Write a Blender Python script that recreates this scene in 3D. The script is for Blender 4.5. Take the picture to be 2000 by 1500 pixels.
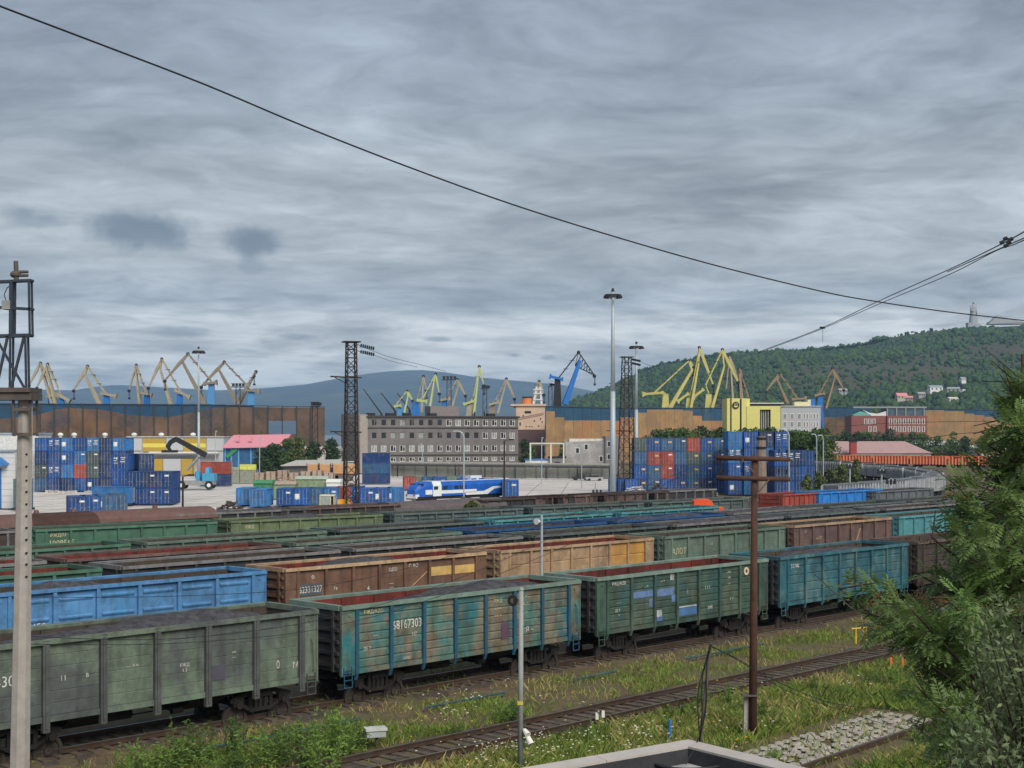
import bpy, math, random
import numpy as np
from mathutils import Vector, Matrix, noise
random.seed(7); RNG = np.random.default_rng(7)
for o in list(bpy.data.objects): bpy.data.objects.remove(o)
SC = bpy.context.scene; COL = SC.collection
F = 2776.0; HZ = 845.0; H = 9.68          # focal length in photo pixels, horizon row, eye height over the rails
PORT = -1.7                               # level of the port yard

# ---------------------------------------------------------------- camera
cd = bpy.data.cameras.new('camera'); cam = bpy.data.objects.new('camera', cd); COL.objects.link(cam)
cam.location = (0, 0, H); cam.rotation_euler = (math.radians(90), 0, 0)
cd.sensor_width = 36; cd.lens = 36*F/2000; cd.shift_y = (HZ-750)/2000
cd.clip_start = 0.5; cd.clip_end = 60000
SC.camera = cam

# ---------------------------------------------------------------- sky, sun, exposure
SUN_EL, SUN_AZ = 41.0, 152.0   # sun behind the cloud sheet, behind and to the right of the viewer
world = bpy.data.worlds.new('World'); SC.world = world; world.use_nodes = True
def nodes_of(nt):
    nt.nodes.clear()
    def N(t, **kw):
        n = nt.nodes.new(t)
        for k, v in kw.items():
            if k == 'ins':
                for a, b in v.items(): n.inputs[a].default_value = b
            else: setattr(n, k, v)
        return n
    return N, nt.links.new
def lin(c):
    if isinstance(c, str):
        c = c.lstrip('#'); c = [int(c[i:i+2], 16)/255 for i in (0, 2, 4)]
        return tuple(x/12.92 if x <= .04045 else ((x+.055)/1.055)**2.4 for x in c) + (1,)
    return tuple(c[:3]) + (1,)
def world_nodes():
    N, L = nodes_of(world.node_tree)
    out = N('ShaderNodeOutputWorld'); tc = N('ShaderNodeTexCoord'); sep = N('ShaderNodeSeparateXYZ')
    L(tc.outputs['Generated'], sep.inputs[0])
    def M(op, a, b=None, c=None, clamp=False):
        n = N('ShaderNodeMath', operation=op, use_clamp=clamp)
        for i, x in enumerate((a, b, c)):
            if x is None: continue
            if hasattr(x, 'is_linked'): L(x, n.inputs[i])
            else: n.inputs[i].default_value = x
        return n.outputs[0]
    zc = M('MAXIMUM', sep.outputs[2], 0.0)
    zz = M('ADD', zc, 0.13)
    px = M('DIVIDE', sep.outputs[0], zz); py = M('DIVIDE', sep.outputs[1], zz)
    cv = N('ShaderNodeCombineXYZ'); L(px, cv.inputs[0]); L(py, cv.inputs[1])
    # long wavy streaks of the cloud sheet
    w = N('ShaderNodeTexNoise', ins={'Scale': 1.3, 'Detail': 3.0}); L(cv.outputs[0], w.inputs['Vector'])
    mx = N('ShaderNodeVectorMath', operation='MULTIPLY_ADD', ins={1: (.55, .55, .3), 2: (0, 0, 0)})
    L(w.outputs['Color'], mx.inputs[0]); L(cv.outputs[0], mx.inputs[2])
    mp = N('ShaderNodeMapping', ins={'Scale': (1.0, 1.0, 1), 'Rotation': (0, 0, math.radians(24))}); L(mx.outputs[0], mp.inputs[0])
    s1 = N('ShaderNodeTexNoise', ins={'Scale': 1.25, 'Detail': 13.0, 'Roughness': .60, 'Distortion': .1}); L(mp.outputs[0], s1.inputs['Vector'])
    mp2 = N('ShaderNodeMapping', ins={'Scale': (1.0, 1.5, 1), 'Rotation': (0, 0, math.radians(-22))}); L(mx.outputs[0], mp2.inputs[0])
    s2 = N('ShaderNodeTexNoise', ins={'Scale': 5.0, 'Detail': 9.0, 'Roughness': .62, 'Distortion': .2}); L(mp2.outputs[0], s2.inputs['Vector'])
    # direction space noise for the low clouds near the horizon
    mp3 = N('ShaderNodeMapping', ins={'Scale': (5.0, 5.0, 24.0)}); L(tc.outputs['Generated'], mp3.inputs[0])
    s3 = N('ShaderNodeTexNoise', ins={'Scale': 1.6, 'Detail': 9.0, 'Roughness': .55, 'Distortion': .25}); L(mp3.outputs[0], s3.inputs['Vector'])
    base = N('ShaderNodeValToRGB'); L(zc, base.inputs[0])
    e = base.color_ramp.elements; e[0].position = 0.0; e[0].color = lin('#cad2d6'); e[1].position = 1.0; e[1].color = lin('#8a94a0')
    for p, c in ((.03, '#d6dad8'), (.055, '#cacbc8'), (.075, '#bfc1c0'), (.09, '#9fa5aa'), (.125, '#aaafb1'), (.175, '#a1a7aa'), (.23, '#9098a0'), (.30, '#848d97')):
        k = e.new(p); k.color = lin(c)
    f1 = N('ShaderNodeMapRange', ins={1: .3, 2: .7, 3: .60, 4: 1.50}); L(s1.outputs[0], f1.inputs[0])
    f2 = N('ShaderNodeMapRange', ins={1: .3, 2: .7, 3: .78, 4: 1.26}); L(s2.outputs[0], f2.inputs[0])
    f12 = M('MULTIPLY', f1.outputs[0], f2.outputs[0])
    low = N('ShaderNodeMapRange', ins={1: .02, 2: .13, 3: 1.0, 4: 0.0}, interpolation_type='SMOOTHSTEP'); L(zc, low.inputs[0])
    f3 = N('ShaderNodeMapRange', ins={1: .38, 2: .62, 3: .66, 4: 1.5}, interpolation_type='SMOOTHSTEP'); L(s3.outputs[0], f3.inputs[0])
    f3m = M('ADD', M('MULTIPLY', M('SUBTRACT', f3.outputs[0], 1.0), low.outputs[0]), 1.0)
    tot = M('MULTIPLY', f12, f3m)
    c1 = N('ShaderNodeVectorMath', operation='SCALE'); L(base.outputs[0], c1.inputs[0]); L(tot, c1.inputs['Scale'])
    # a warm cream in the brightest gaps near the horizon
    gap = N('ShaderNodeMapRange', ins={1: 1.25, 2: 1.8, 3: 0, 4: .5}); L(tot, gap.inputs[0])
    gw = M('MULTIPLY', gap.outputs[0], low.outputs[0])
    wm = N('ShaderNodeMix', data_type='RGBA', blend_type='MIX'); L(gw, wm.inputs[0]); L(c1.outputs[0], wm.inputs[6]); wm.inputs[7].default_value = lin('#dfe0da')
    cur = wm.outputs[2]
    # separate little dark cumulus clouds under the sheet
    az = M('ARCTAN2', sep.outputs[0], sep.outputs[1]); el = M('ARCSINE', sep.outputs[2])
    d1 = N('ShaderNodeTexNoise', ins={'Scale': 26.0, 'Detail': 9.0, 'Roughness': .62}); L(tc.outputs['Generated'], d1.inputs['Vector'])
    for (x, y, rx, ry, amt) in ((272, 462, 128, 44, .85), (500, 474, 74, 38, .8), (84, 449, 74, 34, .62), (495, 528, 40, 16, .35), (715, 490, 70, 16, .25),
                                (370, 652, 75, 13, .5), (1430, 605, 105, 16, .35), (858, 663, 40, 7, .6), (1006, 694, 24, 7, .6), (1068, 698, 22, 7, .5), (580, 660, 50, 7, .4)):
        a0 = math.atan2(x-1000, F); e0 = math.atan2(HZ-y, F)
        dx = M('DIVIDE', M('SUBTRACT', az, a0), rx/F); dy = M('DIVIDE', M('SUBTRACT', el, e0), ry/F)
        r = M('SQRT', M('ADD', M('MULTIPLY', dx, dx), M('MULTIPLY', dy, dy)))
        r = M('ADD', r, M('MULTIPLY', M('SUBTRACT', d1.outputs[0], .5), 2.1))
        m = N('ShaderNodeMapRange', ins={1: 1.05, 2: .15, 3: 0, 4: amt}, interpolation_type='SMOOTHSTEP'); L(r, m.inputs[0])
        cm = N('ShaderNodeMix', data_type='RGBA'); L(m.outputs[0], cm.inputs[0]); L(cur, cm.inputs[6]); cm.inputs[7].default_value = lin('#5f6a74')
        cur = cm.outputs[2]
    bg = N('ShaderNodeBackground', ins={'Strength': CLOUD}); L(cur, bg.inputs[0])
    sky = N('ShaderNodeTexSky', sky_type='NISHITA'); sky.sun_disc = False
    sky.sun_elevation = math.radians(SUN_EL); sky.sun_rotation = math.radians(SUN_AZ)
    bs = N('ShaderNodeBackground', ins={'Strength': .05}); L(sky.outputs[0], bs.inputs[0])
    mxs = N('ShaderNodeMixShader', ins={0: .92}); L(bs.outputs[0], mxs.inputs[1]); L(bg.outputs[0], mxs.inputs[2])
    L(mxs.outputs[0], out.inputs[0])
CLOUD = 0.44
world_nodes()
sl = bpy.data.lights.new('sun', 'SUN'); sl.energy = 1.5; sl.angle = math.radians(35); sl.color = (1, .92, .80)
sun = bpy.data.objects.new('sun', sl); COL.objects.link(sun)
a, e_ = math.radians(SUN_AZ), math.radians(SUN_EL)
sd = Vector((math.sin(a)*math.cos(e_), math.cos(a)*math.cos(e_), math.sin(e_)))   # towards the sun
sun.rotation_euler = sd.to_track_quat('Z', 'Y').to_euler()
SC.view_settings.view_transform = 'Standard'; SC.view_settings.look = 'None'
SC.view_settings.exposure = 1.43; SC.view_settings.gamma = 1; SC.view_settings.use_curve_mapping = False
SC.cycles.max_bounces = 6; SC.cycles.transparent_max_bounces = 24; SC.cycles.volume_bounces = 1
SC.cycles.diffuse_bounces = 3; SC.cycles.glossy_bounces = 2

# ---------------------------------------------------------------- pixel helpers (photo 2000x1500)
def W(px, py, Y): return Vector(((px-1000)*Y/F, Y, H-(py-HZ)*Y/F))
def YS(Y): return .853*Y if Y <= 300 else Y-44.0   # measured depths, in metres
def WS(px, py, Y): return W(px, py, YS(Y))
def G(px, py, z=0.0):
    Y = (H-z)*F/(py-HZ); return Vector(((px-1000)*Y/F, Y, z))
TH = math.radians(44.1); DV = Vector((math.sin(TH), math.cos(TH), 0)); NV = Vector((-math.cos(TH), math.sin(TH), 0))
def ST(s, t, z=0.0): return DV*s + NV*t + Vector((0, 0, z))

# ---------------------------------------------------------------- materials
MATS = {}
def mat(name, base, var=.25, rough=.75, metal=0.0, dirt=None, dirt_amt=.35, dirt_scale=1.2, streak=0.0, scale=2.0, bump=0.0, bump_scale=20.0, alpha=None, second=None, second_amt=.5, second_scale=.6, spec=.3, trans=0.0, objvar=0.0):
    if name in MATS: return MATS[name]
    m = bpy.data.materials.new(name); m.use_nodes = True; MATS[name] = m
    N, L = nodes_of(m.node_tree)
    out = N('ShaderNodeOutputMaterial'); b = N('ShaderNodeBsdfPrincipled', ins={'Roughness': rough, 'Metallic': metal, 'Specular IOR Level': spec})
    g = N('ShaderNodeNewGeometry'); base = lin(base)
    n1 = N('ShaderNodeTexNoise', ins={'Scale': scale, 'Detail': 6.0, 'Roughness': .65}); L(g.outputs['Position'], n1.inputs['Vector'])
    mr = N('ShaderNodeMapRange', ins={1: .3, 2: .7, 3: 1-var, 4: 1+var}); L(n1.outputs[0], mr.inputs[0])
    fac = mr.outputs[0]
    if objvar:
        oi = N('ShaderNodeObjectInfo'); om = N('ShaderNodeMapRange', ins={1: 0, 2: 1, 3: 1-objvar, 4: 1+objvar}); L(oi.outputs['Random'], om.inputs[0]); mm = N('ShaderNodeMath', operation='MULTIPLY'); L(fac, mm.inputs[0]); L(om.outputs[0], mm.inputs[1]); fac = mm.outputs[0]
    vm = N('ShaderNodeVectorMath', operation='SCALE'); vm.inputs[0].default_value = base[:3]; L(fac, vm.inputs['Scale'])
    cur = vm.outputs[0]
    def over(col, fac_out, amt, lo, hi):
        nonlocal cur
        r = N('ShaderNodeMapRange', ins={1: lo, 2: hi, 3: 0, 4: amt}); L(fac_out, r.inputs[0])
        x = N('ShaderNodeMix', data_type='RGBA'); L(r.outputs[0], x.inputs[0]); L(cur, x.inputs[6]); x.inputs[7].default_value = lin(col); cur = x.outputs[2]
    if second:
        cols = second if isinstance(second, (list, tuple)) and not isinstance(second[0], (int, float)) else [second]
        for i, c in enumerate(cols):
            mp = N('ShaderNodeMapping', ins={'Location': (13.7*i+3, 5.1*i, 2*i), 'Scale': (1, 1, .8)}); L(g.outputs['Position'], mp.inputs[0])
            n = N('ShaderNodeTexNoise', ins={'Scale': second_scale, 'Detail': 7.0, 'Roughness': .6}); L(mp.outputs[0], n.inputs['Vector'])
            over(c, n.outputs[0], second_amt, .50, .60)
    if dirt:
        n = N('ShaderNodeTexNoise', ins={'Scale': dirt_scale, 'Detail': 9.0, 'Roughness': .72}); L(g.outputs['Position'], n.inputs['Vector'])
        over(dirt, n.outputs[0], dirt_amt, .45, .68)
        n2 = N('ShaderNodeTexNoise', ins={'Scale': dirt_scale*7, 'Detail': 5.0, 'Roughness': .7}); L(g.outputs['Position'], n2.inputs['Vector'])
        over(dirt, n2.outputs[0], min(1, dirt_amt*1.3), .60, .72)
    if streak:
        mp = N('ShaderNodeMapping', ins={'Scale': (2.0, 2.0, .3)}); L(g.outputs['Position'], mp.inputs[0])
        n = N('ShaderNodeTexNoise', ins={'Scale': 1.6, 'Detail': 5.0}); L(mp.outputs[0], n.inputs['Vector'])
        over(dirt or '#1c1815', n.outputs[0], streak, .48, .75)
    L(cur, b.inputs['Base Color'])
    if bump:
        n = N('ShaderNodeTexNoise', ins={'Scale': bump_scale, 'Detail': 6.0, 'Roughness': .7}); L(g.outputs['Position'], n.inputs['Vector'])
        bp = N('ShaderNodeBump', ins={'Strength': bump, 'Distance': .1}); L(n.outputs[0], bp.inputs['Height']); L(bp.outputs[0], b.inputs['Normal'])
    sh = b.outputs[0]
    if trans:
        tr = N('ShaderNodeBsdfTranslucent'); L(cur, tr.inputs[0]); ms = N('ShaderNodeMixShader', ins={0: trans}); L(sh, ms.inputs[1]); L(tr.outputs[0], ms.inputs[2]); sh = ms.outputs[0]
    if alpha is not None:
        tp = N('ShaderNodeBsdfTransparent'); ms = N('ShaderNodeMixShader', ins={0: alpha}); L(tp.outputs[0], ms.inputs[1]); L(sh, ms.inputs[2]); sh = ms.outputs[0]
    L(sh, out.inputs[0])
    return m

# ---------------------------------------------------------------- mesh builder
class MB:
    def __init__(s): s.v = []; s.f = []
    def add(s, vs, fs):
        o = len(s.v); s.v += [tuple(x) for x in vs]; s.f += [tuple(i+o for i in f) for f in fs]; return s
    def box(s, x0, x1, y0, y1, z0, z1):
        return s.add([(x0,y0,z0),(x1,y0,z0),(x1,y1,z0),(x0,y1,z0),(x0,y0,z1),(x1,y0,z1),(x1,y1,z1),(x0,y1,z1)],
                     [(3,2,1,0),(4,5,6,7),(0,1,5,4),(1,2,6,5),(2,3,7,6),(3,0,4,7)])
    def beam(s, p, q, w, h=None, w2=None, h2=None, up=None):
        p = Vector(p); q = Vector(q); h = h or w; w2 = w2 or w; h2 = h2 or h
        d = (q-p)
        if d.length < 1e-6: return s
        d.normalize(); up = Vector(up) if up else (Vector((0,0,1)) if abs(d.z) < .95 else Vector((0,1,0)))
        r = d.cross(up).normalized(); u = r.cross(d)
        vs = [p+r*(a*w/2)+u*(b*h/2) for a, b in ((-1,-1),(1,-1),(1,1),(-1,1))] + [q+r*(a*w2/2)+u*(b*h2/2) for a, b in ((-1,-1),(1,-1),(1,1),(-1,1))]
        return s.add(vs, [(0,1,2,3),(7,6,5,4),(0,4,5,1),(1,5,6,2),(2,6,7,3),(3,7,4,0)])
    def cyl(s, p, q, r, r2=None, n=10, caps=True):
        p = Vector(p); q = Vector(q); r2 = r if r2 is None else r2; d = (q-p).normalized()
        up = Vector((0,0,1)) if abs(d.z) < .9 else Vector((1,0,0)); a = d.cross(up).normalized(); b = a.cross(d)
        vs = []
        for c, rr in ((p, r), (q, r2)):
            for i in range(n):
                t = 2*math.pi*i/n; vs.append(c+a*(math.cos(t)*rr)+b*(math.sin(t)*rr))
        fs = [(i, (i+1)%n, n+(i+1)%n, n+i) for i in range(n)]
        if caps: fs += [tuple(range(n-1,-1,-1)), tuple(range(n, 2*n))]
        return s.add(vs, fs)
    def tube(s, pts, r, n=6):
        for a, b in zip(pts, pts[1:]): s.cyl(a, b, r, r, n)
        return s
    def prism(s, prof, x0, x1, axis='x'):
        # profile of (y, z) extruded along x
        n = len(prof)
        mk = (lambda a, x: (x, a[0], a[1])) if axis == 'x' else (lambda a, x: (a[0], x, a[1]))
        vs = [mk(a, x0) for a in prof] + [mk(a, x1) for a in prof]
        return s.add(vs, [tuple(range(n-1,-1,-1)), tuple(range(n,2*n))] + [(i,(i+1)%n,n+(i+1)%n,n+i) for i in range(n)])
    def ball(s, c, rx, ry=None, rz=None, n=8, m=6, jit=0.0):
        ry = ry or rx; rz = rz or rx; vs = []
        for j in range(m+1):
            ph = math.pi*j/m
            for i in range(n):
                t = 2*math.pi*i/n; k = 1+random.uniform(-jit, jit)
                vs.append((c[0]+rx*k*math.sin(ph)*math.cos(t), c[1]+ry*k*math.sin(ph)*math.sin(t), c[2]+rz*k*math.cos(ph)))
        return s.add(vs, [(j*n+i, (j+1)*n+i, (j+1)*n+(i+1)%n, j*n+(i+1)%n) for j in range(m) for i in range(n)])
    def mesh(s, name, m=None, smooth=False):
        me = bpy.data.meshes.new(name); me.from_pydata(s.v, [], s.f); me.update()
        if m: me.materials.append(m)
        if smooth: me.shade_smooth()
        return me
    def obj(s, name, m, parent=None, smooth=False, loc=None):
        return link(name, s.mesh(name, m, smooth), parent, loc)
def link(name, me, parent=None, loc=None, rot=None, m=None):
    o = bpy.data.objects.new(name, me); COL.objects.link(o)
    if parent: o.parent = parent
    if loc is not None: o.location = loc
    if rot is not None: o.rotation_euler = rot
    if m is not None:
        o.material_slots[0].link = 'OBJECT'; o.material_slots[0].material = m
    return o
def tag(o, label=None, cat=None, group=None, kind=None):
    if label: o['label'] = label
    if cat: o['category'] = cat
    if group: o['group'] = group
    if kind: o['kind'] = kind
    return o
def thing(name, label, cat, loc=(0,0,0), rz=0.0, group=None):
    o = bpy.data.objects.new(name, None); COL.objects.link(o); o.location = loc; o.rotation_euler = (0, 0, rz); o.empty_display_size = .1
    return tag(o, label, cat, group)
def copy_tree(o, parent=None):
    c = o.copy(); COL.objects.link(c); c.parent = parent
    for ch in o.children: copy_tree(ch, c)
    return c
def np_mesh(name, verts, quads, m, parent=None, kind=None):
    me = bpy.data.meshes.new(name); nv = len(verts); nf, k = quads.shape
    me.vertices.add(nv); me.vertices.foreach_set('co', np.ascontiguousarray(verts, dtype=np.float32).ravel())
    me.loops.add(nf*k); me.loops.foreach_set('vertex_index', np.ascontiguousarray(quads, dtype=np.int32).ravel())
    me.polygons.add(nf); me.polygons.foreach_set('loop_start', np.arange(0, nf*k, k, dtype=np.int32)); me.polygons.foreach_set('loop_total', np.full(nf, k, dtype=np.int32))
    me.update(calc_edges=True); me.materials.append(m)
    o = link(name, me, parent)
    if kind: o['kind'] = kind
    return o
def text_mesh(name, body, size, m, parent, loc, rot, sx=1.0, shear=0.0):
    c = bpy.data.curves.new(name, 'FONT'); c.body = body; c.size = size; c.extrude = .003; c.resolution_u = 2; c.shear = shear; c.align_x = 'CENTER'; c.align_y = 'CENTER'
    t = bpy.data.objects.new('tmp', c); COL.objects.link(t); bpy.context.view_layer.update()
    me = bpy.data.meshes.new_from_object(t.evaluated_get(bpy.context.evaluated_depsgraph_get())); bpy.data.objects.remove(t); bpy.data.curves.remove(c)
    me.materials.clear(); me.materials.append(m)
    o = link(name, me, parent, loc, rot); o.scale = (sx, 1, 1); return o
# ---------------------------------------------------------------- ground and setting
def ground_z(x, y):
    s = x*DV.x+y*DV.y; t = x*NV.x+y*NV.y
    k = min(1, max(0, (y-152)/38.0)); k = k*k*(3-2*k)
    return PORT*k
def grid_obj(name, xs, ys, zf, m, kind='structure', smooth=True):
    vs = np.array([(x, y, zf(x, y)) for y in ys for x in xs]); nx = len(xs)
    q = np.array([(j*nx+i, j*nx+i+1, (j+1)*nx+i+1, (j+1)*nx+i) for j in range(len(ys)-1) for i in range(nx-1)])
    o = np_mesh(name, vs, q, m, kind=kind)
    if smooth: o.data.shade_smooth()
    return o
def lerp_list(a, b, n): return [a+(b-a)*i/(n-1) for i in range(n)]
soil = mat('soil', (.12, .088, .055), var=.4, rough=.95, dirt=(.085, .095, .03), dirt_amt=.85, dirt_scale=.35, scale=3, bump=.5, bump_scale=9)
def gz(x, y):
    z = ground_z(x, y)
    if y < 150: z += .05*noise.noise(Vector((x*.35, y*.35, 0)))-.22
    else: z -= .22
    return z
xs = sorted(set([-20000,-8000,-4000,-2000,-1000,-500,-250,-140,-90]+lerp_list(-60, 90, 76)+[120,180,300,600,1200,2500,5000,9000,20000]))
ys = sorted(set([-300,-100,0,20]+lerp_list(30, 120, 46)+lerp_list(125, 240, 24)+[300,400,500,640,760,900,1300,2000,4000,8000,14000,30000]))
grid_obj('ground', xs, ys, gz, soil)
# the concrete yard of the port, laid in big slabs whose joints are open
paving = mat('yard_concrete', (.56, .525, .50), var=.12, rough=.9, dirt=(.25, .24, .23), dirt_amt=.5, dirt_scale=.06, scale=.3)
slab_joint = mat('joint_tar', (.06, .06, .06), var=.2, rough=.9)
def sheet(name, pts, z, m, kind='structure', parent=None, th=.03):
    b = MB(); n = len(pts); b.add([(p[0], p[1], z) for p in pts]+[(p[0], p[1], z-th) for p in pts], [tuple(range(n))]+[(i, n+i, n+(i+1)%n, (i+1)%n) for i in range(n)])
    o = b.obj(name, m, parent)
    if kind: o['kind'] = kind
    return o
pv = [G(-80, 1014, PORT), G(330, 1009, PORT), G(1260, 988, PORT), G(1330, 950, PORT), G(1150, 925, PORT), G(720, 925, PORT), G(-60, 925, PORT), G(-500, 975, PORT)]
sheet('concrete_yard', [(p.x, p.y) for p in pv], PORT-.19, paving)
jm = MB()
for k in range(17):
    y = 196+k*8.5; w = .2
    jm.beam((-92+k*1.0, y, PORT-.186), (26+k*1.2, y+4, PORT-.186), w, .01)
for k in range(18):
    x = -88+k*6.2; jm.beam((x, 198, PORT-.185), (x*1.02+8, 330, PORT-.185), .10, .01)
tag(jm.obj('slab_joints', slab_joint), kind='stuff')
# worn wheel curves of the yard
cm = MB()
for r in (20, 24, 31, 36):
    pts = [Vector((-22+r*math.cos(t), 232+r*1.5*math.sin(t)-12, PORT-.18)) for t in np.linspace(-1.25, .5, 16)]
    for a_, b_ in zip(pts, pts[1:]): cm.beam(a_, b_, .3, .01)
tag(cm.obj('tyre_marks', mat('tyre_mark', (.22, .21, .2), var=.2)), kind='stuff')
# dark cinder ground of the sidings
cinder = mat('cinder', (.045, .04, .037), var=.35, rough=.95, dirt=(.09, .08, .06), dirt_amt=.5, dirt_scale=.5, bump=.4, bump_scale=7)
def strip_pts(t0, t1, s0, s1): return [ST(s0, t0), ST(s1, t0), ST(s1, t1), ST(s0, t1)]
def cinder_z(x, y): return ground_z(x, y)-.15
o = MB()
S_ = lerp_list(-30, 240, 59); T_ = lerp_list(46.5, 140, 28)
for s in S_:
    for t in T_:
        p = ST(s, t); o.v.append((p.x, p.y, ground_z(p.x, p.y)-.16))
for i in range(len(S_)-1):
    for j in range(len(T_)-1): o.f.append((i*28+j, (i+1)*28+j, (i+1)*28+j+1, i*28+j+1))
tag(o.obj('cinder_ground', cinder, smooth=True), kind='structure')

# ---------------------------------------------------------------- tracks
steel = mat('rail_steel', (.10, .075, .06), var=.3, rough=.45, metal=.6, dirt=(.13, .06, .03), dirt_amt=.6)
steel_top = mat('rail_top', (.30, .27, .24), var=.2, rough=.35, metal=.8)
sleeper_m = mat('old_sleeper', (.075, .058, .045), var=.45, rough=.95, dirt=(.16, .14, .12), dirt_amt=.5, dirt_scale=2.5)
ballast_m = mat('ballast', (.10, .080, .066), var=.5, rough=.95, dirt=(.045, .035, .03), dirt_amt=.7, dirt_scale=2.0, scale=9, bump=1.0, bump_scale=14)
def rail_profile(dy):  # y, z profile of a rail head, web and foot; z 0 = rail top
    return [(dy-.036,0),(dy+.036,0),(dy+.036,-.04),(dy+.01,-.055),(dy+.01,-.13),(dy+.07,-.15),(dy+.07,-.165),(dy-.07,-.165),(dy-.07,-.15),(dy-.01,-.13),(dy-.01,-.055),(dy-.036,-.04)]
def track(s0, s1, t, label_name='railway_track', sleepers='stuff', berm=True, z=0.0, d=DV, n=NV, org=None, bw=1.9):
    ang = math.atan2(d.y, d.x); org = org if org is not None else ST(0, t, z)
    root = bpy.data.objects.new(label_name, None); COL.objects.link(root); root.location = org; root.rotation_euler = (0,0,ang); root['kind'] = 'structure'
    for dy in (-.79, .79):
        b = MB().prism(rail_profile(dy), s0, s1); r = b.obj('rail', steel, root)
        MB().box(s0, s1, dy-.03, dy+.03, .0, .004).obj('running_surface', steel_top, r)
    k = int((s1-s0)/.56); rnd = random.Random(int(t*10))
    if sleepers == 'parts':
        me = MB().box(-.125, .125, -1.35, 1.35, -.30, -.165).mesh('sleeper', sleeper_m)
        for i in range(k):
            link('sleeper', me, root, (s0+.3+i*.56+rnd.uniform(-.05,.05), rnd.uniform(-.06,.06), rnd.uniform(-.02,.005)), (0,0,rnd.uniform(-.03,.03)))
    elif sleepers == 'stuff':
        b = MB()
        for i in range(k): x = s0+.3+i*.56; b.box(x-.12, x+.12, -1.35, 1.35, -.28, -.166)
        o = b.obj('sleeper', sleeper_m, root); o['kind'] = 'stuff'
    if berm:
        prof = [(-bw-.7,-.34),(-bw,-.25),(-1.5,-.21),(-.5,-.22),(.5,-.22),(1.5,-.21),(bw,-.25),(bw+.7,-.34)]
        xs_ = np.arange(s0, s1, .55); vs = []
        for x in xs_:
            for (y, zz) in prof: vs.append((x+rnd.uniform(-.1,.1), y+rnd.uniform(-.14,.14), zz+rnd.uniform(-.035,.035)))
        q = [(i*8+j, (i+1)*8+j, (i+1)*8+j+1, i*8+j+1) for i in range(len(xs_)-1) for j in range(7)]
        o = np_mesh('ballast', np.array(vs), np.array(q), ballast_m, root, 'stuff')
    return root
NEAR_T, A_T = 32.35, 41.1
track(18, 118, NEAR_T, sleepers='parts')
track(10, 175, A_T, bw=2.3)

# ---------------------------------------------------------------- open gondola wagons
WL, WH0, WH1 = 6.4, 1.12, 3.48       # half body length, sill, rim
PW = (2*WL-1.36)/7
def ribbed(y0, th, z0, z1, rows, proud, gap=.045):
    # board-like pressed rows with recessed joints, outer face towards -y
    prof = [(y0+th, z0)]
    h = (z1-z0)/rows
    out = y0-proud
    for i in range(rows):
        a, b = z0+i*h, z0+(i+1)*h
        prof += [(y0, a), (out, a+gap), (out, b-gap), (y0, b-.004)]
    prof += [(y0+th, z1)]
    return prof[::-1]
_p = ribbed(-1.42, .04, WH0+.06, WH1-.12, 6, .035)
ME_PANEL = {}
def panel_me(rows=6, proud=.035, pw=PW):
    k = (rows, proud, pw)
    if k not in ME_PANEL:
        b = MB().prism(ribbed(-1.42, .04, WH0+.06, WH1-.12, rows, proud, .018 if proud < .02 else .045), -pw/2+.03, pw/2-.03)
        ME_PANEL[k] = b.mesh('side_panel', None); ME_PANEL[k].materials.append(None)
    return ME_PANEL[k]
def dent_panel_me(pw=PW):
    if ('dent', pw) not in ME_PANEL:
        b = MB(); b.prism([(-1.38,WH0+.06),(-1.38,WH1-.12),(-1.42,WH1-.12),(-1.42,WH0+.06)], -pw/2+.03, pw/2-.03)
        for z in (1.5, 2.25, 3.0):
            b.prism([(-1.42,z-.10),(-1.475,z),(-1.475,z+.05),(-1.42,z+.11)][::-1], -pw/2+.22, pw/2-.22)
        ME_PANEL[('dent', pw)] = b.mesh('side_panel'); ME_PANEL[('dent', pw)].materials.append(None)
    return ME_PANEL[('dent', pw)]
def blankmat(me):
    if not len(me.materials): me.materials.append(None)
    return me
b = MB(); b.box(-.075,.075,-1.56,-1.42,WH0-.10,WH1-.02); b.prism([(-1.56,WH0-.1),(-1.42,WH0-.1),(-1.42,WH0-.35),(-1.47,WH0-.35)], -.06,.06); ME_POST = blankmat(b.mesh('post'))
b = MB(); b.box(-.11,.11,-1.57,-1.42,WH0-.42,WH1-.02); b.box(-.04,.04,-1.6,-1.57,WH0-.3,WH1-.1); ME_POST_WIDE = blankmat(b.mesh('post'))
b = MB(); b.box(-.03,.62,-1.50,-1.42,WH0-.15,WH1-.10); b.box(-.03,.04,-1.53,-1.50,WH0-.15,WH1-.1); b.cyl((.33,-1.54,WH1-.35),(.33,-1.50,WH1-.35),.05,n=8); ME_CORNER = blankmat(b.mesh('corner_sheet'))
b = MB(); b.prism([(-1.58,WH1-.14),(-1.40,WH1-.14),(-1.38,WH1),(-1.56,WH1+.02)][::-1], -WL-.04, WL+.04); ME_RIM = blankmat(b.mesh('top_rail'))
b = MB(); b.box(-.09,.09,-1.40,1.40,WH1-.16,WH1+.03); ME_ENDRIM = blankmat(b.mesh('end_rail'))
b = MB(); b.prism([(-1.50,WH0-.12),(-1.34,WH0-.12),(-1.34,WH0+.06),(-1.50,WH0+.06)][::-1], -WL, WL); ME_SILL = blankmat(b.mesh('side_sill'))
b = MB(); b.box(-.02,.02,-1.40,1.40,WH0,WH1-.14)
for z in (1.35,1.78,2.2,2.62,3.05): b.box(.02,.10,-1.38,1.38,z-.06,z+.06)
for y in (-1.1,1.1): b.box(.02,.13,y-.06,y+.06,WH0,WH1-.16)
ME_END = blankmat(b.mesh('end_wall'))
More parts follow.
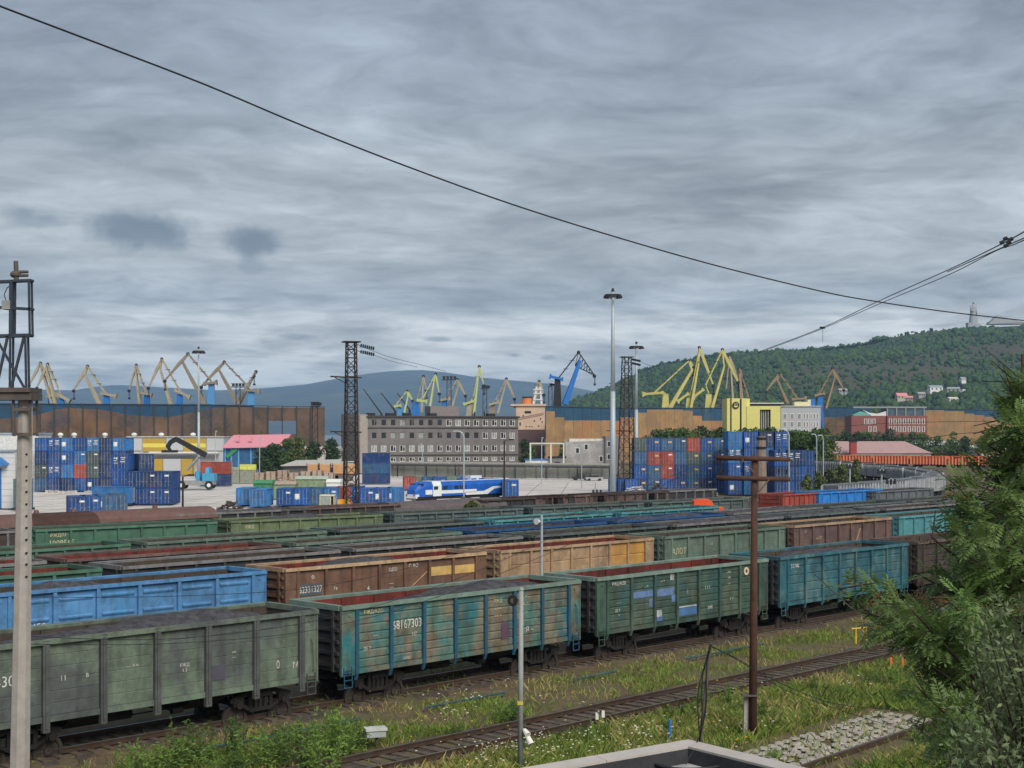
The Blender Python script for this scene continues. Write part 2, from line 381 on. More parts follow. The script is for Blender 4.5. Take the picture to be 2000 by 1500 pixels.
def lining():
    b = MB(); x = WL-.05; y = 1.36
    b.add([(-x,-y,WH0+.1),(x,-y,WH0+.1),(x,-y,WH1-.1),(-x,-y,WH1-.1)], [(0,1,2,3)])
    b.add([(-x,y,WH0+.1),(x,y,WH0+.1),(x,y,WH1-.1),(-x,y,WH1-.1)], [(3,2,1,0)])
    for xx in (-x, x): b.add([(xx,-y,WH0+.1),(xx,y,WH0+.1),(xx,y,WH1-.1),(xx,-y,WH1-.1)], [(0,1,2,3)])
    for i in range(8):
        xx = -x+.63+i*PW
        b.box(xx-.05,xx+.05,y-.06,y-.002,WH0+.1,WH1-.12)
    b.box(-x,x,-y,y,WH0+.02,WH0+.1)
    return blankmat(b.mesh('inner_lining'))
ME_LINING = lining()
b = MB(); b.box(-WL+.2,WL-.2,-.25,.25,.72,1.05)
for i in range(9): xx = -WL+.5+i*1.48; b.box(xx-.06,xx+.06,-1.3,1.3,.88,1.08)
for sgn in (-1,1):
    b.prism([(-1.32*sgn,1.0),(-.5*sgn,.86),(-.5*sgn,.9),(-1.32*sgn,1.05)], -4.0+1.4, 4.0-1.4)
b.cyl((-1.4,-.7,.72),(-.5,-.7,.72),.17,n=8); b.cyl((.9,-.9,.62),(1.3,-.9,.62),.12,n=8)
b.beam((-3,-.4,.55),(3,-.3,.6),.04)
ME_FRAME = blankmat(b.mesh('underframe'))
b = MB(); b.prism([(-1.3,1.05),(-1.3,.9),(-.3,.45),(.3,.45),(1.3,.9),(1.3,1.05)], -.75,.75); ME_HOPPER = blankmat(b.mesh('discharge_hatch'))
# bogie: side frames with arched openings, springs, wheelsets
def side_frame_me():
    b = MB()
    b.beam((-1.25,0,.62),(-.42,0,.86),.12,.16); b.beam((1.25,0,.62),(.42,0,.86),.12,.16); b.beam((-.42,0,.86),(.42,0,.86),.12,.18)
    b.beam((-.95,0,.55),(-.42,0,.24),.12,.12); b.beam((.95,0,.55),(.42,0,.24),.12,.12); b.beam((-.45,0,.24),(.45,0,.24),.14,.12)
    b.beam((-.42,0,.24),(-.42,0,.84),.12,.10); b.beam((.42,0,.24),(.42,0,.84),.12,.10)
    for x in (-.925,.925):
        b.box(x-.2,x+.2,-.09,.09,.42,.68); b.cyl((x,-.16,.475),(x,.1,.475),.13,n=10)
    for x in (-.2,0,.2): b.cyl((x,0,.28),(x,0,.68),.075,n=8)
    b.box(-.36,.36,-.12,.12,.66,.80)
    return blankmat(b.mesh('side_frame'))
ME_SF = side_frame_me()
def wheel_me():
    b = MB(); n = 20
    def ring(r0, r1, y0, y1):
        vs = []
        for r, y in ((r0,y0),(r1,y0),(r1,y1),(r0,y1)):
            for i in range(n): t = 2*math.pi*i/n; vs.append((r*math.cos(t), y, r*math.sin(t)))
        b.add(vs, [(k*n+i, ((k+1)%4)*n+i, ((k+1)%4)*n+(i+1)%n, k*n+(i+1)%n) for k in range(4) for i in range(n)])
    ring(.38,.475,-.065,.065); ring(.38,.50,.045,.075); ring(.08,.38,-.015,.02); ring(.02,.12,-.1,.1)
    return blankmat(b.mesh('wheel'))
ME_WHEEL = wheel_me()
b = MB(); b.box(-.22,.22,-1.0,1.0,.5,.8); b.cyl((0,0,.8),(0,0,1.0),.22,n=10); ME_BOLSTER = blankmat(b.mesh('bogie'))
b = MB(); b.cyl((0,-.75,.475),(0,.75,.475),.08,n=8); ME_AXLE = blankmat(b.mesh('axle'))
b = MB(); b.box(0,.62,-.09,.09,.86,1.06); b.box(.44,.66,-.17,.17,.83,1.09); b.beam((.1,.1,.8),(.55,.18,.45),.03); ME_COUPLER = blankmat(b.mesh('coupler'))
b = MB()
for x in (0,.36): b.beam((x,-1.55,.55),(x,-1.52,1.3),.03)
for z in (.56,.82,1.08): b.beam((0,-1.55,z),(.36,-1.55,z),.03)
ME_STEP = blankmat(b.mesh('step_ladder'))
b = MB(); b.tube([(0,-1.5,1.35),(0,-1.6,1.4),(-.08,-1.6,2.4),(-.08,-1.5,2.5)], .016, 5); ME_GRAB = blankmat(b.mesh('grab_rail'))
b = MB()
s0_, s1_ = MB(), MB()
# simple running gear for the wagons whose wheels are hidden behind the rows in front
b.box(-1.25,1.25,-1.05,-.93,.35,.8); b.box(-1.25,1.25,.93,1.05,.35,.8); b.box(-.22,.22,-.95,.95,.5,.95)
for x in (-.925,.925):
    for y in (-.79,.79): b.cyl((x,y-.06,.475),(x,y+.06,.475),.475,n=12)
ME_BOGIE_LOW = blankmat(b.mesh('bogie'))
gear_m = mat('running_gear', (.013, .012, .012), var=.4, rough=.8, dirt=(.022, .016, .013), dirt_amt=.5)
axle_cap = mat('wheel_iron', (.05, .042, .038), var=.3, rough=.6, metal=.3)
coal_m = mat('coal', (.042, .042, .050), var=.5, rough=.9, scale=5, dirt=(.12, .12, .135), dirt_amt=.7, dirt_scale=3.0, bump=.8, bump_scale=10)
def paint(key):
    P = PAINTS[key]; return mat('paint_'+key, objvar=.12, bump=.5, bump_scale=1.6, rough=.62, **P)
PAINTS = {
 'greygreen': dict(base=(.125,.165,.125), second=[(.075,.085,.095)], second_scale=.30, second_amt=.85, dirt=(.03,.03,.03), dirt_amt=.55, dirt_scale=1.4, streak=.5, var=.2),
 'tealpatch': dict(base=(.065,.165,.148), second=[(.18,.142,.098),(.015,.15,.185),(.20,.165,.115)], second_scale=.6, second_amt=.85, dirt=(.05,.032,.022), dirt_amt=.65, dirt_scale=1.5, streak=.6, var=.25),
 'darkgreen': dict(base=(.048,.088,.068), second=[(.03,.09,.10),(.10,.12,.085)], second_scale=.6, second_amt=.6, dirt=(.02,.02,.02), dirt_amt=.5, dirt_scale=1.6, streak=.5, var=.22),
 'teal': dict(base=(.03,.12,.15), second=[(.02,.09,.14),(.10,.17,.17)], second_scale=.7, second_amt=.7, dirt=(.02,.025,.03), dirt_amt=.5, dirt_scale=1.5, streak=.45, var=.22),
 'darkbrown': dict(base=(.055,.042,.036), dirt=(.02,.02,.02), dirt_amt=.5, streak=.5, var=.3),
 'skyblue': dict(base=(.08,.22,.44), second=[(.05,.20,.40)], second_scale=.6, second_amt=.5, dirt=(.03,.05,.08), dirt_amt=.5, dirt_scale=1.3, streak=.4, var=.15),
 'brown': dict(base=(.15,.085,.06), second=[(.11,.075,.06),(.20,.125,.075)], second_scale=.4, second_amt=.55, dirt=(.04,.025,.02), dirt_amt=.5, dirt_scale=1.2, streak=.45, var=.2),
 'tan': dict(base=(.36,.25,.155), second=[(.28,.19,.12)], second_scale=.35, second_amt=.6, dirt=(.08,.055,.035), dirt_amt=.5, dirt_scale=1.2, streak=.4, var=.15),
 'yellow': dict(base=(.50,.27,.07), second=[(.36,.21,.09)], second_scale=.5, second_amt=.5, dirt=(.08,.055,.035), dirt_amt=.4, dirt_scale=1.2, streak=.4, var=.15),
 'palegreen': dict(base=(.12,.175,.14), second=[(.09,.13,.105)], second_scale=.5, second_amt=.6, dirt=(.04,.045,.04), dirt_amt=.5, dirt_scale=1.2, streak=.45, var=.2),
 'maroon': dict(base=(.115,.075,.070), second=[(.19,.12,.10)], second_scale=.6, second_amt=.5, dirt=(.03,.025,.025), dirt_amt=.5, dirt_scale=1.2, streak=.45, var=.25),
 'cyan': dict(base=(.075,.24,.27), second=[(.06,.22,.27)], second_scale=.6, second_amt=.5, dirt=(.04,.06,.06), dirt_amt=.5, streak=.4, var=.15),
 'green': dict(base=(.06,.145,.10), second=[(.05,.14,.10)], second_scale=.6, second_amt=.5, dirt=(.03,.05,.04), dirt_amt=.45, streak=.35, var=.15),
 'moss': dict(base=(.13,.17,.09), second=[(.09,.13,.08)], second_scale=.6, second_amt=.5, dirt=(.03,.04,.03), dirt_amt=.45, streak=.35, var=.15),
 'slate': dict(base=(.085,.115,.115), dirt=(.03,.04,.04), dirt_amt=.5, streak=.4, var=.2),
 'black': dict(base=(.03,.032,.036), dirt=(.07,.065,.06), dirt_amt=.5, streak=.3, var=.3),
 'blackrim': dict(base=(.155,.155,.16), dirt=(.03,.03,.03), dirt_amt=.5, var=.3),
 'blue': dict(base=(.016,.07,.20), dirt=(.02,.03,.06), dirt_amt=.5, streak=.4, var=.2),
 'brightblue': dict(base=(.03,.20,.58), dirt=(.02,.04,.1), dirt_amt=.4, streak=.3, var=.15),
 'red': dict(base=(.32,.07,.05), dirt=(.07,.03,.025), dirt_amt=.45, streak=.35, var=.2),
 'redinside': dict(base=(.15,.028,.022), second=[(.06,.018,.016)], second_scale=.8, second_amt=.7, dirt=(.03,.016,.013), dirt_amt=.7, streak=.5, var=.25),
 'darkinside': dict(base=(.05,.042,.036), dirt=(.10,.06,.04), dirt_amt=.5, var=.3),
 'orange': dict(base=(.60,.12,.04), dirt=(.2,.06,.03), dirt_amt=.35, streak=.3, var=.15),
 'greysteel': dict(base=(.12,.135,.15), dirt=(.04,.045,.05), dirt_amt=.5, streak=.5, var=.2),
 'greysteelrib': dict(base=(.40,.43,.45), dirt=(.15,.16,.17), dirt_amt=.5, var=.2),
 'orangerib': dict(base=(.75,.30,.16), dirt=(.3,.1,.06), dirt_amt=.3, var=.15),
 'darkpost': dict(base=(.075,.082,.082), dirt=(.03,.03,.03), dirt_amt=.5, var=.2),
 'trimblue': dict(base=(.018,.085,.15), dirt=(.04,.07,.07), dirt_amt=.5, var=.2),
 'tealrim': dict(base=(.15,.22,.19), dirt=(.06,.07,.06), dirt_amt=.5, var=.2),
}
def coal_load(loc, rz, prof, seed, low=2.75, inset=0.0):
    # heap inside a wagon: height profile along its length, rounded across
    rnd = random.Random(seed); nx, ny = 44, 10; vs = []; L_ = WL-.07-inset; B = 1.34
    for i in range(nx):
        u = i/(nx-1); x = -L_+2*L_*u
        k = u*(len(prof)-1); j = min(int(k), len(prof)-2); hh = prof[j]+(prof[j+1]-prof[j])*(k-j)
        for q in range(ny):
            v = -1+2*q/(ny-1)
            z = low+(hh-low)*(1-.55*v*v)+.10*noise.noise(Vector((x*.9+seed*3.1, v*1.7, seed)))+.05*noise.noise(Vector((x*3+seed, v*5, 1)))
            vs.append((x, v*B, z))
    q = np.array([(i*ny+j, (i+1)*ny+j, (i+1)*ny+j+1, i*ny+j+1) for i in range(nx-1) for j in range(ny-1)])
    o = np_mesh('coal_heap', np.array(vs), q, coal_m, kind='stuff'); o.location = loc; o.rotation_euler = (0,0,rz)
    return o
nw = [0]
def gondola(loc, rz, color, label, group, rim=None, post=None, inside='darkinside', end=None, detail=1, rows=6, proud=.035, wide=False, coal=None, coal_low=2.6, panels=None, corner=None, bays=7):
    nw[0] += 1; pw = (2*WL-1.36)/bays
    t = thing('gondola_wagon', label, 'freight wagon', loc, rz, group)
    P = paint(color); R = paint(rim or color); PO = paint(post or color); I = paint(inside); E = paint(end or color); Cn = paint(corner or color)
    pm = dent_panel_me(pw) if rows == 'dent' else panel_me(rows, proud, pw); po = ME_POST_WIDE if wide else ME_POST
    for i in range(bays):
        x = -WL+.68+pw*(i+.5)
        link('side_panel', pm, t, (x,0,0), m=paint(panels[i]) if panels and panels[i] else P)
        if detail > 1: link('side_panel', pm, t, (x,0,0), (0,0,math.pi), P)
    for i in range(bays+1):
        x = -WL+.68+pw*i
        link('post', po, t, (x,0,0), m=PO)
        if detail > 1: link('post', po, t, (x,0,0), (0,0,math.pi), PO)
    link('corner_sheet', ME_CORNER, t, (-WL,0,0), m=Cn); c = link('corner_sheet', ME_CORNER, t, (WL,0,0), m=Cn); c.scale = (-1,1,1)
    link('top_rail', ME_RIM, t, m=R); link('top_rail', ME_RIM, t, None, (0,0,math.pi), R)
    link('side_sill', ME_SILL, t, m=P); link('side_sill', ME_SILL, t, None, (0,0,math.pi), P)
    for sx, r in ((WL,0),(-WL,math.pi)):
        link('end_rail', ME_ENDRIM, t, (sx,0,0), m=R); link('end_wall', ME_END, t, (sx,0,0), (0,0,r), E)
        link('coupler', ME_COUPLER, t, (sx,0,0), (0,0,r), gear_m)
    link('inner_lining', ME_LINING, t, m=I)
    link('underframe', ME_FRAME, t, m=gear_m)
    for bx in (-4.33, 4.33):
        if detail > 1:
            bo = link('bogie', ME_BOLSTER, t, (bx,0,0), m=gear_m)
            for y in (-1.02, 1.02): link('side_frame', ME_SF, bo, (0,y,0), m=gear_m)
            for x in (-.925, .925):
                link('axle', ME_AXLE, bo, (x,0,0), m=gear_m)
                link('wheel', ME_WHEEL, bo, (x,.79,0), m=axle_cap); link('wheel', ME_WHEEL, bo, (x,-.79,0), (0,0,math.pi), axle_cap)
        else: link('bogie', ME_BOGIE_LOW, t, (bx,0,0), m=gear_m)
    if detail > 1:
        for x in (2.1, -2.1): link('discharge_hatch', ME_HOPPER, t, (x,0,0), m=gear_m)
        link('step_ladder', ME_STEP, t, (WL-.45,0,0), m=PO); link('step_ladder', ME_STEP, t, (-WL+.08,0,0), m=PO)
        link('grab_rail', ME_GRAB, t, (WL-.2,0,0), m=PO)
    if coal:
        c = coal_load(loc, rz, coal, nw[0], coal_low); tag(c, 'dark coal heaped inside the '+label.split(' with ')[0], 'coal')
    return t
RZ = math.pi/2-TH
def row_of(n): return
def at_px(px, t, zr=3.48):
    """track coordinate s of the point on the line (t, height zr) that the photo shows at column px"""
    k = (px-1000)/F
    # x = s*DV.x+t*NV.x ; y = s*DV.y+t*NV.y ; x = k*y
    return t*(k*NV.y-NV.x)/(DV.x-k*DV.y)
FLAT = [2.9,3.15,3.3,3.3,3.2,3.35,3.3,3.15,2.9]
# ---- front row
tA = A_T-1.57; g = 'open gondola wagons of the front row'
sA = [at_px(646, tA)]
SB = sA[0]
def centre(k): p = ST(SB+13.92*(k+.5), A_T); return p
wA = [
 dict(color='greygreen', rim='greygreen', post='darkpost', bays=6, wide=True, rows=6, proud=.012, inside='darkinside', coal=[3.2,3.25,3.42,3.45,3.50,3.62,3.66,3.66,3.35,2.6], coal_low=2.5, label='grey-green steel gondola with broad dark posts, leftmost in the front row, behind the concrete pole'),
 dict(color='tealpatch', rim='tealrim', post='trimblue', rows=7, inside='redinside', corner='tealpatch', coal=[3.0,3.1,3.15,3.28,3.5,3.62,3.62,3.45,3.0], coal_low=2.75, label='patchy teal and tan gondola with blue posts numbered 68167303 behind the grey loudspeaker post', end='black'),  # black end walls here and on the next two: shade put into the paint
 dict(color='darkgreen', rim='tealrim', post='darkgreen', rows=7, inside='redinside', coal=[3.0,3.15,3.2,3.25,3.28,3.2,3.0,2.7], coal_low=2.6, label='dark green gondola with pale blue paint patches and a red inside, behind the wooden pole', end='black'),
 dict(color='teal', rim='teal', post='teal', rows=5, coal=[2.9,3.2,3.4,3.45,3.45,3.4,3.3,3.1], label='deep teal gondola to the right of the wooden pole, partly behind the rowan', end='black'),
 dict(color='darkbrown', rim='maroon', post='darkbrown', label='dark brown gondola mostly hidden behind the rowan branches'),
]
WAG = []
for k, w in enumerate(wA):
    w = dict(w); lab = w.pop('label'); WAG.append(gondola(centre(k-1), RZ, label=lab, group=g, detail=2, **w))
# ---- rows behind: straight tracks with wagons coupled at 13.92 m
ORD = ['first','second','third','fourth','fifth','sixth','seventh','eighth','ninth','tenth','eleventh','twelfth','thirteenth','fourteenth','fifteenth','sixteenth','seventeenth','eighteenth','nineteenth','twentieth','twenty-first','twenty-second','twenty-third','twenty-fourth']
def row(trim, anchor, specs, group, i0, rowname):
    tc = trim+1.56; s0 = at_px(anchor, trim)
    for k, w in enumerate(specs):
        w = dict(w); lab = w.pop('label', None) or (w.pop('look')+', '+ORD[k]+' from the left in '+rowname)
        w.pop('look', None)
        p = ST(s0+13.92*(i0+k+.5), tc)
        gondola(p, RZ, label=lab, group=group, **w)
HILL = [2.9,3.3,3.55,3.6,3.4,3.55,3.65,3.5,3.0]; MID = [3.0,3.2,3.3,3.35,3.3,3.35,3.3,3.2,3.0]
LOWC = [2.4,2.8,2.9,2.7,3.0,2.9,2.6,2.3]
row(52.3, 540, [
 dict(color='skyblue', rows='dent', bays=6, rim='skyblue', post='skyblue', coal=MID, label='sky blue gondola cut by the frame, behind the concrete pole'),
 dict(color='skyblue', rows='dent', bays=6, rim='skyblue', post='skyblue', coal=[2.9,3.3,3.62,3.5,3.2,3.1,3.1,3.0,2.9], label='sky blue gondola with dented side panels and coal behind the grey-green wagon', coal_low=2.6),
 dict(color='brown', rim='tan', post='brown', inside='redinside', coal=[2.8,3.0,3.5,3.6,3.5,3.1,2.8,2.6], coal_low=2.3, rows=3, proud=.012, label='rusty brown gondola numbered 62331327 with two yellow patches'),
 dict(color='tan', rim='tan', post='tan', inside='redinside', coal=[2.9,3.1,3.2,3.25,3.2,3.0,2.9,2.6], coal_low=2.3, rows=3, proud=.03, panels=[None]*5+['yellow','yellow'], corner='tan', label='tan gondola whose last panels are yellow, behind the dark green wagon'),
 dict(color='palegreen', rim='palegreen', post='palegreen', coal=MID, rows=4, proud=.014, label='pale green gondola with coal directly behind the wooden pole'),
 dict(color='maroon', rim='tan', post='maroon', coal=MID, rows=2, proud=.014, label='dull maroon gondola with pale scrapes above the deep teal wagon'),
 dict(color='cyan', rim='cyan', post='cyan', coal=MID, rows=2, proud=.012, label='bright cyan gondola of the second row beside the rowan'),
 dict(color='darkbrown', rim='darkbrown', coal=MID, label='dark gondola of the second row behind the rowan crown'),
], 'open gondola wagons of the second row', -2, '')
dk = lambda rim='blackrim', post='black', col='black', coal=MID, look='black gondola filled with coal', **k: dict(color=col, rim=rim, post=post, coal=coal, look=look, rows=2, proud=.012, **k)
row(58.6, 220, [
 dk('green','green','green',None,'green gondola with a rusty inside', inside='redinside'), dk(), dk(coal=LOWC, look='black gondola with grey rails, half full', coal_low=2.0), dk('slate'), dk('blackrim', look='sooty gondola brimming with coal', coal=HILL),
 dk('slate', coal=HILL, look='slate-railed black gondola brimming with coal'), dk(), dk('blackrim','slate','slate'), dk('maroon','maroon','maroon', look='dull maroon gondola'), dk('slate','slate','maroon', look='dark maroon gondola with grey posts')], 'dark gondola wagons of the third row', -1, 'the third row')
row(63.9, 915, [
 dk(), dk('blackrim'), dk('brightblue', coal=LOWC, look='black gondola with a blue rail', coal_low=2), dk('blackrim', 'maroon', 'darkbrown', None, 'sooty gondola with a bright red inside', inside='redinside'), dk('maroon','darkbrown','darkbrown',None,'sooty brown gondola with a red inside', inside='redinside'),
 dk('palegreen','palegreen','palegreen', LOWC, 'pale green gondola showing only its rail', coal_low=2), dk('blue','blue','blue', LOWC, 'deep blue gondola showing only its rail', coal_low=2), dk('blue','blue','blue', HILL, 'deep blue gondola heaped with coal'), dk(coal=HILL), dk('slate'), dk('slate','slate','slate', look='slate grey gondola')], 'gondola wagons of the fourth row', -6, 'the fourth row')
row(70.6, 1205, [
 dk(), dk(), dk('green','green','palegreen', None, 'grey-green gondola with a long green rail'), dk('palegreen','green','palegreen', LOWC, 'pale green gondola', coal_low=2), dk('slate'), dk('cyan','cyan','cyan', LOWC, 'cyan gondola showing its top rail', coal_low=2),
 dk('cyan','cyan','cyan', LOWC, 'cyan gondola in front of the orange machine', coal_low=2)], 'gondola wagons of the fifth row', -6, 'the fifth row')
# sixth row fans away from the others: a line through its own two ends
pf0 = ST(at_px(67, 84.9), 84.9); pf1 = ST(at_px(1150, 79.7), 79.7); df = (pf1-pf0).normalized(); nf = Vector((-df.y, df.x, 0))
rf = math.atan2(df.y, df.x)
fcols = [('darkbrown','blackrim',MID,'dark brown gondola behind the concrete pole'),('green','green',LOWC,'mid green gondola beside the brown-roofed van, left of the moss green one'),('moss','moss',[3.0,3.2,3.4,3.7,3.7,3.4,3.2,3.1],'moss green gondola with a pale heap'),('slate','slate',MID,'slate green gondola with pressed panels, right of the moss green one'),
 ('slate','slate',MID,'slate green gondola by the round bush'),('slate','slate',MID,'slate green gondola in front of the maroon wagons'),None,None,None,
 ('red','red',None,'short red gondola left of the blue gondola'),('brightblue','brightblue',None,'bright blue gondola by the grey hopper wagons'),('greysteel','greysteel',None,'grey steel gondola at the foot of the curve')]
pos = pf0-df*13.9
for k, fc in enumerate(fcols):
    if fc is None: continue
    c, r, co, lb = fc
    f = k/(len(fcols)-1)
    if k >= 9:
        px0 = {9: 1540, 10: 1600, 11: 1712}[k]; t_ = {9: 79.6, 10: 79.4, 11: 78.3}[k]; q = ST(at_px(px0, t_)+6.4*(1 if k > 9 else -.05), t_+1.56); ang = RZ
    else:
        q = pos+df*6.5+nf*1.56; ang = rf; pos = pos+df*13.92
    q.z = ground_z(q.x, q.y)
    w = gondola(q, ang, c, lb, 'gondola wagons of the sixth row', rim=r, post=r, coal=co, rows='dent' if k in (3, 4, 5) else 2, proud=.012)
    if k == 9: w.scale = (.55,1,1); w.location = Vector(w.location)+DV*2.9
for (t_, a_, b_) in ((53.86,36,140),(60.16,28,160),(65.46,28,170),(72.16,28,180)): track(a_, b_, t_, sleepers='stuff', berm=False)
track(-10, 190, 0, sleepers='stuff', berm=False, d=df, n=nf, org=pf0+nf*1.56-df*15)
# ---- seventh row: vans, ore cars
gT = 93.0
def van(px, label, roofc, wallc, L=13.2, t_=gT, zs=1.0):
    p = ST(at_px(px, t_)+L/2, t_+1.5); p.z = ground_z(p.x, p.y)
    t = thing('covered_wagon', label, 'freight wagon', p, RZ, 'covered wagons behind the sixth row')
    b = MB(); b.box(-L/2,L/2,-1.42,1.42,1.1,3.6); b.obj('body', wallc, t)
    prof = [(1.6*math.cos(a), 3.55+.95*math.sin(a)) for a in np.linspace(0, math.pi, 11)]
    MB().prism(prof, -L/2-.15, L/2+.15).obj('roof', roofc, t, smooth=False)
    for i in range(9):
        x = -L/2+.1+i*(L-.2)/8; MB().box(x-.06,x+.06,-1.5,-1.42,1.1,3.55).obj('post', wallc, t)
    for x in (-L*.28, L*.05, L*.33):
        MB().box(x-.8,x+.8,-1.49,-1.43,1.9,3.3).obj('side_hatch', mat('van_hatch', (.34,.38,.30), var=.3, dirt=(.1,.12,.09)), t)
    for x in (-L*.25, L*.2): MB().cyl((x,0,4.45),(x,0,4.75),.22,.16,8).obj('roof_vent', roofc, t)
    link('underframe', ME_FRAME, t, m=gear_m)
    for bx in (-4.3, 4.3): link('bogie', ME_BOGIE_LOW, t, (bx,0,0), m=gear_m)
    t.scale = (1, 1, zs)
    return t
roofb = mat('van_roof_brown', (.135,.075,.065), var=.2, rough=.7, dirt=(.06,.04,.04), streak=.3)
vwall = mat('van_wall_green', (.20,.27,.19), var=.25, dirt=(.09,.10,.07), dirt_amt=.6, streak=.4)
van(-165, 'brown-roofed covered wagon cut by the frame behind the concrete pole', roofb, vwall, zs=.88)
van(68, 'brown-roofed covered wagon with a pale green side behind the green gondola', roofb, vwall, 15.0, zs=.88)
van(775, 'dark covered wagon with a soot-grey curved roof in front of the blue locomotive', mat('van_roof_grey', (.10,.085,.09), var=.2, dirt=(.04,.035,.035)), mat('van_wall_dark', (.05,.035,.035), var=.3, dirt=(.09,.06,.05)), 13.5, zs=.80)
def low_gondola(px, label, color, post, coal=None, t_=gT, group='ore wagons of the seventh row'):
    p = ST(at_px(px, t_)+6.6, t_+1.56); p.z = ground_z(p.x, p.y)
    gondola(p, RZ, color, label, group, rim=post, post=post, coal=coal, rows=2, proud=.012)
low_gondola(340, 'low black wagon with a pale grey load behind the moss green gondola', 'black', 'blackrim', HILL)
low_gondola(545, 'low black wagon in front of the blue containers and the yellow cab', 'black', 'maroon', MID)
low_gondola(938, 'dark ore wagon with white marks right of the round bush', 'black', 'darkbrown', None)
low_gondola(1045, 'maroon ore wagon in front of the concrete yard', 'maroon', 'maroon', None)
low_gondola(1150, 'maroon ore wagon left of the lattice mast foot', 'maroon', 'darkbrown', MID)
low_gondola(1255, 'black ore wagon in front of the right container stack', 'black', 'blackrim', HILL)
track(-30, 150, gT+1.5, sleepers='stuff', berm=False, z=-.0)

# ---- grey hopper wagons on the curve and the orange ones beyond
def hopper(p, ang, color, label, group, L=11.4, hh=(1.0, 3.5)):
    t = thing('hopper_wagon', label, 'freight wagon', p, ang, group); P = paint(color); RB = paint(color+'rib')
    b = MB(); b.box(-L/2,L/2,-1.22,1.22,hh[0],hh[1]-.15); b.obj('hopper_body', P, t)
    MB().box(-L/2-.05,L/2+.05,-1.5,-1.38,hh[1]-.2,hh[1]).obj('top_rail', P, t)
    MB().box(-L/2-.05,L/2+.05,1.38,1.5,hh[1]-.2,hh[1]).obj('top_rail', P, t)
    n = 12; me = blankmat(MB().box(-.15,.15,-1.55,-1.2,hh[0]-.1,hh[1]-.12).mesh('rib'))
    for i in range(n):
        x = -L/2+.1+i*(L-.2)/(n-1)
        link('rib', me, t, (x,0,0), m=RB); link('rib', me, t, (x,0,0), (0,0,math.pi), RB)
    b = MB()
    for x in (-3.4,-1.2,1.2,3.4): b.prism([(-1.2,hh[0]),(-.4,hh[0]-.5),(.4,hh[0]-.5),(1.2,hh[0])], x-.8, x+.8)
    b.obj('discharge_hatch', gear_m, t)
    for bx in (-L/2+1.9, L/2-1.9): link('bogie', ME_BOGIE_LOW, t, (bx,0,0), m=gear_m)
    return t
curve = [(46,206),(60,224),(71,242),(77.5,262),(79.5,280),(78.7,298),(75.8,318),(70,336)]
ctop = lambda k, n: .35+1.3*(k/n)**1.3
def walk(pts, step):
    pts = [Vector((x,y,0)) for x, y in pts]; out = []; acc = 0
    seg = 0; cur = pts[0].copy()
    nxt = 0
    cum = [0]
    for a, b in zip(pts, pts[1:]): cum.append(cum[-1]+(b-a).length)
    d = step/2
    while d < cum[-1]:
        i = max(j for j in range(len(cum)) if cum[j] <= d); f = (d-cum[i])/(cum[i+1]-cum[i])
        out.append((pts[i].lerp(pts[i+1], f), (pts[i+1]-pts[i]).normalized())); d += step
    return out
hop = walk(curve, 12.3)
for i, (p, d) in enumerate(hop):
    p.z = PORT+ctop(i, len(hop))
    hopper(p, math.atan2(d.y, d.x), 'greysteel', 'grey ribbed hopper wagon, '+ORD[i]+' along the curve from its near end', 'grey hopper wagons on the curve')
emb = MB()
for i, (a, b) in enumerate(zip(curve, curve[1:])): emb.beam((a[0],a[1],PORT+ctop(i,7)-1.0),(b[0],b[1],PORT+ctop(i+1,7)-1.0), 4.6, 1.9)
tag(emb.obj('curve_embankment', cinder), kind='structure')
ocurve = [(160,440),(141,452),(114,470),(96,480)]
for i, (p, d) in enumerate(walk(ocurve, 12.3)):
    p.z = PORT+.25
    hopper(p, math.atan2(d.y, d.x), 'orange', 'orange ribbed hopper wagon, '+ORD[i]+' in the orange train from its near end', 'orange hopper wagons', hh=(1.0,3.7))

# ---- numbers and marks painted on the wagons
white = mat('stencil_white', (.55,.56,.52), var=.35, rough=.8, dirt=(.2,.2,.18), dirt_amt=.5, dirt_scale=6)
cream = mat('stencil_cream', (.5,.44,.28), var=.3, rough=.8)
HP = math.pi/2
def mark(w, body, x, z, size, m=white, y=-1.478, sx=1.0, shear=0.0):
    return text_mesh('painted_lettering', body, size, m, w, (x, y, z), (HP,0,0), sx, shear)
def patch(w, x0, x1, z0, z1, m, y=-1.465, name='paint_patch'):
    return MB().box(x0,x1,y-.006,y+.002,z0,z1).obj(name, m, w)
bx = lambda i: -WL+.68+PW*(i+.5)
w1, w2, w3, w4, w5 = WAG[:5]
PB = (2*WL-1.36)/6; by = lambda i: -WL+.68+PB*(i+.5)
mark(w1, '61743308', by(0)-.62, 2.36, .46, y=-1.446, sx=.9); mark(w1, '11', by(1)-.35, 2.25, .24, y=-1.446); mark(w1, 'B', by(1)+.45, 2.25, .18, y=-1.446)
for (i, z, s) in ((2,2.35,'- -  = ='),(3,2.15,'РЖД'),(3,1.98,'1 3'),(4,2.35,'=='),(4,2.2,'---')): mark(w1, s, by(i)+.1, z, .15, y=-1.446)
patch(w1, by(4)-.85, by(4)-.25, 1.5, 2.0, mat('patch_slate', (.07,.065,.09), var=.2), y=-1.44)
mark(w1, 'о', by(5)+.0, 1.75, .5, y=-1.446, sx=.5); mark(w1, 'М', by(5)+.75, 1.62, .3, y=-1.446)
mark(w2, 'РЖД/RZD', bx(0), 3.17, .2, cream); mark(w2, '68167303', bx(1), 2.55, .46, sx=.8); mark(w2, '---', bx(0)+.1, 2.3, .25, cream); mark(w2, '1/7', bx(1)+.35, 2.15, .2); mark(w2, '25 7', bx(0)-.3, 1.85, .18)
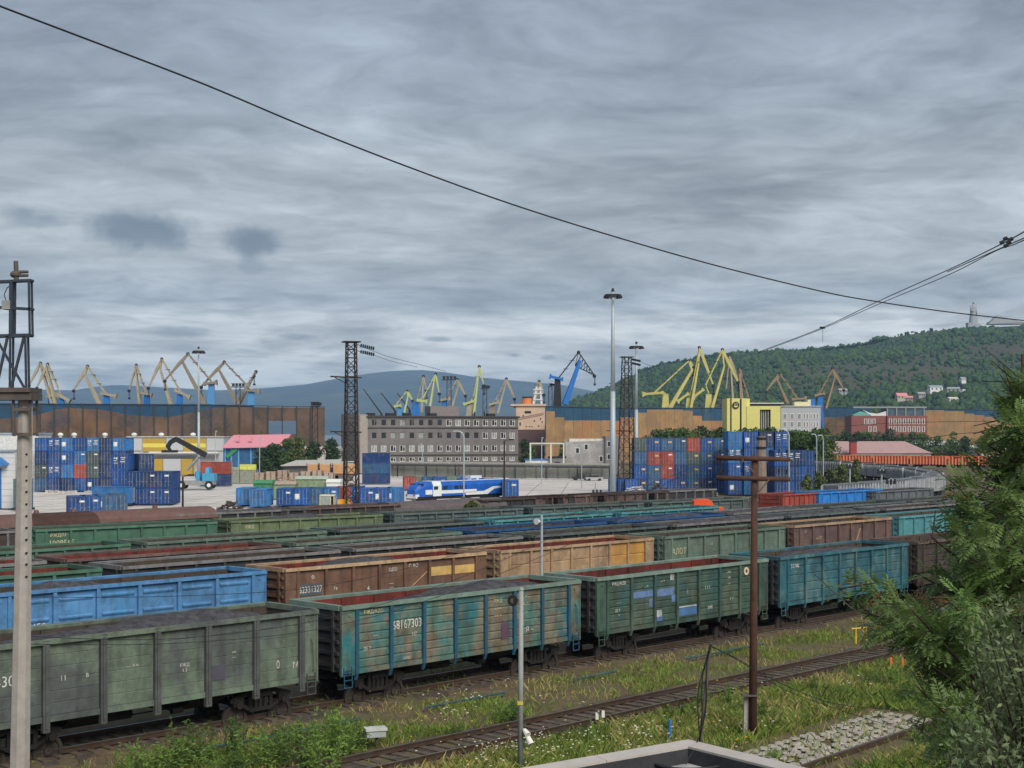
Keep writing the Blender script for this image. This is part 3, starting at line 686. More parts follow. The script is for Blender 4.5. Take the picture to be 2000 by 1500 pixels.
for (x, z, s) in ((bx(4)-.1,3.0,'РЖД'),(bx(4)-.1,2.7,'=-=='),(bx(4)-.1,2.42,'==-='),(bx(5)-.1,3.05,'-=--'),(bx(5)-.1,2.75,'=-=-'),(bx(5)-.1,2.45,'--')): mark(w2, s, x, z, .2, cream)
patch(w2, bx(4)+.1, bx(4)+.55, 1.45, 2.1, mat('patch_violet', (.085,.055,.085), var=.25)); mark(w2, 'Я ~', bx(5)+.1, 1.7, .3)
mark(w2, '124357', bx(1), 1.30, .14)
mark(w3, 'РЖД/RZD', bx(0), 3.12, .2); mark(w3, '- - -', bx(0), 2.3, .2); mark(w3, '25 7', bx(0)-.1, 1.95, .18); mark(w3, '*', bx(0), 1.72, .2)
pb = mat('patch_paleblue', (.11,.18,.36), var=.3, dirt=(.05,.09,.10), dirt_amt=.8, dirt_scale=2.5); pl = mat('patch_white', (.36,.41,.42), var=.3, dirt=(.06,.1,.1), dirt_amt=.7, dirt_scale=3); pblue2 = mat('patch_blue', (.06,.14,.33), var=.3, dirt=(.05,.09,.09), dirt_amt=.8, dirt_scale=3)
patch(w3, bx(1)-.75, bx(1)+.72, 2.38, 2.66, pb); patch(w3, bx(2)-.72, bx(2)+.62, 2.33, 2.66, pb); patch(w3, bx(2)+.45, bx(2)+.72, 2.0, 2.32, pb); patch(w3, bx(1)+.45, bx(1)+.7, 1.9, 2.3, pb)
patch(w3, bx(2)-.75, bx(2)-.25, 1.42, 1.72, pl); patch(w3, bx(2)-.75, bx(2)-.2, 1.22, 1.42, pblue2); patch(w3, bx(3)-.7, bx(3)+.7, 1.30, 1.65, pblue2); patch(w3, bx(3)-.7, bx(3)+.7, 1.68, 1.74, pl)
patch(w3, bx(2)+.35, bx(2)+.62, 3.0, 3.3, pl)
for (x, z, s) in ((bx(5),3.05,'-==-'),(bx(5),2.78,'=='),(bx(5),2.5,'-='),(bx(4)-.1,2.45,'1 1 1'),(bx(5)+.2,1.75,'Г Г'),(bx(4)+.1,1.5,'У/М'),(bx(3),2.4,'|'),(bx(1)+.3,2.85,'- = '),(bx(2)-.2,3.0,'~ +')): mark(w3, s, x, z, .2)
b = MB(); n = 12
b.cyl((0,-1.5,0),(0,-1.47,0),.2,.2,14); em = b.obj('round_emblem', mat('emblem_cream', (.52,.42,.28), var=.2), w3, loc=(bx(6)-.25,0,3.0)); MB().cyl((0,-1.505,0),(0,-1.50,0),.09,.09,10).obj('emblem_centre', PAINTS and mat('emblem_dark', (.05,.05,.05)), em)
mark(w4, '51740', bx(0)-.1, 2.95, .3); mark(w4, '- - ', bx(0), 2.7, .2)
B = [o for o in bpy.data.objects if o.get('group') == 'open gondola wagons of the second row' and o.name.startswith('gondola')]
wb, wbr, wt, wg, wm = B[1], B[2], B[3], B[4], B[5]
mark(B[0], '54937459', bx(6), 1.9, .45); mark(wb, '54937459', bx(0)-.1, 2.0, .42)
patch(wbr, bx(0)-.72, bx(0)+.62, 2.15, 2.68, mat('number_board', (.07,.09,.11), var=.2), y=-1.45, name='number_board'); mark(wbr, '62331327', bx(0)-.05, 2.42, .42, y=-1.466, sx=.8)
mark(wbr, 'о', bx(0)+.1, 3.0, .3, y=-1.45); mark(wbr, 'ОДО', bx(3)+.1, 3.0, .24, y=-1.45); mark(wbr, 'С АО', bx(4)-.2, 3.1, .26, y=-1.45); mark(wbr, '-----', bx(3), 2.35, .2, y=-1.45); mark(wbr, '-----', bx(3), 2.15, .2, y=-1.45); mark(wbr, '4.', bx(2)+.2, 2.2, .3, y=-1.45); mark(wbr, 'Г8', bx(1)-.2, 2.35, .2, y=-1.45)
pyel = mat('patch_yellow', (.50,.34,.12), var=.25, dirt=(.2,.12,.06))
patch(wbr, bx(5)-.74, bx(5)+.74, 2.5, 2.95, pyel, y=-1.45); patch(wbr, bx(6)-.74, bx(6)+.74, 2.5, 2.92, pyel, y=-1.45)
b = MB().beam((bx(4)-.3,-1.458,2.1),(bx(4)+.7,-1.458,2.75),.012,.08,up=(0,1,0)); b.obj('paint_stroke', mat('stroke_tan', (.4,.28,.15)), wbr)
mark(wg, 'АЛОТ', bx(0), 2.5, .5, cream, y=-1.45); mark(wg, '- -', bx(0), 2.9, .2, cream, y=-1.45); mark(wg, '1-2', bx(2), 2.8, .2, y=-1.45)
mark(wm, '~ / г', bx(1), 2.5, .4, cream, y=-1.45); mark(wm, '-г', bx(0), 3.0, .3, y=-1.45)
MB().beam((bx(4)-.1,-1.458,1.9),(bx(4)+.5,-1.458,2.9),.012,.10,up=(0,1,0)).obj('paint_stroke', MATS['stroke_tan'], wm)
Fw = [o for o in bpy.data.objects if o.get('group') == 'gondola wagons of the sixth row' and o.name.startswith('gondola')]
mark(Fw[1], '61009565', bx(0)+.1, 2.55, .5, cream, y=-1.45); mark(Fw[1], 'РЖД/М', bx(0), 3.05, .3, cream, y=-1.45); mark(Fw[2], '60157804', bx(0)+.1, 2.55, .4, cream, y=-1.45); mark(Fw[2], 'РЖД', bx(0), 3.0, .3, cream, y=-1.45)

# ---------------------------------------------------------------- shipping containers
CONT_C = {'blue':(.014,.088,.32),'deepblue':(.012,.055,.20),'navy':(.018,.045,.13),'lightblue':(.03,.16,.41),'steelblue':(.03,.10,.22),'red':(.36,.07,.05),'greygreen':(.07,.10,.10),'green':(.06,.20,.10),'palegreen':(.18,.27,.2),'orange':(.5,.16,.05),'white':(.6,.62,.62)}
def cmat(k): return mat('container_'+k, CONT_C[k], objvar=.28, var=.22, rough=.6, dirt=tuple(x*.45 for x in CONT_C[k]), dirt_amt=.7, dirt_scale=.8, streak=.45, scale=1.2, second=[(.16,.12,.10)], second_amt=.35, second_scale=1.1)
def corr(L, y, z0, z1, n, sgn):
    # corrugated sheet standing at y along x
    b = MB(); vs = []; xs_ = []
    for i in range(n):
        x = -L/2+L*i/n; w = L/n
        xs_ += [(x, 0), (x+w*.35, 0), (x+w*.5, .04), (x+w*.85, .04)]
    xs_.append((L/2, 0))
    for x, d in xs_: vs += [(x, y+sgn*d, z0), (x, y+sgn*d, z1)]
    b.add(vs, [(2*i,2*i+2,2*i+3,2*i+1) for i in range(len(xs_)-1)]); return b
CM = {}
def cont_meshes(Lx, Hc):
    k = (Lx, Hc)
    if k in CM: return CM[k]
    W2 = 1.22; b = MB()
    b.box(-Lx/2+.03,Lx/2-.05,-W2+.06,W2-.06,.05,Hc-.03)
    for s in (-1,1):
        c = corr(Lx-.1, s*(W2-.04), .14, Hc-.1, int(Lx/.28), s); b.add(c.v, c.f)
    body = blankmat(b.mesh('body'))
    b = MB()
    for x in (-Lx/2, Lx/2):
        for y in (-W2, W2): b.box(x-.07,x+.07,y-.07,y+.07,0,Hc)
        b.box(x-.06,x+.06,-W2,W2,0,.14); b.box(x-.06,x+.06,-W2,W2,Hc-.11,Hc)
    for y in (-W2, W2): b.box(-Lx/2,Lx/2,y-.05,y+.05,0,.14); b.box(-Lx/2,Lx/2,y-.05,y+.05,Hc-.09,Hc)
    frame = blankmat(b.mesh('corner_frame'))
    b = MB(); x = Lx/2+.0
    b.box(x-.03,x+.03,.02,W2-.07,.15,Hc-.12)
    for z in (.5,1.0,1.5,2.0): b.box(x+.03,x+.045,.08,W2-.12,z,z+.22)
    door = blankmat(b.mesh('door'))
    b = MB()
    for y in (.3,.82): b.cyl((x+.08,y,.18),(x+.08,y,Hc-.14),.03,n=5); b.box(x+.05,x+.12,y-.02,y+.25,1.0,1.06)
    bar = blankmat(b.mesh('locking_bar'))
    CM[k] = (body, frame, door, bar); return CM[k]
barm = mat('bar_metal', (.30,.33,.36), var=.3, rough=.5, metal=.3); wlab = mat('container_logo_white', (.7,.72,.72), var=.1)
yard_boxes = 0
def letter_marks(t, x, Hc):
    b = MB()
    for i, (y0, w_, z0, h_) in enumerate(((-1.0,.3,.55,.18),(-.6,.22,.5,.32),(-1.0,.5,1.0,.10),(.15,.8,.5,.12),(.2,.6,.8,.10),(.1,.8,1.15,.14),(-.95,.6,1.4,.08))): b.box(x-.02,x,y0,y0+w_,Hc-z0-h_,Hc-z0)
    b.obj('lettering_marks', wlab, t)['kind'] = 'stuff'
def container(p, ang, c, label, group, L=6.06, Hc=2.59, logo=None, doors=True):
    t = thing('shipping_container', label, 'container', p, ang, group); m = cmat(c); body, fr, dr, bar = cont_meshes(L, Hc)
    link('body', body, t, m=m); link('corner_frame', fr, t, m=m)
    if doors:
        for r in (1, -1):
            d = link('door', dr, t, m=m); d.scale = (1, r, 1); bb = link('locking_bar', bar, d, m=barm)
    if logo == 'plate': MB().box(L/2+.05,L/2+.07,-1.0,-.25,.9,1.75).obj('logo_plate', wlab, t)
    if logo == 'side': MB().box(-L/2+.4,-L/2+1.3,-1.31,-1.28,.8,1.8).obj('logo_plate', wlab, t)
    if logo == 'mark': MB().box(L/2+.05,L/2+.07,.2,.9,Hc-.75,Hc-.5).obj('marking_patch', wlab, t)
    if logo == 'yellow': MB().box(L/2+.05,L/2+.07,.1,.85,Hc-1.0,Hc-.65).obj('marking_patch', mat('marking_ochre', (.6,.42,.16)), t)
    if logo == 'text':
        letter_marks(t, L/2+.08, Hc)
    return t
TN = ['bottom','second','third','top']
END = -HP   # door end towards the viewer
# left stack: seven columns, four high
grid = [['steelblue','deepblue','navy','blue','deepblue','navy','navy'],
        ['greygreen','blue','lightblue','red','greygreen','navy','navy'],
        ['navy','blue','blue','lightblue','greygreen','navy','deepblue'],
        ['blue','blue','lightblue','deepblue','lightblue','navy','lightblue']]
logos = {(3,1):'text',(3,2):'plate',(2,2):'plate',(3,4):'text',(2,3):'mark',(2,4):'mark',(1,0):'mark',(1,4):'mark',(0,4):'plate',(1,1):'text',(3,6):'plate'}
cn = ['first','second','third','fourth','fifth','sixth','last']
for r in range(4):
    for c in range(7):
        if r == 0 and c > 0 and c < 1: continue
        px = 81+c*25.2
        p = WS(px, 900, 320); p.z = PORT+2.6*r; p.y += 3
        container(p, END, grid[r][c], f"{grid[r][c].replace('steelblue','steel blue').replace('greygreen','grey-green').replace('lightblue','light blue').replace('deepblue','deep blue')} container, {TN[r]} of the {cn[c]} column, tall stack right of the concrete pole", 'containers of the tall left stack', logo=logos.get((r,c)))
# nearer blocks in front of it
for r in range(3):
    p = WS(234, 900, 276); p.z = PORT+2.6*r; p.y += 3
    container(p, END, 'blue', f"bright blue container, {['bottom','middle','top'][r]} of the lone column beside the navy stack", 'containers of the near left blocks', logo='text' if r == 2 else None)
    p = WS(268, 900, 279); p.z = PORT+2.6*r; p.y += 3
    container(p, END+.5, 'navy', f"navy container, {['bottom','middle','top'][r]} tier, just right of the bright blue column", 'containers of the near left blocks')
for c in range(3):
    for r in range(2):
        p = WS(263+c*28, 900, 264); p.z = PORT+2.6*r; p.y += 3
        container(p, END, ['deepblue','navy','deepblue'][c] if r else 'deepblue', f"deep blue container with white bars, {['lower','upper'][r]} of the {['left','middle','right'][c]} pair by the open yard", 'containers of the near left blocks', logo='mark' if c else None)
p = WS(222, 965, 262); p.z = PORT+.3; container(p, .1, 'lightblue', 'light blue container lying side-on in front of the deep blue pairs', 'single containers of the yard')
for i, (px, c, lg) in enumerate(((150,'deepblue','mark'),(176,'blue','mark'),(200,'steelblue','plate'),(228,'steelblue',None))):
    p = WS(px, 980, 236+i*3); p.z = ground_z(p.x, p.y)-.2; container(p, END+.35, c, ['small deep blue container nearest the concrete pole','blue container second in the low line behind the brown roof','steel blue container with a white plate behind the brown roof','plain steel blue container ending the low line'][i], 'containers behind the brown-roofed wagon', logo=lg)
# right stack
rg = [['deepblue','steelblue','blue','deepblue','steelblue','navy','blue'],
      ['blue','steelblue','red','deepblue','steelblue','blue','deepblue'],
      ['steelblue','red','red','steelblue','greygreen','steelblue','navy'],
      ['greygreen','blue','steelblue','steelblue','red','blue','steelblue']]
lg2 = ['yellow','mark',None,'yellow','yellow','mark',None]
for r in range(4):
    for c in range(7):
        p = WS(1252+c*25.8, 900, 316); p.z = PORT+2.6*r; p.y += 3
        container(p, END, rg[r][c], f"{rg[r][c].replace('steelblue','steel blue').replace('greygreen','grey-green').replace('deepblue','deep blue')} container, {TN[r]} of the {cn[c]} column, stack right of the lattice mast", 'containers of the right stack', logo=lg2[(r*3+c)%7])
RH = 2.9
for r in range(4):
    for c in range(4):
        p = WS(1436+c*30.5, 900, 305); p.z = PORT+RH*r; p.y += 3
        container(p, END, [['blue','lightblue','blue','blue'],['blue','blue','deepblue','blue'],['lightblue','blue','lightblue','blue'],['lightblue','blue','navy','blue']][r][c], f"tall {['blue','bright blue','navy or blue','far blue'][c]} container, {TN[r]} tier, {cn[c]} column behind the pole crossarms", 'tall containers behind the wooden pole', Hc=2.87, logo=['plate','mark','text',None][(r+c)%4])
for r in range(3):
    for c in range(3):
        p = WS(1527+c*25, 900, 296); p.z = PORT+2.75*r; p.y += 3
        container(p, END, ['deepblue','blue','navy'][(r*2+c)%3], f"blue container with pale door bars, {['bottom','middle','top'][r]} tier, {cn[c]} column beside the bent street lamp", 'containers beside the bent street lamp', Hc=2.72, logo='text' if r == 2 and c < 2 else None)
# loose containers behind the seventh row
loose = [(484,264,'lightblue',None,'light blue container standing alone at the yard edge'),(511,258,'lightblue',None,'worn light blue container in front of the green roofed crate'),
 (562,262,'blue','mark','deep royal blue container with two white marks'),(594,263,'blue','plate','blue container with a white plate next to the royal blue one'),(620,264,'steelblue',None,'steel blue container left of the yellow cab'),
 (650,266,'lightblue','mark','light blue container right behind the yellow cab'),(672,268,'red',None,'rust red container behind the lattice tower'),(694,270,'blue','mark','blue container inside the feet of the lattice tower'),
 (721,262,'blue','mark','round-edged blue container right of the lattice tower'),(747,263,'blue','plate','blue container between the lattice tower and the locomotive'),(771,265,'lightblue','plate','light blue container left of the locomotive nose')]
for px, Y, c, lg, lb in loose:
    p = WS(px, 980, Y); p.z = PORT+.1; container(p, END, c, lb, 'loose containers behind the seventh row', logo=lg)
for px, Y, c, lb in ((715,345,'deepblue','deep blue container stack base, left of the office block wall'),):
    for r in range(3):
        for q in range(1):
            p = WS(735, 900, 362); p.z = PORT+2.28*r; container(p, .06, ['navy','steelblue','deepblue'][r], f"dark blue container side-on, {['bottom','middle','top'][r]} of the pile at the office block's left end", 'containers before the office block', L=6.06, Hc=2.25)
for i, (px, Y, c, lg) in enumerate(((800,330,'red',None),(816,332,'palegreen','plate'),(838,328,'steelblue',None),(858,326,'blue','mark'),(884,330,'palegreen','plate'),(902,332,'lightblue',None),(930,325,'orange','yellow'),(862,300,'steelblue',None),(905,298,'blue','mark'))):
    p = WS(px, 930, Y); p.z = PORT+(0 if i < 7 else -.1); container(p, END+.1, c, ['red','pale green','steel blue','blue','grey-green plated','light blue','orange','low steel blue','low blue'][i]+' container standing behind the locomotive', 'containers behind the locomotive', logo=lg)
p = WS(997, 950, 262); p.z = PORT+1.3; container(p, END, 'blue', 'bright blue container on a flat wagon right of the locomotive', 'single containers of the yard', logo='mark')
p = WS(997, 950, 262); fw = thing('flat_wagon', 'dark flat wagon under the bright blue container', 'freight wagon', (p.x, p.y, PORT), HP)
MB().box(-6.6,6.6,-1.3,1.3,1.0,1.28).obj('deck', gear_m, fw)
for bx_ in (-4.3,4.3): link('bogie', ME_BOGIE_LOW, fw, (bx_,0,0), m=gear_m)
for i, (px, Y) in enumerate(((1203,318),(1218,316),(1232,314))):
    p = WS(px, 940, Y); p.z = PORT; container(p, END, ['lightblue','deepblue','blue'][i], ['light','deep','mid'][i]+' blue container at the foot of the tall mast', 'containers at the tall mast', logo=None)
# ---------------------------------------------------------------- water, far hills
tag(MB().box(-9000,2600,745,7400,PORT+.1,PORT+.12).obj('water', mat('bay_water', (.05,.08,.10), var=.1, rough=.25)), kind='structure')
def interp(pts, x):
    if x <= pts[0][0]: return pts[0][1]
    for (a, b), (c, d) in zip(pts, pts[1:]):
        if x <= c: return b+(d-b)*(x-a)/(c-a)
    return pts[-1][1]
far_crest = [(-1500,700),(-400,745),(0,757),(60,760),(150,762),(190,754),(230,751),(300,755),(370,759),(430,762),(520,757),(600,750),(660,739),(720,730),(760,725),(820,722),(870,727),(920,735),(980,741),(1040,746),(1100,752),(1150,762),(1200,772),(1300,790),(1500,800),(2500,800)]
FY0, FY1 = 7000.0, 11500.0
def far_z(x, y):
    px = 1000+x*F/y if y > 0 else 0
    top = (HZ-interp(far_crest, 1000+x*F/FY1))*FY1/F+H
    k = (y-FY0)/(FY1-FY0)
    k = min(1, max(0, k)); z = PORT-2+(top-PORT+2)*(k**.85)
    if y > FY1: z = top-(y-FY1)*.05
    z += 28*noise.fractal(Vector((x/780, y/780, 3)), 1, 2, 5)*(1-abs(k-.5)*1.7 if 0 < k < 1 else .12)
    return z
far_m = mat('far_hill_heath', (.045,.062,.040), var=.6, rough=1, scale=.002, dirt=(.020,.036,.026), dirt_amt=.95, dirt_scale=.0018, second=[(.13,.12,.075)], second_amt=.5, second_scale=.003)
grid_obj('distant_hill', lerp_list(-7000, 6000, 150), lerp_list(6600, 12600, 56), far_z, far_m)
near_crest = [(1050,812),(1100,794),(1130,778),(1180,762),(1220,742),(1260,722),(1300,710),(1350,703),(1400,694),(1450,689),(1500,687),(1560,686),(1620,680),(1690,671),(1720,663),(1770,652),(1830,643),(1880,639),(1950,634),(2000,632),(2100,622),(2600,600)]
NY0, NY1 = 780.0, 2396.0
def near_z(x, y):
    # a hill whose ridge runs along Y = 2450; its foot follows the shore
    top = (HZ-interp(near_crest, 1000+x*F/NY1))*NY1/F+H
    y0 = NY0+700*max(0, min(1, (420-x)/400.0))
    k = (y-y0)/(NY1-y0); k = min(1, max(0, k))
    z = PORT+(top-PORT)*(.15*k+.85*k*k*(3-2*k)*.6+.34*k*.85 if k < 1 else 1)
    if y > NY1: z = top-(y-NY1)*.12
    z += 7*noise.fractal(Vector((x/160, y/160, 7)), 1, 2, 5)*min(1, k*3)*(0.25 if k > .97 else 1)
    return z
near_m = mat('hill_heath', (.060,.066,.036), var=.35, rough=1, scale=.02, dirt=(.035,.06,.03), dirt_amt=.9, dirt_scale=.012, second=[(.085,.063,.05)], second_amt=.75, second_scale=.008)
grid_obj('green_hill', lerp_list(60, 2100, 160), lerp_list(700, 2900, 105), near_z, near_m)
# birch forest on the hill: a mass of small crowns
def ico():
    t = (1+5**.5)/2; v = np.array([(-1,t,0),(1,t,0),(-1,-t,0),(1,-t,0),(0,-1,t),(0,1,t),(0,-1,-t),(0,1,-t),(t,0,-1),(t,0,1),(-t,0,-1),(-t,0,1)], float); v /= np.linalg.norm(v[0])
    f = np.array([(0,11,5),(0,5,1),(0,1,7),(0,7,10),(0,10,11),(1,5,9),(5,11,4),(11,10,2),(10,7,6),(7,1,8),(3,9,4),(3,4,2),(3,2,6),(3,6,8),(3,8,9),(4,9,5),(2,4,11),(6,2,10),(8,6,7),(9,8,1)])
    return v, f
IV, IF = ico()
def forest(name, n, m, place, size, kind='stuff', label=None, squash=1.0):
    vs = []; fs = []; k = 0; tries = 0
    while k < n and tries < n*8:
        tries += 1; p = place()
        if p is None: continue
        r = size()*(1+.3*noise.noise(Vector((p[0]/30, p[1]/30, 0)))); j = RNG.uniform(.6, 1.25, (12,1))
        vs.append(IV*j*np.array([r, r, r*squash*RNG.uniform(.9,1.5)])+np.array([p[0], p[1], p[2]+r*.6])); fs.append(IF+12*k); k += 1
    o = np_mesh(name, np.concatenate(vs), np.concatenate(fs), m, kind=kind)
    if label: o['label'] = label
    return o
rn = random.Random(5)
def place_hill(dense):
    def f():
        y = rn.uniform(850, 2470)
        x = rn.uniform(60, .40*y)
        px = 1000+x*F/y
        if px < 1100 or px > 2060: return None
        z = near_z(x, y)
        py = HZ-(z-H)*F/y
        for hx, hy, hw in ((1826,764,24),(1862,766,22),(1875,764,16),(1760,780,20),(1775,782,14),(1645,768,18),(1798,774,14),(1860,784,16),(1880,745,12),(1905,636,90)):
            if abs(px-hx) < hw and hy-3 < py < hy+9: return None
        d = noise.fractal(Vector((px/170, py/34, 2)), 1, 2, 3)
        band = abs((py-interp([(1400,735),(1600,740),(1750,730),(2000,690)], px)))   # open heath band across the slope
        if px > 1540 and band < 30 and rn.random() < .88: return None
        if d < -.22+dense and rn.random() < .82: return None
        return (x, y, z)
    return f
fol1 = mat('birch_crown', (.050,.095,.028), var=.55, rough=1, scale=.06, dirt=(.022,.05,.022), dirt_amt=.9, dirt_scale=.03)
fol2 = mat('willow_crown', (.025,.055,.034), var=.5, rough=1, scale=.05)
forest('hill_forest', 36000, fol1, place_hill(0.0), lambda: rn.uniform(1.3, 3.0)+(1.8 if rn.random() < .08 else 0), label='birch scrub covering the green hill')
forest('hill_forest', 10000, fol2, place_hill(.1), lambda: rn.uniform(1.5, 4.0), label='dark willow thickets on the green hill')
# ---- houses on the slope
def rbox(b, c, ux, uy, sx, sy, z0, z1):
    vs = []
    for z in (z0, z1):
        for a, d in ((-1,-1),(1,-1),(1,1),(-1,1)):
            p = c+ux*(a*sx/2)+uy*(d*sy/2); vs.append((p.x,p.y,z))
    return b.add(vs, [(3,2,1,0),(4,5,6,7),(0,1,5,4),(1,2,6,5),(2,3,7,6),(3,0,4,7)])
def house(px, py, Y, w, hgt, d, rz, wallm, roofm, label, roof='gable', rh=1.8, nwin=3, cat='house', group=None, floors=1, winm=None, basez=None, name='house', framem=None):
    p = WS(px, py, Y)
    if basez is not None: p.z = basez
    t = thing(name, label, cat, p, rz, group)
    MB().box(-w/2,w/2,-d/2,d/2,-3,hgt).obj('wall', wallm, t)
    if roof == 'gable':
        MB().prism([(-d/2-.4,hgt),(d/2+.4,hgt),(0,hgt+rh)], -w/2-.4, w/2+.4).obj('roof', roofm, t)
    elif roof == 'hip':
        b = MB(); e = .5; b.add([(-w/2-e,-d/2-e,hgt),(w/2+e,-d/2-e,hgt),(w/2+e,d/2+e,hgt),(-w/2-e,d/2+e,hgt),(-w/2+d/2,0,hgt+rh),(w/2-d/2,0,hgt+rh)], [(0,1,5,4),(1,2,5),(2,3,4,5),(3,0,4),(3,2,1,0)]); b.obj('roof', roofm, t)
    else: MB().box(-w/2-.2,w/2+.2,-d/2-.2,d/2+.2,hgt,hgt+.35).obj('roof', roofm, t)
    wm = winm or mat('window_dark', (.03,.035,.045), var=.3, rough=.3)
    for fl in range(floors):
        fh = hgt/floors
        for i in range(nwin):
            x = -w/2+w*(i+.5)/nwin
            ww = min(1.3, w/nwin*.5); z = fl*fh+fh*.35
            wi = MB().box(x-ww/2-.12,x+ww/2+.12,-d/2-.06,-d/2+.05,z-.12,z+fh*.42+.12).obj('window', framem or wallm, t)
            MB().box(x-ww/2,x+ww/2,-d/2-.09,-d/2-.055,z,z+fh*.42).obj('pane', wm, wi)
    return t
def slope_Y(px, py):
    Y = 850.0
    while Y < 2380 and near_z((px-1000)*Y/F, Y) < H-(py-HZ)*Y/F: Y += 6
    return Y
wht = mat('house_white', (.62,.63,.62), var=.1); gry = mat('house_grey', (.28,.29,.29), var=.15); pinkr = mat('roof_pink', (.55,.22,.24), var=.15); greyr = mat('roof_grey', (.30,.32,.33), var=.15)
def slope_house(px, py, Yd, w, *a, **k):
    Y = slope_Y(px, py+4); return house(px, py, Y+44, w*Y/(Yd*.94), a[0]*Y/(Yd*.94), *a[1:], **k)
slope_house(1826,764,1500,13,4,8,.1,wht,mat('roof_bluegrey',(.24,.32,.38)),'white bungalow with blue-grey roof on the hillside by the dark round tree')
slope_house(1862,766,1540,12,3.4,8,-.3,gry,greyr,'grey cottage with pale roof right of the white hillside bungalow')
slope_house(1875,764,1500,9,1.5,6,-.8,wht,wht,'low white shed at the edge of the hillside garden',roof='flat')
slope_house(1760,780,1250,9,2.8,6,.2,mat('house_cream',(.4,.38,.3)),pinkr,'small hillside house with a bright pink gable roof',rh=3)
slope_house(1775,782,1260,6,2.2,6,-.2,gry,pinkr,'low outbuilding with a faded pink roof beside the pink gable house')
slope_house(1645,768,1400,8,2.8,6,.2,gry,greyr,'grey cottage under the tan crane jib on the slope')
slope_house(1798,774,1350,7,2.2,6,.3,gry,greyr,'tiny weathered cottage left of the white bungalow')
slope_house(1860,784,1200,8,2,6,.3,wht,mat('roof_cream',(.5,.48,.42)),'cream-roofed shed lowest on the hillside')
slope_house(1880,745,1700,6,3,5,.3,wht,greyr,'little white hut highest on the slope')
# ---- monument: a plain tall figure and a pitched block beside it
p = WS(1900, 637, 2440); mon = thing('hilltop_statue', 'tall pale stone figure in a long coat standing on the hilltop', 'statue', p); mon.scale = (1.1,1.1,1.12)
stone = mat('monument_stone', (.30,.32,.34), var=.1)
MB().box(-9,10,-6,6,-8,3.2).box(-9,-5,-6,6,3,5).obj('pedestal', stone, mon)
b = MB(); prof = [(0,7.4,5.2),(6,7.0,5.0),(14,6.2,4.6),(22,5.6,4.3),(27,5.3,4.0),(31,5.2,3.8),(33,4.2,3.2),(34.3,2.2,2.0),(35,1.5,1.5)]
n = 14; z0 = 3.0
for z, rx, ry in prof:
    for i in range(n):
        t_ = 2*math.pi*i/n; b.v.append((rx*math.cos(t_)*(.86+.14*math.cos(3*t_))+.03*z, ry*math.sin(t_), z0+z*.86))
for j in range(len(prof)-1):
    for i in range(n): b.f.append((j*n+i, j*n+(i+1)%n, (j+1)*n+(i+1)%n, (j+1)*n+i))
b.obj('coat', stone, mon, smooth=True)
MB().ball((1.2,0,z0+32.3), 1.9, 1.9, 2.4, 10, 8).obj('head', stone, mon, smooth=True)
MB().cyl((-3.6,-2.5,z0+27),(-4.6,-4,z0+20),1.5,1.2,8).cyl((-4.6,-4,z0+20),(0,-4.6,z0+19.5),1.2,1.0,8).obj('arm', stone, mon, smooth=True)
MB().cyl((4.4,-2,z0+26),(4.7,-3,z0+15),1.5,1.2,8).obj('arm', stone, mon, smooth=True)
MB().beam((4.2,2.5,z0+31),(2.6,4.2,z0+14),.8,.8).obj('strap', stone, mon)
p = WS(1960, 634, 2440); tb = thing('memorial_block', 'low grey memorial building with a slanting roof beside the statue', 'memorial', p)
MB().prism([(-8,0),(8,0),(8,4),(-8,4)], -26, 30).obj('wall', stone, tb)
MB().add([(-28,-9,0),(32,-9,3),(32,9,3),(-28,9,0),(-12,-9,15),(-12,9,15)], [(0,1,4),(3,5,2),(0,4,5,3),(1,2,5,4),(0,3,2,1)]).obj('slanting_roof', stone, tb)

# ---------------------------------------------------------------- dust screens round the coal yards
net_m = mat('screen_net_blue', (.028,.085,.16), var=.2, rough=.9, alpha=.72, scale=.1)
net_b = mat('screen_net_brown', (.13,.088,.06), var=.35, rough=.9, alpha=.76, scale=.25, dirt=(.30,.165,.085), dirt_amt=.9, dirt_scale=.055, second=[(.06,.075,.08)], second_amt=.5, second_scale=.05)
tan_m = mat('screen_sheet_tan', (.30,.185,.085), var=.25, rough=.85, scale=.3, dirt=(.20,.14,.08), dirt_amt=.9, dirt_scale=.10, second=[(.36,.145,.075)], second_scale=.06, second_amt=.7, streak=.25, objvar=.12)
spost = mat('screen_post', (.045,.05,.055), var=.2)
def slab(a, b, a0, b0, a1, b1, th):
    vs = [(p.x, p.y+dy, z) for dy in (-th/2, th/2) for p, z in ((a,a0),(b,b0),(b,b1),(a,a1))]
    return MB().add(vs, [(0,1,2,3),(7,6,5,4),(0,4,5,1),(1,5,6,2),(2,6,7,3),(3,7,4,0)])
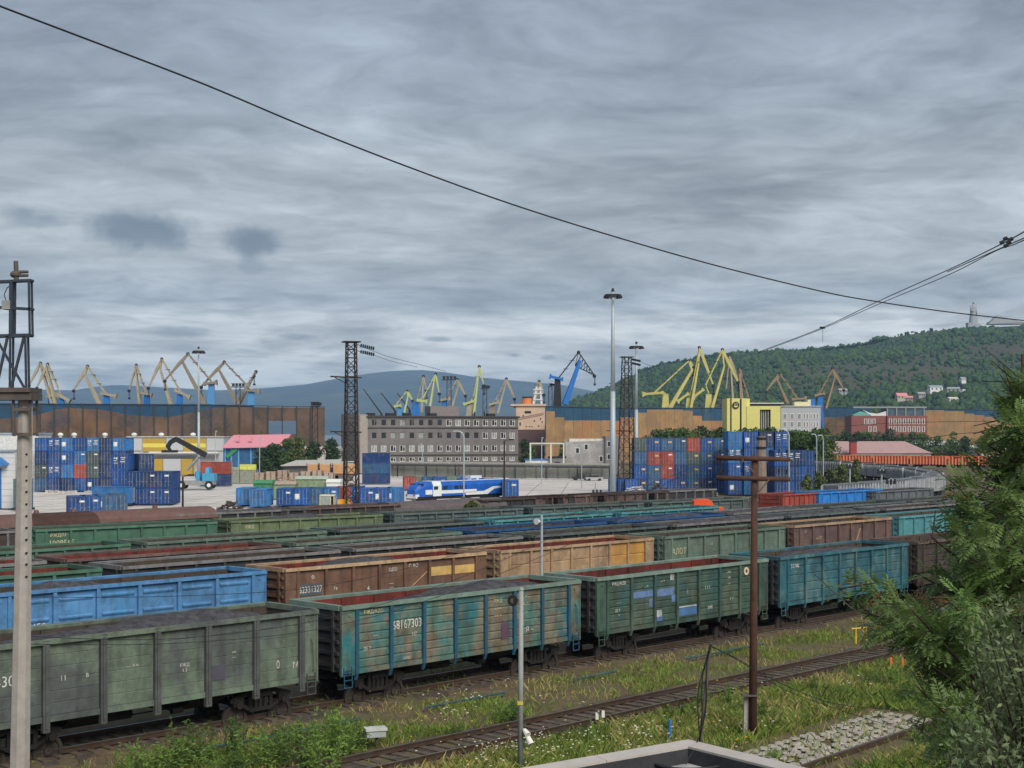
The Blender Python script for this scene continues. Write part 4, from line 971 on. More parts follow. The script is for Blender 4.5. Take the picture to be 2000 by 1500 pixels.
def screen(label, p0, p1, Y0, Y1, topf, splitf, low_m, n, hole=None, front=True):
    t = thing('dust_screen', label, 'screen fence', (0,0,0))
    for i in range(n):
        xa = p0+(p1-p0)*i/n; xb = p0+(p1-p0)*(i+1)/n; Ya = Y0+(Y1-Y0)*i/n; Yb = Y0+(Y1-Y0)*(i+1)/n
        A = WS(xa,805,Ya); B_ = WS(xb,805,Yb); mid = (xa+xb)/2
        zt = WS(mid, topf(mid), Ya).z; zs = WS(mid, splitf(mid), Ya).z
        d = (B_-A).normalized()*(.12 if front else .04); a = A+d; b_ = B_-d
        zb = PORT
        if hole and hole[0] <= mid <= hole[1]:
            zb = WS(mid, hole[2], Ya).z
            MB().beam((a.x,a.y,(PORT+WS(mid,hole[3],Ya).z)/2),(b_.x,b_.y,(PORT+WS(mid,hole[3],Ya).z)/2),.08,WS(mid,hole[3],Ya).z-PORT).obj('lower_sheet', low_m, t)
        za, zc = (WS(xa, splitf(xa), Ya).z, WS(xb, splitf(xb), Yb).z) if front else (zs, zs)
        za = max(za, zb+.1); zc = max(zc, zb+.1)
        slab(a, b_, zb, zb, za, zc, .08).obj('lower_sheet', low_m, t)
        if zt-zs > .4: slab(a, b_, za+.01, zc+.01, zt, zt, .05).obj('upper_net', net_m, t)
        MB().beam((A.x,A.y+(-.3 if front else .4),PORT),(A.x,A.y+(-.3 if front else .4),zt+.3),.30 if front else .22,.30).obj('post', spost, t)
        MB().beam((A.x,A.y-.2,zt+.1),(B_.x,B_.y-.2,zt+.1),.22,.22).obj('top_cable', spost, t)
    return t
screen('long brown dust screen with a blue net top behind the left container stack', -60, 635, 500, 470, lambda x: interp([(0,789),(400,791),(635,796)], x), lambda x: interp([(0,818),(70,812),(120,796),(200,800),(260,812),(340,815),(390,800),(450,795),(640,797)], x), net_b, 25, hole=(525,575,822,848))
def stepf(pts):
    def f(x):
        v = pts[0][1]
        for a, b_ in pts:
            if x >= a: v = b_
        return v
    return f
screen('tan dust screen with a deep blue net top between the ship and the yellow building', 1066, 1425, 560, 610, lambda x: interp([(1066,794),(1200,797),(1425,797)], x), stepf([(1066,803),(1090,815),(1104,821),(1190,822),(1215,815),(1240,806),(1255,800),(1330,802),(1350,812),(1380,822)]), tan_m, 20, front=False)
screen('blue netted dust screen between the white wing and the brick house', 1600, 1700, 760, 765, lambda x: 796, stepf([(1600,815),(1680,826)]), net_b, 6, front=False)
screen('stepped orange-brown dust screen right of the brick house, blue net above', 1805, 2040, 780, 800, lambda x: interp([(1805,799),(1850,799),(2000,803)], x), stepf([(1805,801),(1850,803),(1880,808),(1905,811),(1930,814),(1945,820),(1990,824)]), tan_m, 12, front=False)
# ore heaps behind the nets
ore = mat('ore_heap', (.16,.085,.055), var=.3, rough=1, scale=.15, dirt=(.08,.05,.04), dirt_amt=.7, dirt_scale=.1)
for i, (px, Y, rx, hh, lb) in enumerate(((60,540,26,14,'brown ore heap behind the net at the left frame edge'),(180,560,34,17,'broad orange-brown ore heap behind the net'),(300,555,26,11,'low dark ore heap behind the net beyond the near blocks'),(460,530,34,15,'dark ore heap behind the net beyond the pink roof'))):
    b = MB(); c = WS(px, 860, Y); N1, N2 = 24, 7
    for j in range(N2+1):
        for k in range(N1):
            a_ = 2*math.pi*k/N1; r = rx*j/N2; x = r*math.cos(a_); y = r*.5*math.sin(a_)
            b.v.append((c.x+x, c.y+y, PORT+hh*(1-(j/N2)**1.3)+1.2*noise.noise(Vector((x/6, y/6, i)))*(1-j/N2)))
    for j in range(N2):
        for k in range(N1): b.f.append((j*N1+k, (j+1)*N1+k, (j+1)*N1+(k+1)%N1, j*N1+(k+1)%N1))
    tag(b.obj('ore_heap', ore), lb, 'heap', kind='stuff')

# ---------------------------------------------------------------- harbour cranes
CP = {'cream': mat('crane_cream', (.36,.325,.235), var=.15, dirt=(.2,.15,.09), dirt_amt=.5, dirt_scale=.3), 'grey': mat('crane_grey', (.25,.22,.17), var=.2, dirt=(.13,.09,.06), dirt_amt=.5, dirt_scale=.3),
      'yellow': mat('crane_yellow', (.50,.46,.15), var=.15, dirt=(.28,.24,.12), dirt_amt=.4, dirt_scale=.3), 'lime': mat('crane_lime', (.42,.48,.20), var=.12), 'blue': mat('crane_blue', (.02,.15,.48), var=.12), 'tan': mat('crane_tan', (.27,.195,.13), var=.2, dirt=(.18,.1,.06), dirt_scale=.3),
      'dark': mat('crane_dark', (.02,.022,.026), var=.2), 'skyb': mat('crane_skyblue', (.08,.26,.52), var=.12)}
def crane(label, Y, col, B_, T, P_, J, R, CW=None, tower=None, tcol='blue', jcol=None, rodcol=None, bw=1.75, rod_w=.6, lattice=False, base=None):
    """boom foot B, boom head T, jib peak P, jib nose J, rear tie end R, counterweight beam ends CW, tower column"""
    f = WS(B_[0], 805, Y)
    t = thing('harbour_crane', label, 'crane', (f.x, f.y, PORT), 0, 'level-luffing harbour cranes')
    o0 = Vector((f.x, f.y, PORT)); w = lambda q, dy=0: WS(q[0], q[1], Y)-o0+Vector((0, dy, 0))
    m = CP[col]; jm_ = CP[jcol or col]; rm = CP[rodcol or jcol or col]; tm = CP[tcol]
    b = MB()
    for dy in (-bw*.45, bw*.45): b.beam(w(B_, dy*1.6), w(T, dy*.6), bw*.55, bw*.8, bw*.3, bw*.45)
    k = 6
    for i in range(k):
        q = w(B_).lerp(w(T), (i+.5)/k); s = 1-.6*(i+.5)/k; b.box(q.x-.25*bw*s, q.x+.25*bw*s, -bw*.8*s, bw*.8*s, q.z-.12, q.z+.12)
    b.obj('boom', m, t)
    b = MB(); pj, pp, pt_ = w(J), w(P_), w(T)
    if lattice:
        for dy in (-.9, .9):
            b.beam(pp+Vector((0,dy,0)), pj, .35); mid = pp.lerp(pj, .3)+Vector((-3.2,dy,-2.6)); b.beam(pt_+Vector((0,dy,0)), mid, .35); b.beam(mid, pj, .3)
            for i in range(7):
                a = pp.lerp(pj, i/7)+Vector((0,dy,0)); c = mid.lerp(pj, i/7); b.beam(a, c, .2); b.beam(c, pp.lerp(pj,(i+1)/7)+Vector((0,dy,0)), .2)
    else:
        b.beam(pp.lerp(pj, .0), pp.lerp(pj,.35), .6, .7, .8, 1.25); b.beam(pp.lerp(pj,.35), pj, .8, 1.25, .4, .5)
        b.beam(pt_, pp, .6, .9)
    b.obj('jib', jm_, t)
    MB().ball(pj+Vector((0,0,-.3)), .75, .5, .75, 8, 5).obj('jib_sheave', CP['dark'], t)
    MB().ball(pp, .7, .6, .7, 8, 5).obj('peak_sheave', CP['dark'], t)
    b = MB()
    for dy in (-.8,.8): b.beam(pp+Vector((0,dy,0)), w(R,dy), rod_w*.6, rod_w*.8)
    b.obj('tie_rod', rm, t)
    MB().cyl(pj, pj-Vector((0,0,3.2)), .10, n=4).cyl(pj+Vector((.3,0,0)), pj+Vector((.3,0,-3.2)), .08, n=4).box(pj.x-.35,pj.x+.6,-.3,.3,pj.z-4.0,pj.z-3.2).obj('hoist_rope', CP['dark'], t)
    for i in (1,2):
        q = pp.lerp(w(R), i*.33); MB().box(q.x-.9,q.x+.9,-1,1,q.z-.1,q.z+.05).obj('rod_landing', CP['dark'], t)
    tx = w((tower if tower else (B_[0]+R[0])/2, 805)).x
    if CW:
        b = MB(); a, c = w(CW[0]), w(CW[1]); 
        for dy in (-1.1,1.1): b.beam(a+Vector((0,dy,0)), c+Vector((0,dy,0)), .5, .9)
        b.beam(c.lerp(a,.15), c, 2.8, 1.3, 2.8, 2.2); b.beam(a, a.lerp(c,.12), 2.6, 1.4); b.obj('counterweight_beam', m, t)
        rz_ = (a.z+c.z)/2
        b = MB(); b.beam((tx-1.2,0,9),(tx-.3,0,rz_-.2),2.6,1.6,1.6,1.0); b.beam((tx+1.4,0,9),(tx+.5,0,rz_-.2),1.2,1.0); b.obj('tower_frame', tm, t)
        b = MB(); b.tube([(w(R).x,0,w(R).z),(tx,0,rz_)], .3, 5); b.obj('tie_link', m, t)
    b = MB(); b.box(tx-3.6, max(0,tx)+2.6, -2.6, 2.6, 6.6, 10.2); b.obj('machine_house', tm, t)
    MB().box(tx-4.6,tx-3.5,-1.2,1.2,8.2,10.4).obj('cab', CP['dark'], t)
    b = MB(); b.cyl((tx*.5,0,5.2),(tx*.5,0,6.8),2.6,2.6,16); b.obj('slewing_ring', CP['dark'], t)
    for sx in (-1,1):
        for sy in (-1,1): MB().beam((tx*.5+sx*4.6,sy*4.6,0),(tx*.5+sx*2.0,sy*2.0,5.3),1.1,1.1,.9,.9).obj('portal_leg', tm, t)
    return t
crane('cream crane farthest left, half hidden behind the lattice bracket', 660, 'cream', (103,790),(80,716),(79,709),(57,752),(98,748), ((92,775),(112,771)), 100)
crane('cream crane with crossed jib beside the concrete pole bracket', 640, 'cream', (110,790),(92,722),(93,711),(72,757),(113,756), ((113,770),(137,784)), 120)
crane('cream crane standing alone, third from the left', 640, 'cream', (196,790),(166,733),(171,715),(144,762),(205,767), ((198,768),(228,774)), 208)
crane('narrow cream crane seen nearly end-on', 660, 'cream', (274,790),(266,728),(266,713),(252,762),(285,766), ((276,767),(297,772)), 287)
crane('cream crane with a bent rear stay left of the big grey one', 650, 'cream', (334,790),(313,722),(316,701),(290,757),(352,764), ((342,762),(372,776)), 351)
crane('large weathered grey crane behind the slim floodlight mast', 600, 'grey', (402,792),(356,706),(367,691),(322,743),(412,744), ((398,750),(424,747)), 413, 'skyb')
crane('large weathered grey crane right of the slim floodlight mast', 600, 'grey', (465,790),(427,721),(438,707),(393,755),(478,748), ((478,762),(508,764)), 491, 'skyb')
crane('grey crane leaning right with its boom raised alone', 605, 'grey', (466,788),(494,736),(500,726),(496,733),(478,760), None, 470, 'skyb')
crane('small lime-green crane with hooked jib above the office roof', 700, 'lime', (790,806),(797,775),(795,764),(806,782),(774,790), ((770,794),(784,792)), 782, 'skyb')
crane('tall lime crane with twin booms above the office block', 640, 'lime', (838,808),(849,738),(851,731),(858,768),(826,778), ((814,782),(835,784)), 812)
crane('cream lattice crane just left of the tall lime one', 660, 'cream', (824,806),(827,745),(827,735),(833,762),(815,782), None, 818)
crane('grey-cream crane between the lime one and the roof plant room', 660, 'cream', (880,806),(896,752),(893,741),(909,772),(874,775), ((860,782),(880,778)), 868)
crane('tall yellow-green crane above the roof plant room', 620, 'lime', (926,808),(935,728),(936,716),(945,752),(925,775), ((905,790),(930,782)), 918, 'cream')
crane('thin cream crane to the right of the office roof end', 650, 'cream', (972,808),(988,748),(989,740),(1005,778),(968,782), ((955,791),(975,785)), 962, 'grey')
crane('pale crane behind the orange ship funnel', 640, 'cream', (1040,800),(1052,754),(1053,745),(1062,770),(1042,765), None, 1046, 'cream')
crane('bright blue crane with a black lattice jib against the hill gap', 600, 'blue', (1103,790),(1133,704),(1130,688),(1161,733),(1092,737), ((1100,741),(1073,735)), 1089, 'dark', jcol='dark', bw=2.7, lattice=True)
crane('yellow crane with a long counterweight arm at the far left of its group', 620, 'yellow', (1306,800),(1352,722),(1345,705),(1354,716),(1279,766), ((1296,767),(1254,770)), 1300, 'yellow', bw=2.0)
crane('tallest yellow crane with its peak at the hill crest', 620, 'yellow', (1348,800),(1364,710),(1366,679),(1393,752),(1350,762), ((1345,768),(1322,785)), 1346, 'yellow', bw=2.1)
crane('yellow crane leaning right beside the yellow building tower', 620, 'yellow', (1389,800),(1414,716),(1411,683),(1441,746),(1378,752), ((1374,760),(1352,778)), 1384, 'yellow', bw=2.1)
crane('slim pale crane just right of the leaning yellow crane', 630, 'cream', (1432,800),(1427,720),(1424,695),(1442,745),(1418,760), None, 1430, 'yellow')
crane('rusty tan crane rising from behind the yellow tower', 660, 'tan', (1448,800),(1444,730),(1443,720),(1450,735),(1462,776), None, 1455, 'tan', bw=3.0)
crane('tan crane folded above the white wing roof', 700, 'tan', (1538,788),(1518,742),(1523,730),(1496,764),(1556,776), ((1545,780),(1575,778)), 1560, 'cream')
crane('tan crane with drooping jib at the right end of the white wing', 700, 'tan', (1612,798),(1630,737),(1626,721),(1648,761),(1598,772), ((1590,773),(1610,768)), 1602, 'blue')
# jibs of small cranes beyond the office roof
for i, (a, b_, lb) in enumerate((((710,760),(745,808),'thin dark derrick boom nearest the lattice tower'),((744,767),(772,803),'thin dark derrick boom left of the lime crane'),((776,768),(800,800),'short dark derrick boom behind the small lime crane'))):
    p, q = WS(*a, 700), WS(*b_, 700); t = thing('derrick', lb, 'crane', (q.x, q.y, PORT), 0, 'derrick booms behind the office block')
    MB().beam((0,0,q.z-PORT), (p.x-q.x,0,p.z-PORT), .7, .7, .35, .35).obj('boom', CP['dark'], t); MB().beam((0,0,0),(0,0,q.z-PORT),1.0).obj('mast', CP['dark'], t)

# ---------------------------------------------------------------- ship
hull_m = mat('ship_beige', (.56,.42,.32), var=.08, dirt=(.3,.2,.14), dirt_amt=.3, dirt_scale=.3); dk_m = CP['dark']
sp = WS(1036, 805, 575); ship = thing('cargo_ship', 'beige ship superstructure with an orange funnel beside the office block', 'ship', (sp.x, sp.y, PORT))
q = lambda px, py: WS(px, py, 575)-Vector((sp.x, sp.y, PORT))
a, c = q(1006, 839), q(1064, 790)
MB().box(q(1008,0).x,c.x,0,12,a.z,q(0,793).z).obj('superstructure', hull_m, ship)
MB().box(q(1003,0).x-1,c.x+.5,-.6,13,q(0,793).z,q(0,789).z).obj('bridge_deck', hull_m, ship)
MB().box(q(985,0).x,q(1064,0).x,-1,12.5,0,a.z).obj('hull', mat('ship_hull', (.10,.06,.06), var=.2), ship)
fn = MB(); fn.cyl((q(1030,0).x,5,q(0,792).z),(q(1030,0).x,5,q(0,777).z),2.1,2.0,14); fun = fn.obj('funnel', mat('funnel_orange', (.62,.20,.06), var=.1), ship)
MB().cyl((q(1030,0).x,5,q(0,777).z),(q(1030,0).x,5,q(0,774).z),2.1,1.9,14).obj('funnel_cap', dk_m, fun)
for px_, py_, sx, sz in ((1031,805,2.4,.9),(1056,818,.4,.6),(1059,824,.4,.5),(1022,812,.5,.5),(1044,822,.5,.5),(1028,833,.4,.4),(1034,833,.4,.4),(1039,833,.4,.4),(1016,828,.5,1.2),(1052,832,.4,.5)):
    z = q(px_,py_); wi = MB().box(z.x-sx/2-.1,z.x+sx/2+.1,-.05,.05,z.z-sz/2-.1,z.z+sz/2+.1).obj('window', hull_m, ship); MB().box(z.x-sx/2,z.x+sx/2,-.09,-.055,z.z-sz/2,z.z+sz/2).obj('pane', dk_m, wi)
for zz in (812,815): MB().beam(q(1012,zz+4)+Vector((0,-.2,0)), q(1062,zz-6)+Vector((0,-.2,0)), .12).obj('rail', mat('ship_rail',(.3,.22,.17)), ship)
mh = MB()
for dx in (-1.6, 1.6): mh.beam(q(1050,790)+Vector((dx,3,0)), q(1052,755)+Vector((dx*.4,3,0)), .7)
for zz in (780,768,760): mh.box(q(1051,0).x-1.8,q(1051,0).x+1.8,2.4,3.6,q(0,zz).z-.2,q(0,zz).z+.2)
mh.obj('signal_mast', mat('ship_white', (.6,.6,.58), var=.1), ship)

# ---------------------------------------------------------------- buildings
conc = mat('office_render', (.16,.152,.15), var=.12, rough=.9, dirt=(.08,.07,.065), dirt_amt=.5, dirt_scale=.25, streak=.25); side_m = mat('office_gable', (.30,.27,.245), var=.1, rough=.9, dirt=(.2,.17,.15), dirt_amt=.5, dirt_scale=.2)
def office():
    A = WS(703, 805, 440); B_ = WS(1012, 805, 455); ux = Vector((B_.x-A.x, B_.y-A.y, 0)); Lf = ux.length; rz = math.atan2(ux.y, ux.x)
    t = thing('office_block', 'long grey four-storey office block with rows of white-framed windows', 'building', (A.x, A.y, PORT), rz)
    top = WS(720, 811, 440).z-PORT; D = 24
    MB().box(.0,Lf,.25,D,0,top-.5).obj('wall', conc, t)
    MB().box(-.25,.0,.3,D,0,top+.6).obj('gable_wall', side_m, t)
    MB().box(.0,2.2,-.06,.25,0,top+.2).obj('corner_wall', side_m, t)
    wh = mat('window_frame_white', (.62,.62,.6), var=.1); dkp = mat('window_pane_dark', (.025,.027,.032), var=.4, rough=.25, scale=.4); litp = mat('window_pane_pale', (.25,.27,.28), var=.4, rough=.3)
    cols = [730+18.0*i for i in range(16)]; rows_ = [(825.5,1.85),(850.5,1.85),(875.5,1.85),(897,1.2)]
    xs_ = [Lf*(px-703)/309.0 for px in cols]; zs = [WS(0,py,445).z-PORT for py, _ in rows_]
    edges = sorted(set([2.2]+[x-.8 for x in xs_]+[x+.8 for x in xs_]+[Lf]))
    # facade as piers between the openings and bands over and under them, so every window is a real recess
    prev = 2.2; k = 0
    for x in xs_+[Lf+.8]:
        MB().box(prev,x-.8,0,.25,.8,top-.5).obj('pier', conc, t); prev = x+.8
    zc = [.8]+sum([[z-h/2, z+h/2] for z, (_, h) in reversed(list(zip(zs, rows_)))], [])+[top-.5]
    for x in xs_:
        for a_, b_ in zip(zc[0::2], zc[1::2]): MB().box(x-.8,x+.8,.0,.25,a_,b_).obj('spandrel', conc, t)
    rr = random.Random(3)
    for r, (z, (py, h)) in enumerate(zip(zs, rows_)):
        for i, x in enumerate(xs_):
            hid = False
            b = MB(); W2 = .8
            fr = .14
            b.box(x-W2,x-W2+fr,.10,.2,z-h/2,z+h/2); b.box(x+W2-fr,x+W2,.10,.2,z-h/2,z+h/2); b.box(x-W2+fr,x+W2-fr,.10,.2,z+h/2-fr,z+h/2); b.box(x-W2+fr,x+W2-fr,.10,.2,z-h/2,z-h/2+fr)
            old = (i < 8 and r in (0,1)) or (r == 1 and i < 12)
            if not old or rr.random() < .3: b.box(x+.05,x+.16,.10,.2,z-h/2+fr,z+h/2-fr); b.box(x+.16,x+W2-fr,.10,.2,z+h*.18,z+h*.26)
            wi = b.obj('window', wh if not old else mat('window_frame_grey', (.2,.19,.18), var=.3), t)
            MB().box(x-W2+fr,x+W2-fr,.205,.24,z-h/2+fr,z+h/2-fr).obj('pane', dkp if rr.random() < .82 else litp, wi)
    for z in ((zs[0]+zs[1])/2+.35, zs[2]-1.9): MB().box(2.2,Lf+.1,-.22,-.005,z-.12,z+.12).obj('string_course', mat('course_dark', (.05,.047,.045), var=.2), t)
    MB().box(1.9,Lf+.4,-.5,D+.2,top-.5,top-.1).obj('eaves', mat('course_dark', (.05,.047,.045)), t)
    for x in (4,9.5,14.5,22,39.5): MB().box(x-1.1,x+1.1,3,5,top-.1,top+.7).obj('roof_vent', CP['dark'], t)
    MB().box(22,30.5,6,12,top-.1,top+2.8).obj('plant_room', mat('plantroom', (.20,.175,.17), var=.15), t)
    for x in (35,38): MB().cyl((x,5,top-.1),(x,5,top+1.2),.2,n=8).obj('flue', CP['dark'], t)
    MB().box(Lf-.01,Lf+.12,.3,D,0,top-.5).obj('end_wall', conc, t)
office()
ylw = mat('render_yellow', (.60,.57,.21), var=.06, rough=.85, dirt=(.55,.5,.15), dirt_amt=.4, dirt_scale=.3); whw = mat('render_grey_white', (.36,.38,.42), var=.07, rough=.85)
def yellow_building():
    Y = 430; o0 = WS(1490, 805, Y); t = thing('yellow_building', 'yellow building with a square tower and round dark emblem, white wing at its right', 'building', (o0.x, o0.y, PORT))
    q = lambda px, py: WS(px, py, Y)-Vector((o0.x, o0.y, PORT))
    top = q(0,778).z
    for a, b_, dy in ((1420,1426,0),(1429,1445,0),(1448.5,1458,0)): MB().box(q(a,0).x,q(b_,0).x,dy,9,0,top).obj('tower_wall', ylw, t)
    for a, b_ in ((1426,1429),(1445,1448.5)): MB().box(q(a,0).x,q(b_,0).x,.3,8.5,0,top-.3).obj('tower_slot', CP['dark'], t)
    MB().box(q(1458,0).x,q(1468,0).x,3,9,0,top).obj('tower_wall', ylw, t)
    z1 = q(0,793).z
    MB().box(q(1458,0).x,q(1484,0).x,-.2,3,0,z1).obj('front_wall', ylw, t); MB().box(q(1505,0).x,q(1524,0).x,-.2,3,0,z1).obj('front_wall', ylw, t)
    MB().box(q(1484,0).x,q(1505,0).x,-.2,3,q(0,800).z,z1).obj('lintel', ylw, t)
    gl = MB().box(q(1484,0).x,q(1505,0).x,.6,.9,0,q(0,800).z).obj('glazing', mat('glazing_dark', (.05,.055,.05), var=.5, scale=.6), t)
    for px in (1488,1492,1496,1501): MB().box(q(px,0).x-.08,q(px,0).x+.08,.45,.59,0,q(0,801).z).obj('mullion', mat('mullion_pale',(.4,.4,.38)), gl)
    em = MB(); c = q(1437,791.5); em.cyl((c.x,-.25,c.z),(c.x,-.01,c.z),.95,.95,18); e1 = em.obj('round_emblem', CP['dark'], t)
    text_mesh('emblem_letters', 'АП', .75, mat('emblem_yellow', (.6,.57,.2)), e1, (c.x,-.27,c.z+.28), (HP,0,0)); MB().prism([(c.x-.65,c.z-.1),(c.x+.65,c.z-.1),(c.x+.35,c.z-.55),(c.x-.35,c.z-.55)], -.28, -.255, axis='y').obj('emblem_wave', mat('emblem_yellow', (.6,.57,.2)), e1)
    MB().box(q(1525,0).x,q(1603,0).x,0,10,0,q(0,794).z).obj('wing_wall', whw, t)
    MB().box(q(1524,0).x,q(1604,0).x,-.3,10,q(0,794).z,q(0,792.6).z).obj('wing_parapet', mat('parapet_pale', (.5,.5,.5)), t)
    whf = mat('window_frame_white', (.6,.6,.6))
    for py in (813.5, 829, 843):
        for px, ww in ((1533,6),(1547,6),(1561,6),(1571,2.2),(1577.5,2.2),(1584,2.2),(1591,2.2),(1597,2.2)):
            z = q(px,py); w_ = ww/F*YS(Y); b = MB().box(z.x-w_/2-.12,z.x+w_/2+.12,-.06,.01,z.z-.75,z.z+.85); wi = b.obj('window', whf, t)
            n = 3 if ww > 3 else 1
            for k in range(n): MB().box(z.x-w_/2+w_*k/n+.06,z.x-w_/2+w_*(k+1)/n-.06,-.1,-.062,z.z-.6,z.z+.7).obj('pane', mat('window_dark', (.03,.035,.045)), wi)
    pr = MB().box(q(1556,0).x,q(1582,0).x,3,6,q(0,793).z,q(0,784.5).z).obj('roof_room', mat('cream_wall', (.6,.56,.36)), t); MB().box(q(1582,0).x,q(1588,0).x,3,6,q(0,793).z,q(0,780).z).obj('roof_room', mat('cream_wall', (.6,.56,.36)), t)
    MB().box(q(1470,0).x,q(1535,0).x,4,8,z1,q(0,788).z).obj('clerestory', CP['dark'], t); MB().box(q(1468,0).x,q(1536,0).x,3.8,8.2,q(0,788).z,q(0,786).z).obj('clerestory_roof', mat('parapet_pale', (.5,.5,.5)), t)
    MB().box(q(1590,0).x,q(1600,0).x,5,7,q(0,794).z,q(0,778).z).obj('roof_tank', CP['blue'], t)
yellow_building()
# brick house with a glazed attic
def brick_house():
    Y = 720; o0 = WS(1738, 805, Y); t = thing('brick_building', 'dull red brick building with tall pale windows and a glazed top storey', 'building', (o0.x, o0.y, PORT))
    q = lambda px, py: WS(px, py, Y)-Vector((o0.x, o0.y, PORT)); br = mat('brick_dull', (.23,.085,.075), var=.2, dirt=(.14,.06,.055), dirt_scale=.4, dirt_amt=.5)
    MB().box(q(1733,0).x,q(1811,0).x,0,14,0,q(0,812).z).obj('wall', br, t); MB().box(q(1664,0).x,q(1733,0).x,1,14,0,q(0,812).z).obj('wall', br, t)
    wf = mat('window_frame_pale', (.5,.48,.46)); wd = mat('window_dark', (.03,.035,.045))
    for py in (823, 838):
        for px in [1739+9.2*i for i in range(8)]+([1692,1700,1708] if py < 830 else [1700,1710]):
            z = q(px,py); y_ = 0 if px > 1733 else 1; wi = MB().box(z.x-.75,z.x+.75,y_-.08,y_+.02,z.z-1.35,z.z+1.35).obj('window', wf, t); MB().box(z.x-.28,z.x+.28,y_-.12,y_-.085,z.z-1.15,z.z+1.15).obj('pane', wd, wi)
    MB().box(q(1733,0).x,q(1810,0).x,2,12,q(0,812).z,q(0,797).z).obj('attic_glazing', mat('attic_glass', (.06,.10,.13), var=.4, scale=.5, rough=.3), t)
    MB().box(q(1668,0).x,q(1812,0).x,1.5,12.5,q(0,797).z,q(0,794).z).obj('attic_roof', mat('attic_roof', (.25,.27,.28)), t)
    for i in range(5): MB().box(q(1735+18*i,0).x-.25,q(1735+18*i,0).x+.25,1.6,1.99,q(0,812).z,q(0,797).z).obj('attic_post', mat('attic_roof', (.25,.27,.28)), t)
    b = MB(); pts = [(1686,800),(1700,806),(1716,808),(1733,803),(1733,812),(1704,812)]; vs = [q(*p) for p in pts]
    b.add([v+Vector((0,2,0)) for v in vs]+[v+Vector((0,10,0)) for v in vs], [tuple(range(6)), tuple(range(11,5,-1))]+[(i,6+i,6+(i+1)%6,(i+1)%6) for i in range(6)]); b.obj('curved_canopy', mat('canopy_white', (.6,.62,.62)), t)
    b = MB(); pts = [(1668,810),(1682,803),(1700,809),(1700,812),(1668,812)]; vs = [q(*p) for p in pts]
    b.add([v+Vector((0,1,0)) for v in vs]+[v+Vector((0,9,0)) for v in vs], [tuple(range(5)), tuple(range(9,4,-1))]+[(i,5+i,5+(i+1)%5,(i+1)%5) for i in range(5)]); b.obj('copper_roof', mat('roof_turquoise', (.12,.36,.33)), t)
brick_house()
pinkroof = mat('roof_dusty_pink', (.36,.235,.235), var=.1, dirt=(.25,.17,.16), dirt_scale=.3, dirt_amt=.4)
house(1667,885,600,34,3.4,16,0,gry,pinkroof,'long low house with a dusty pink roof behind the orange wagons, left part',basez=PORT,rh=4.6,roof='gable',nwin=6)
house(1752,885,602,22,3.4,16,0,gry,pinkroof,'dusty pink hipped roof house right of the red chimney',basez=PORT,rh=4.6,roof='hip',nwin=3)
ch = WS(1666, 865, 588); c_ = thing('brick_chimney', 'square red chimney stack between the two dusty pink roofs', 'chimney', (ch.x, ch.y, PORT)); MB().box(-1.2,1.2,-1.2,1.2,3,WS(0,863,588).z-PORT).obj('stack', mat('chimney_red', (.30,.05,.05)), c_); MB().box(-1.4,1.4,-1.4,1.4,WS(0,863,588).z-PORT,WS(0,861,588).z-PORT).obj('cap', CP['dark'], c_)
house(1740,870,650,10,6,9,0,wht,greyr,'narrow white gabled house behind the pink roofs',basez=PORT,rh=1.5,nwin=2)
house(1775,870,655,17,5.2,9,0,mat('wall_beige',(.42,.38,.33)),greyr,'beige flat-roofed house right of the narrow white one',basez=PORT,roof='flat',nwin=3)
house(1828,875,645,19,6.0,10,0,mat('wall_palegrey',(.42,.44,.45)),greyr,'pale grey gabled house near the rowan crown',basez=PORT,rh=2,nwin=3)
house(1905,880,645,32,4.5,9,0,wht,mat('roof_white',(.5,.52,.53)),'long white shed seen through the rowan crown',basez=PORT,rh=1.5,nwin=5)
house(1353,835,520,23,8.5,9,.05,mat('wall_beige2',(.5,.45,.40)),mat('roof_white',(.5,.52,.53)),'low beige house in front of the tan screen above the trees',basez=PORT,roof='flat',nwin=5)
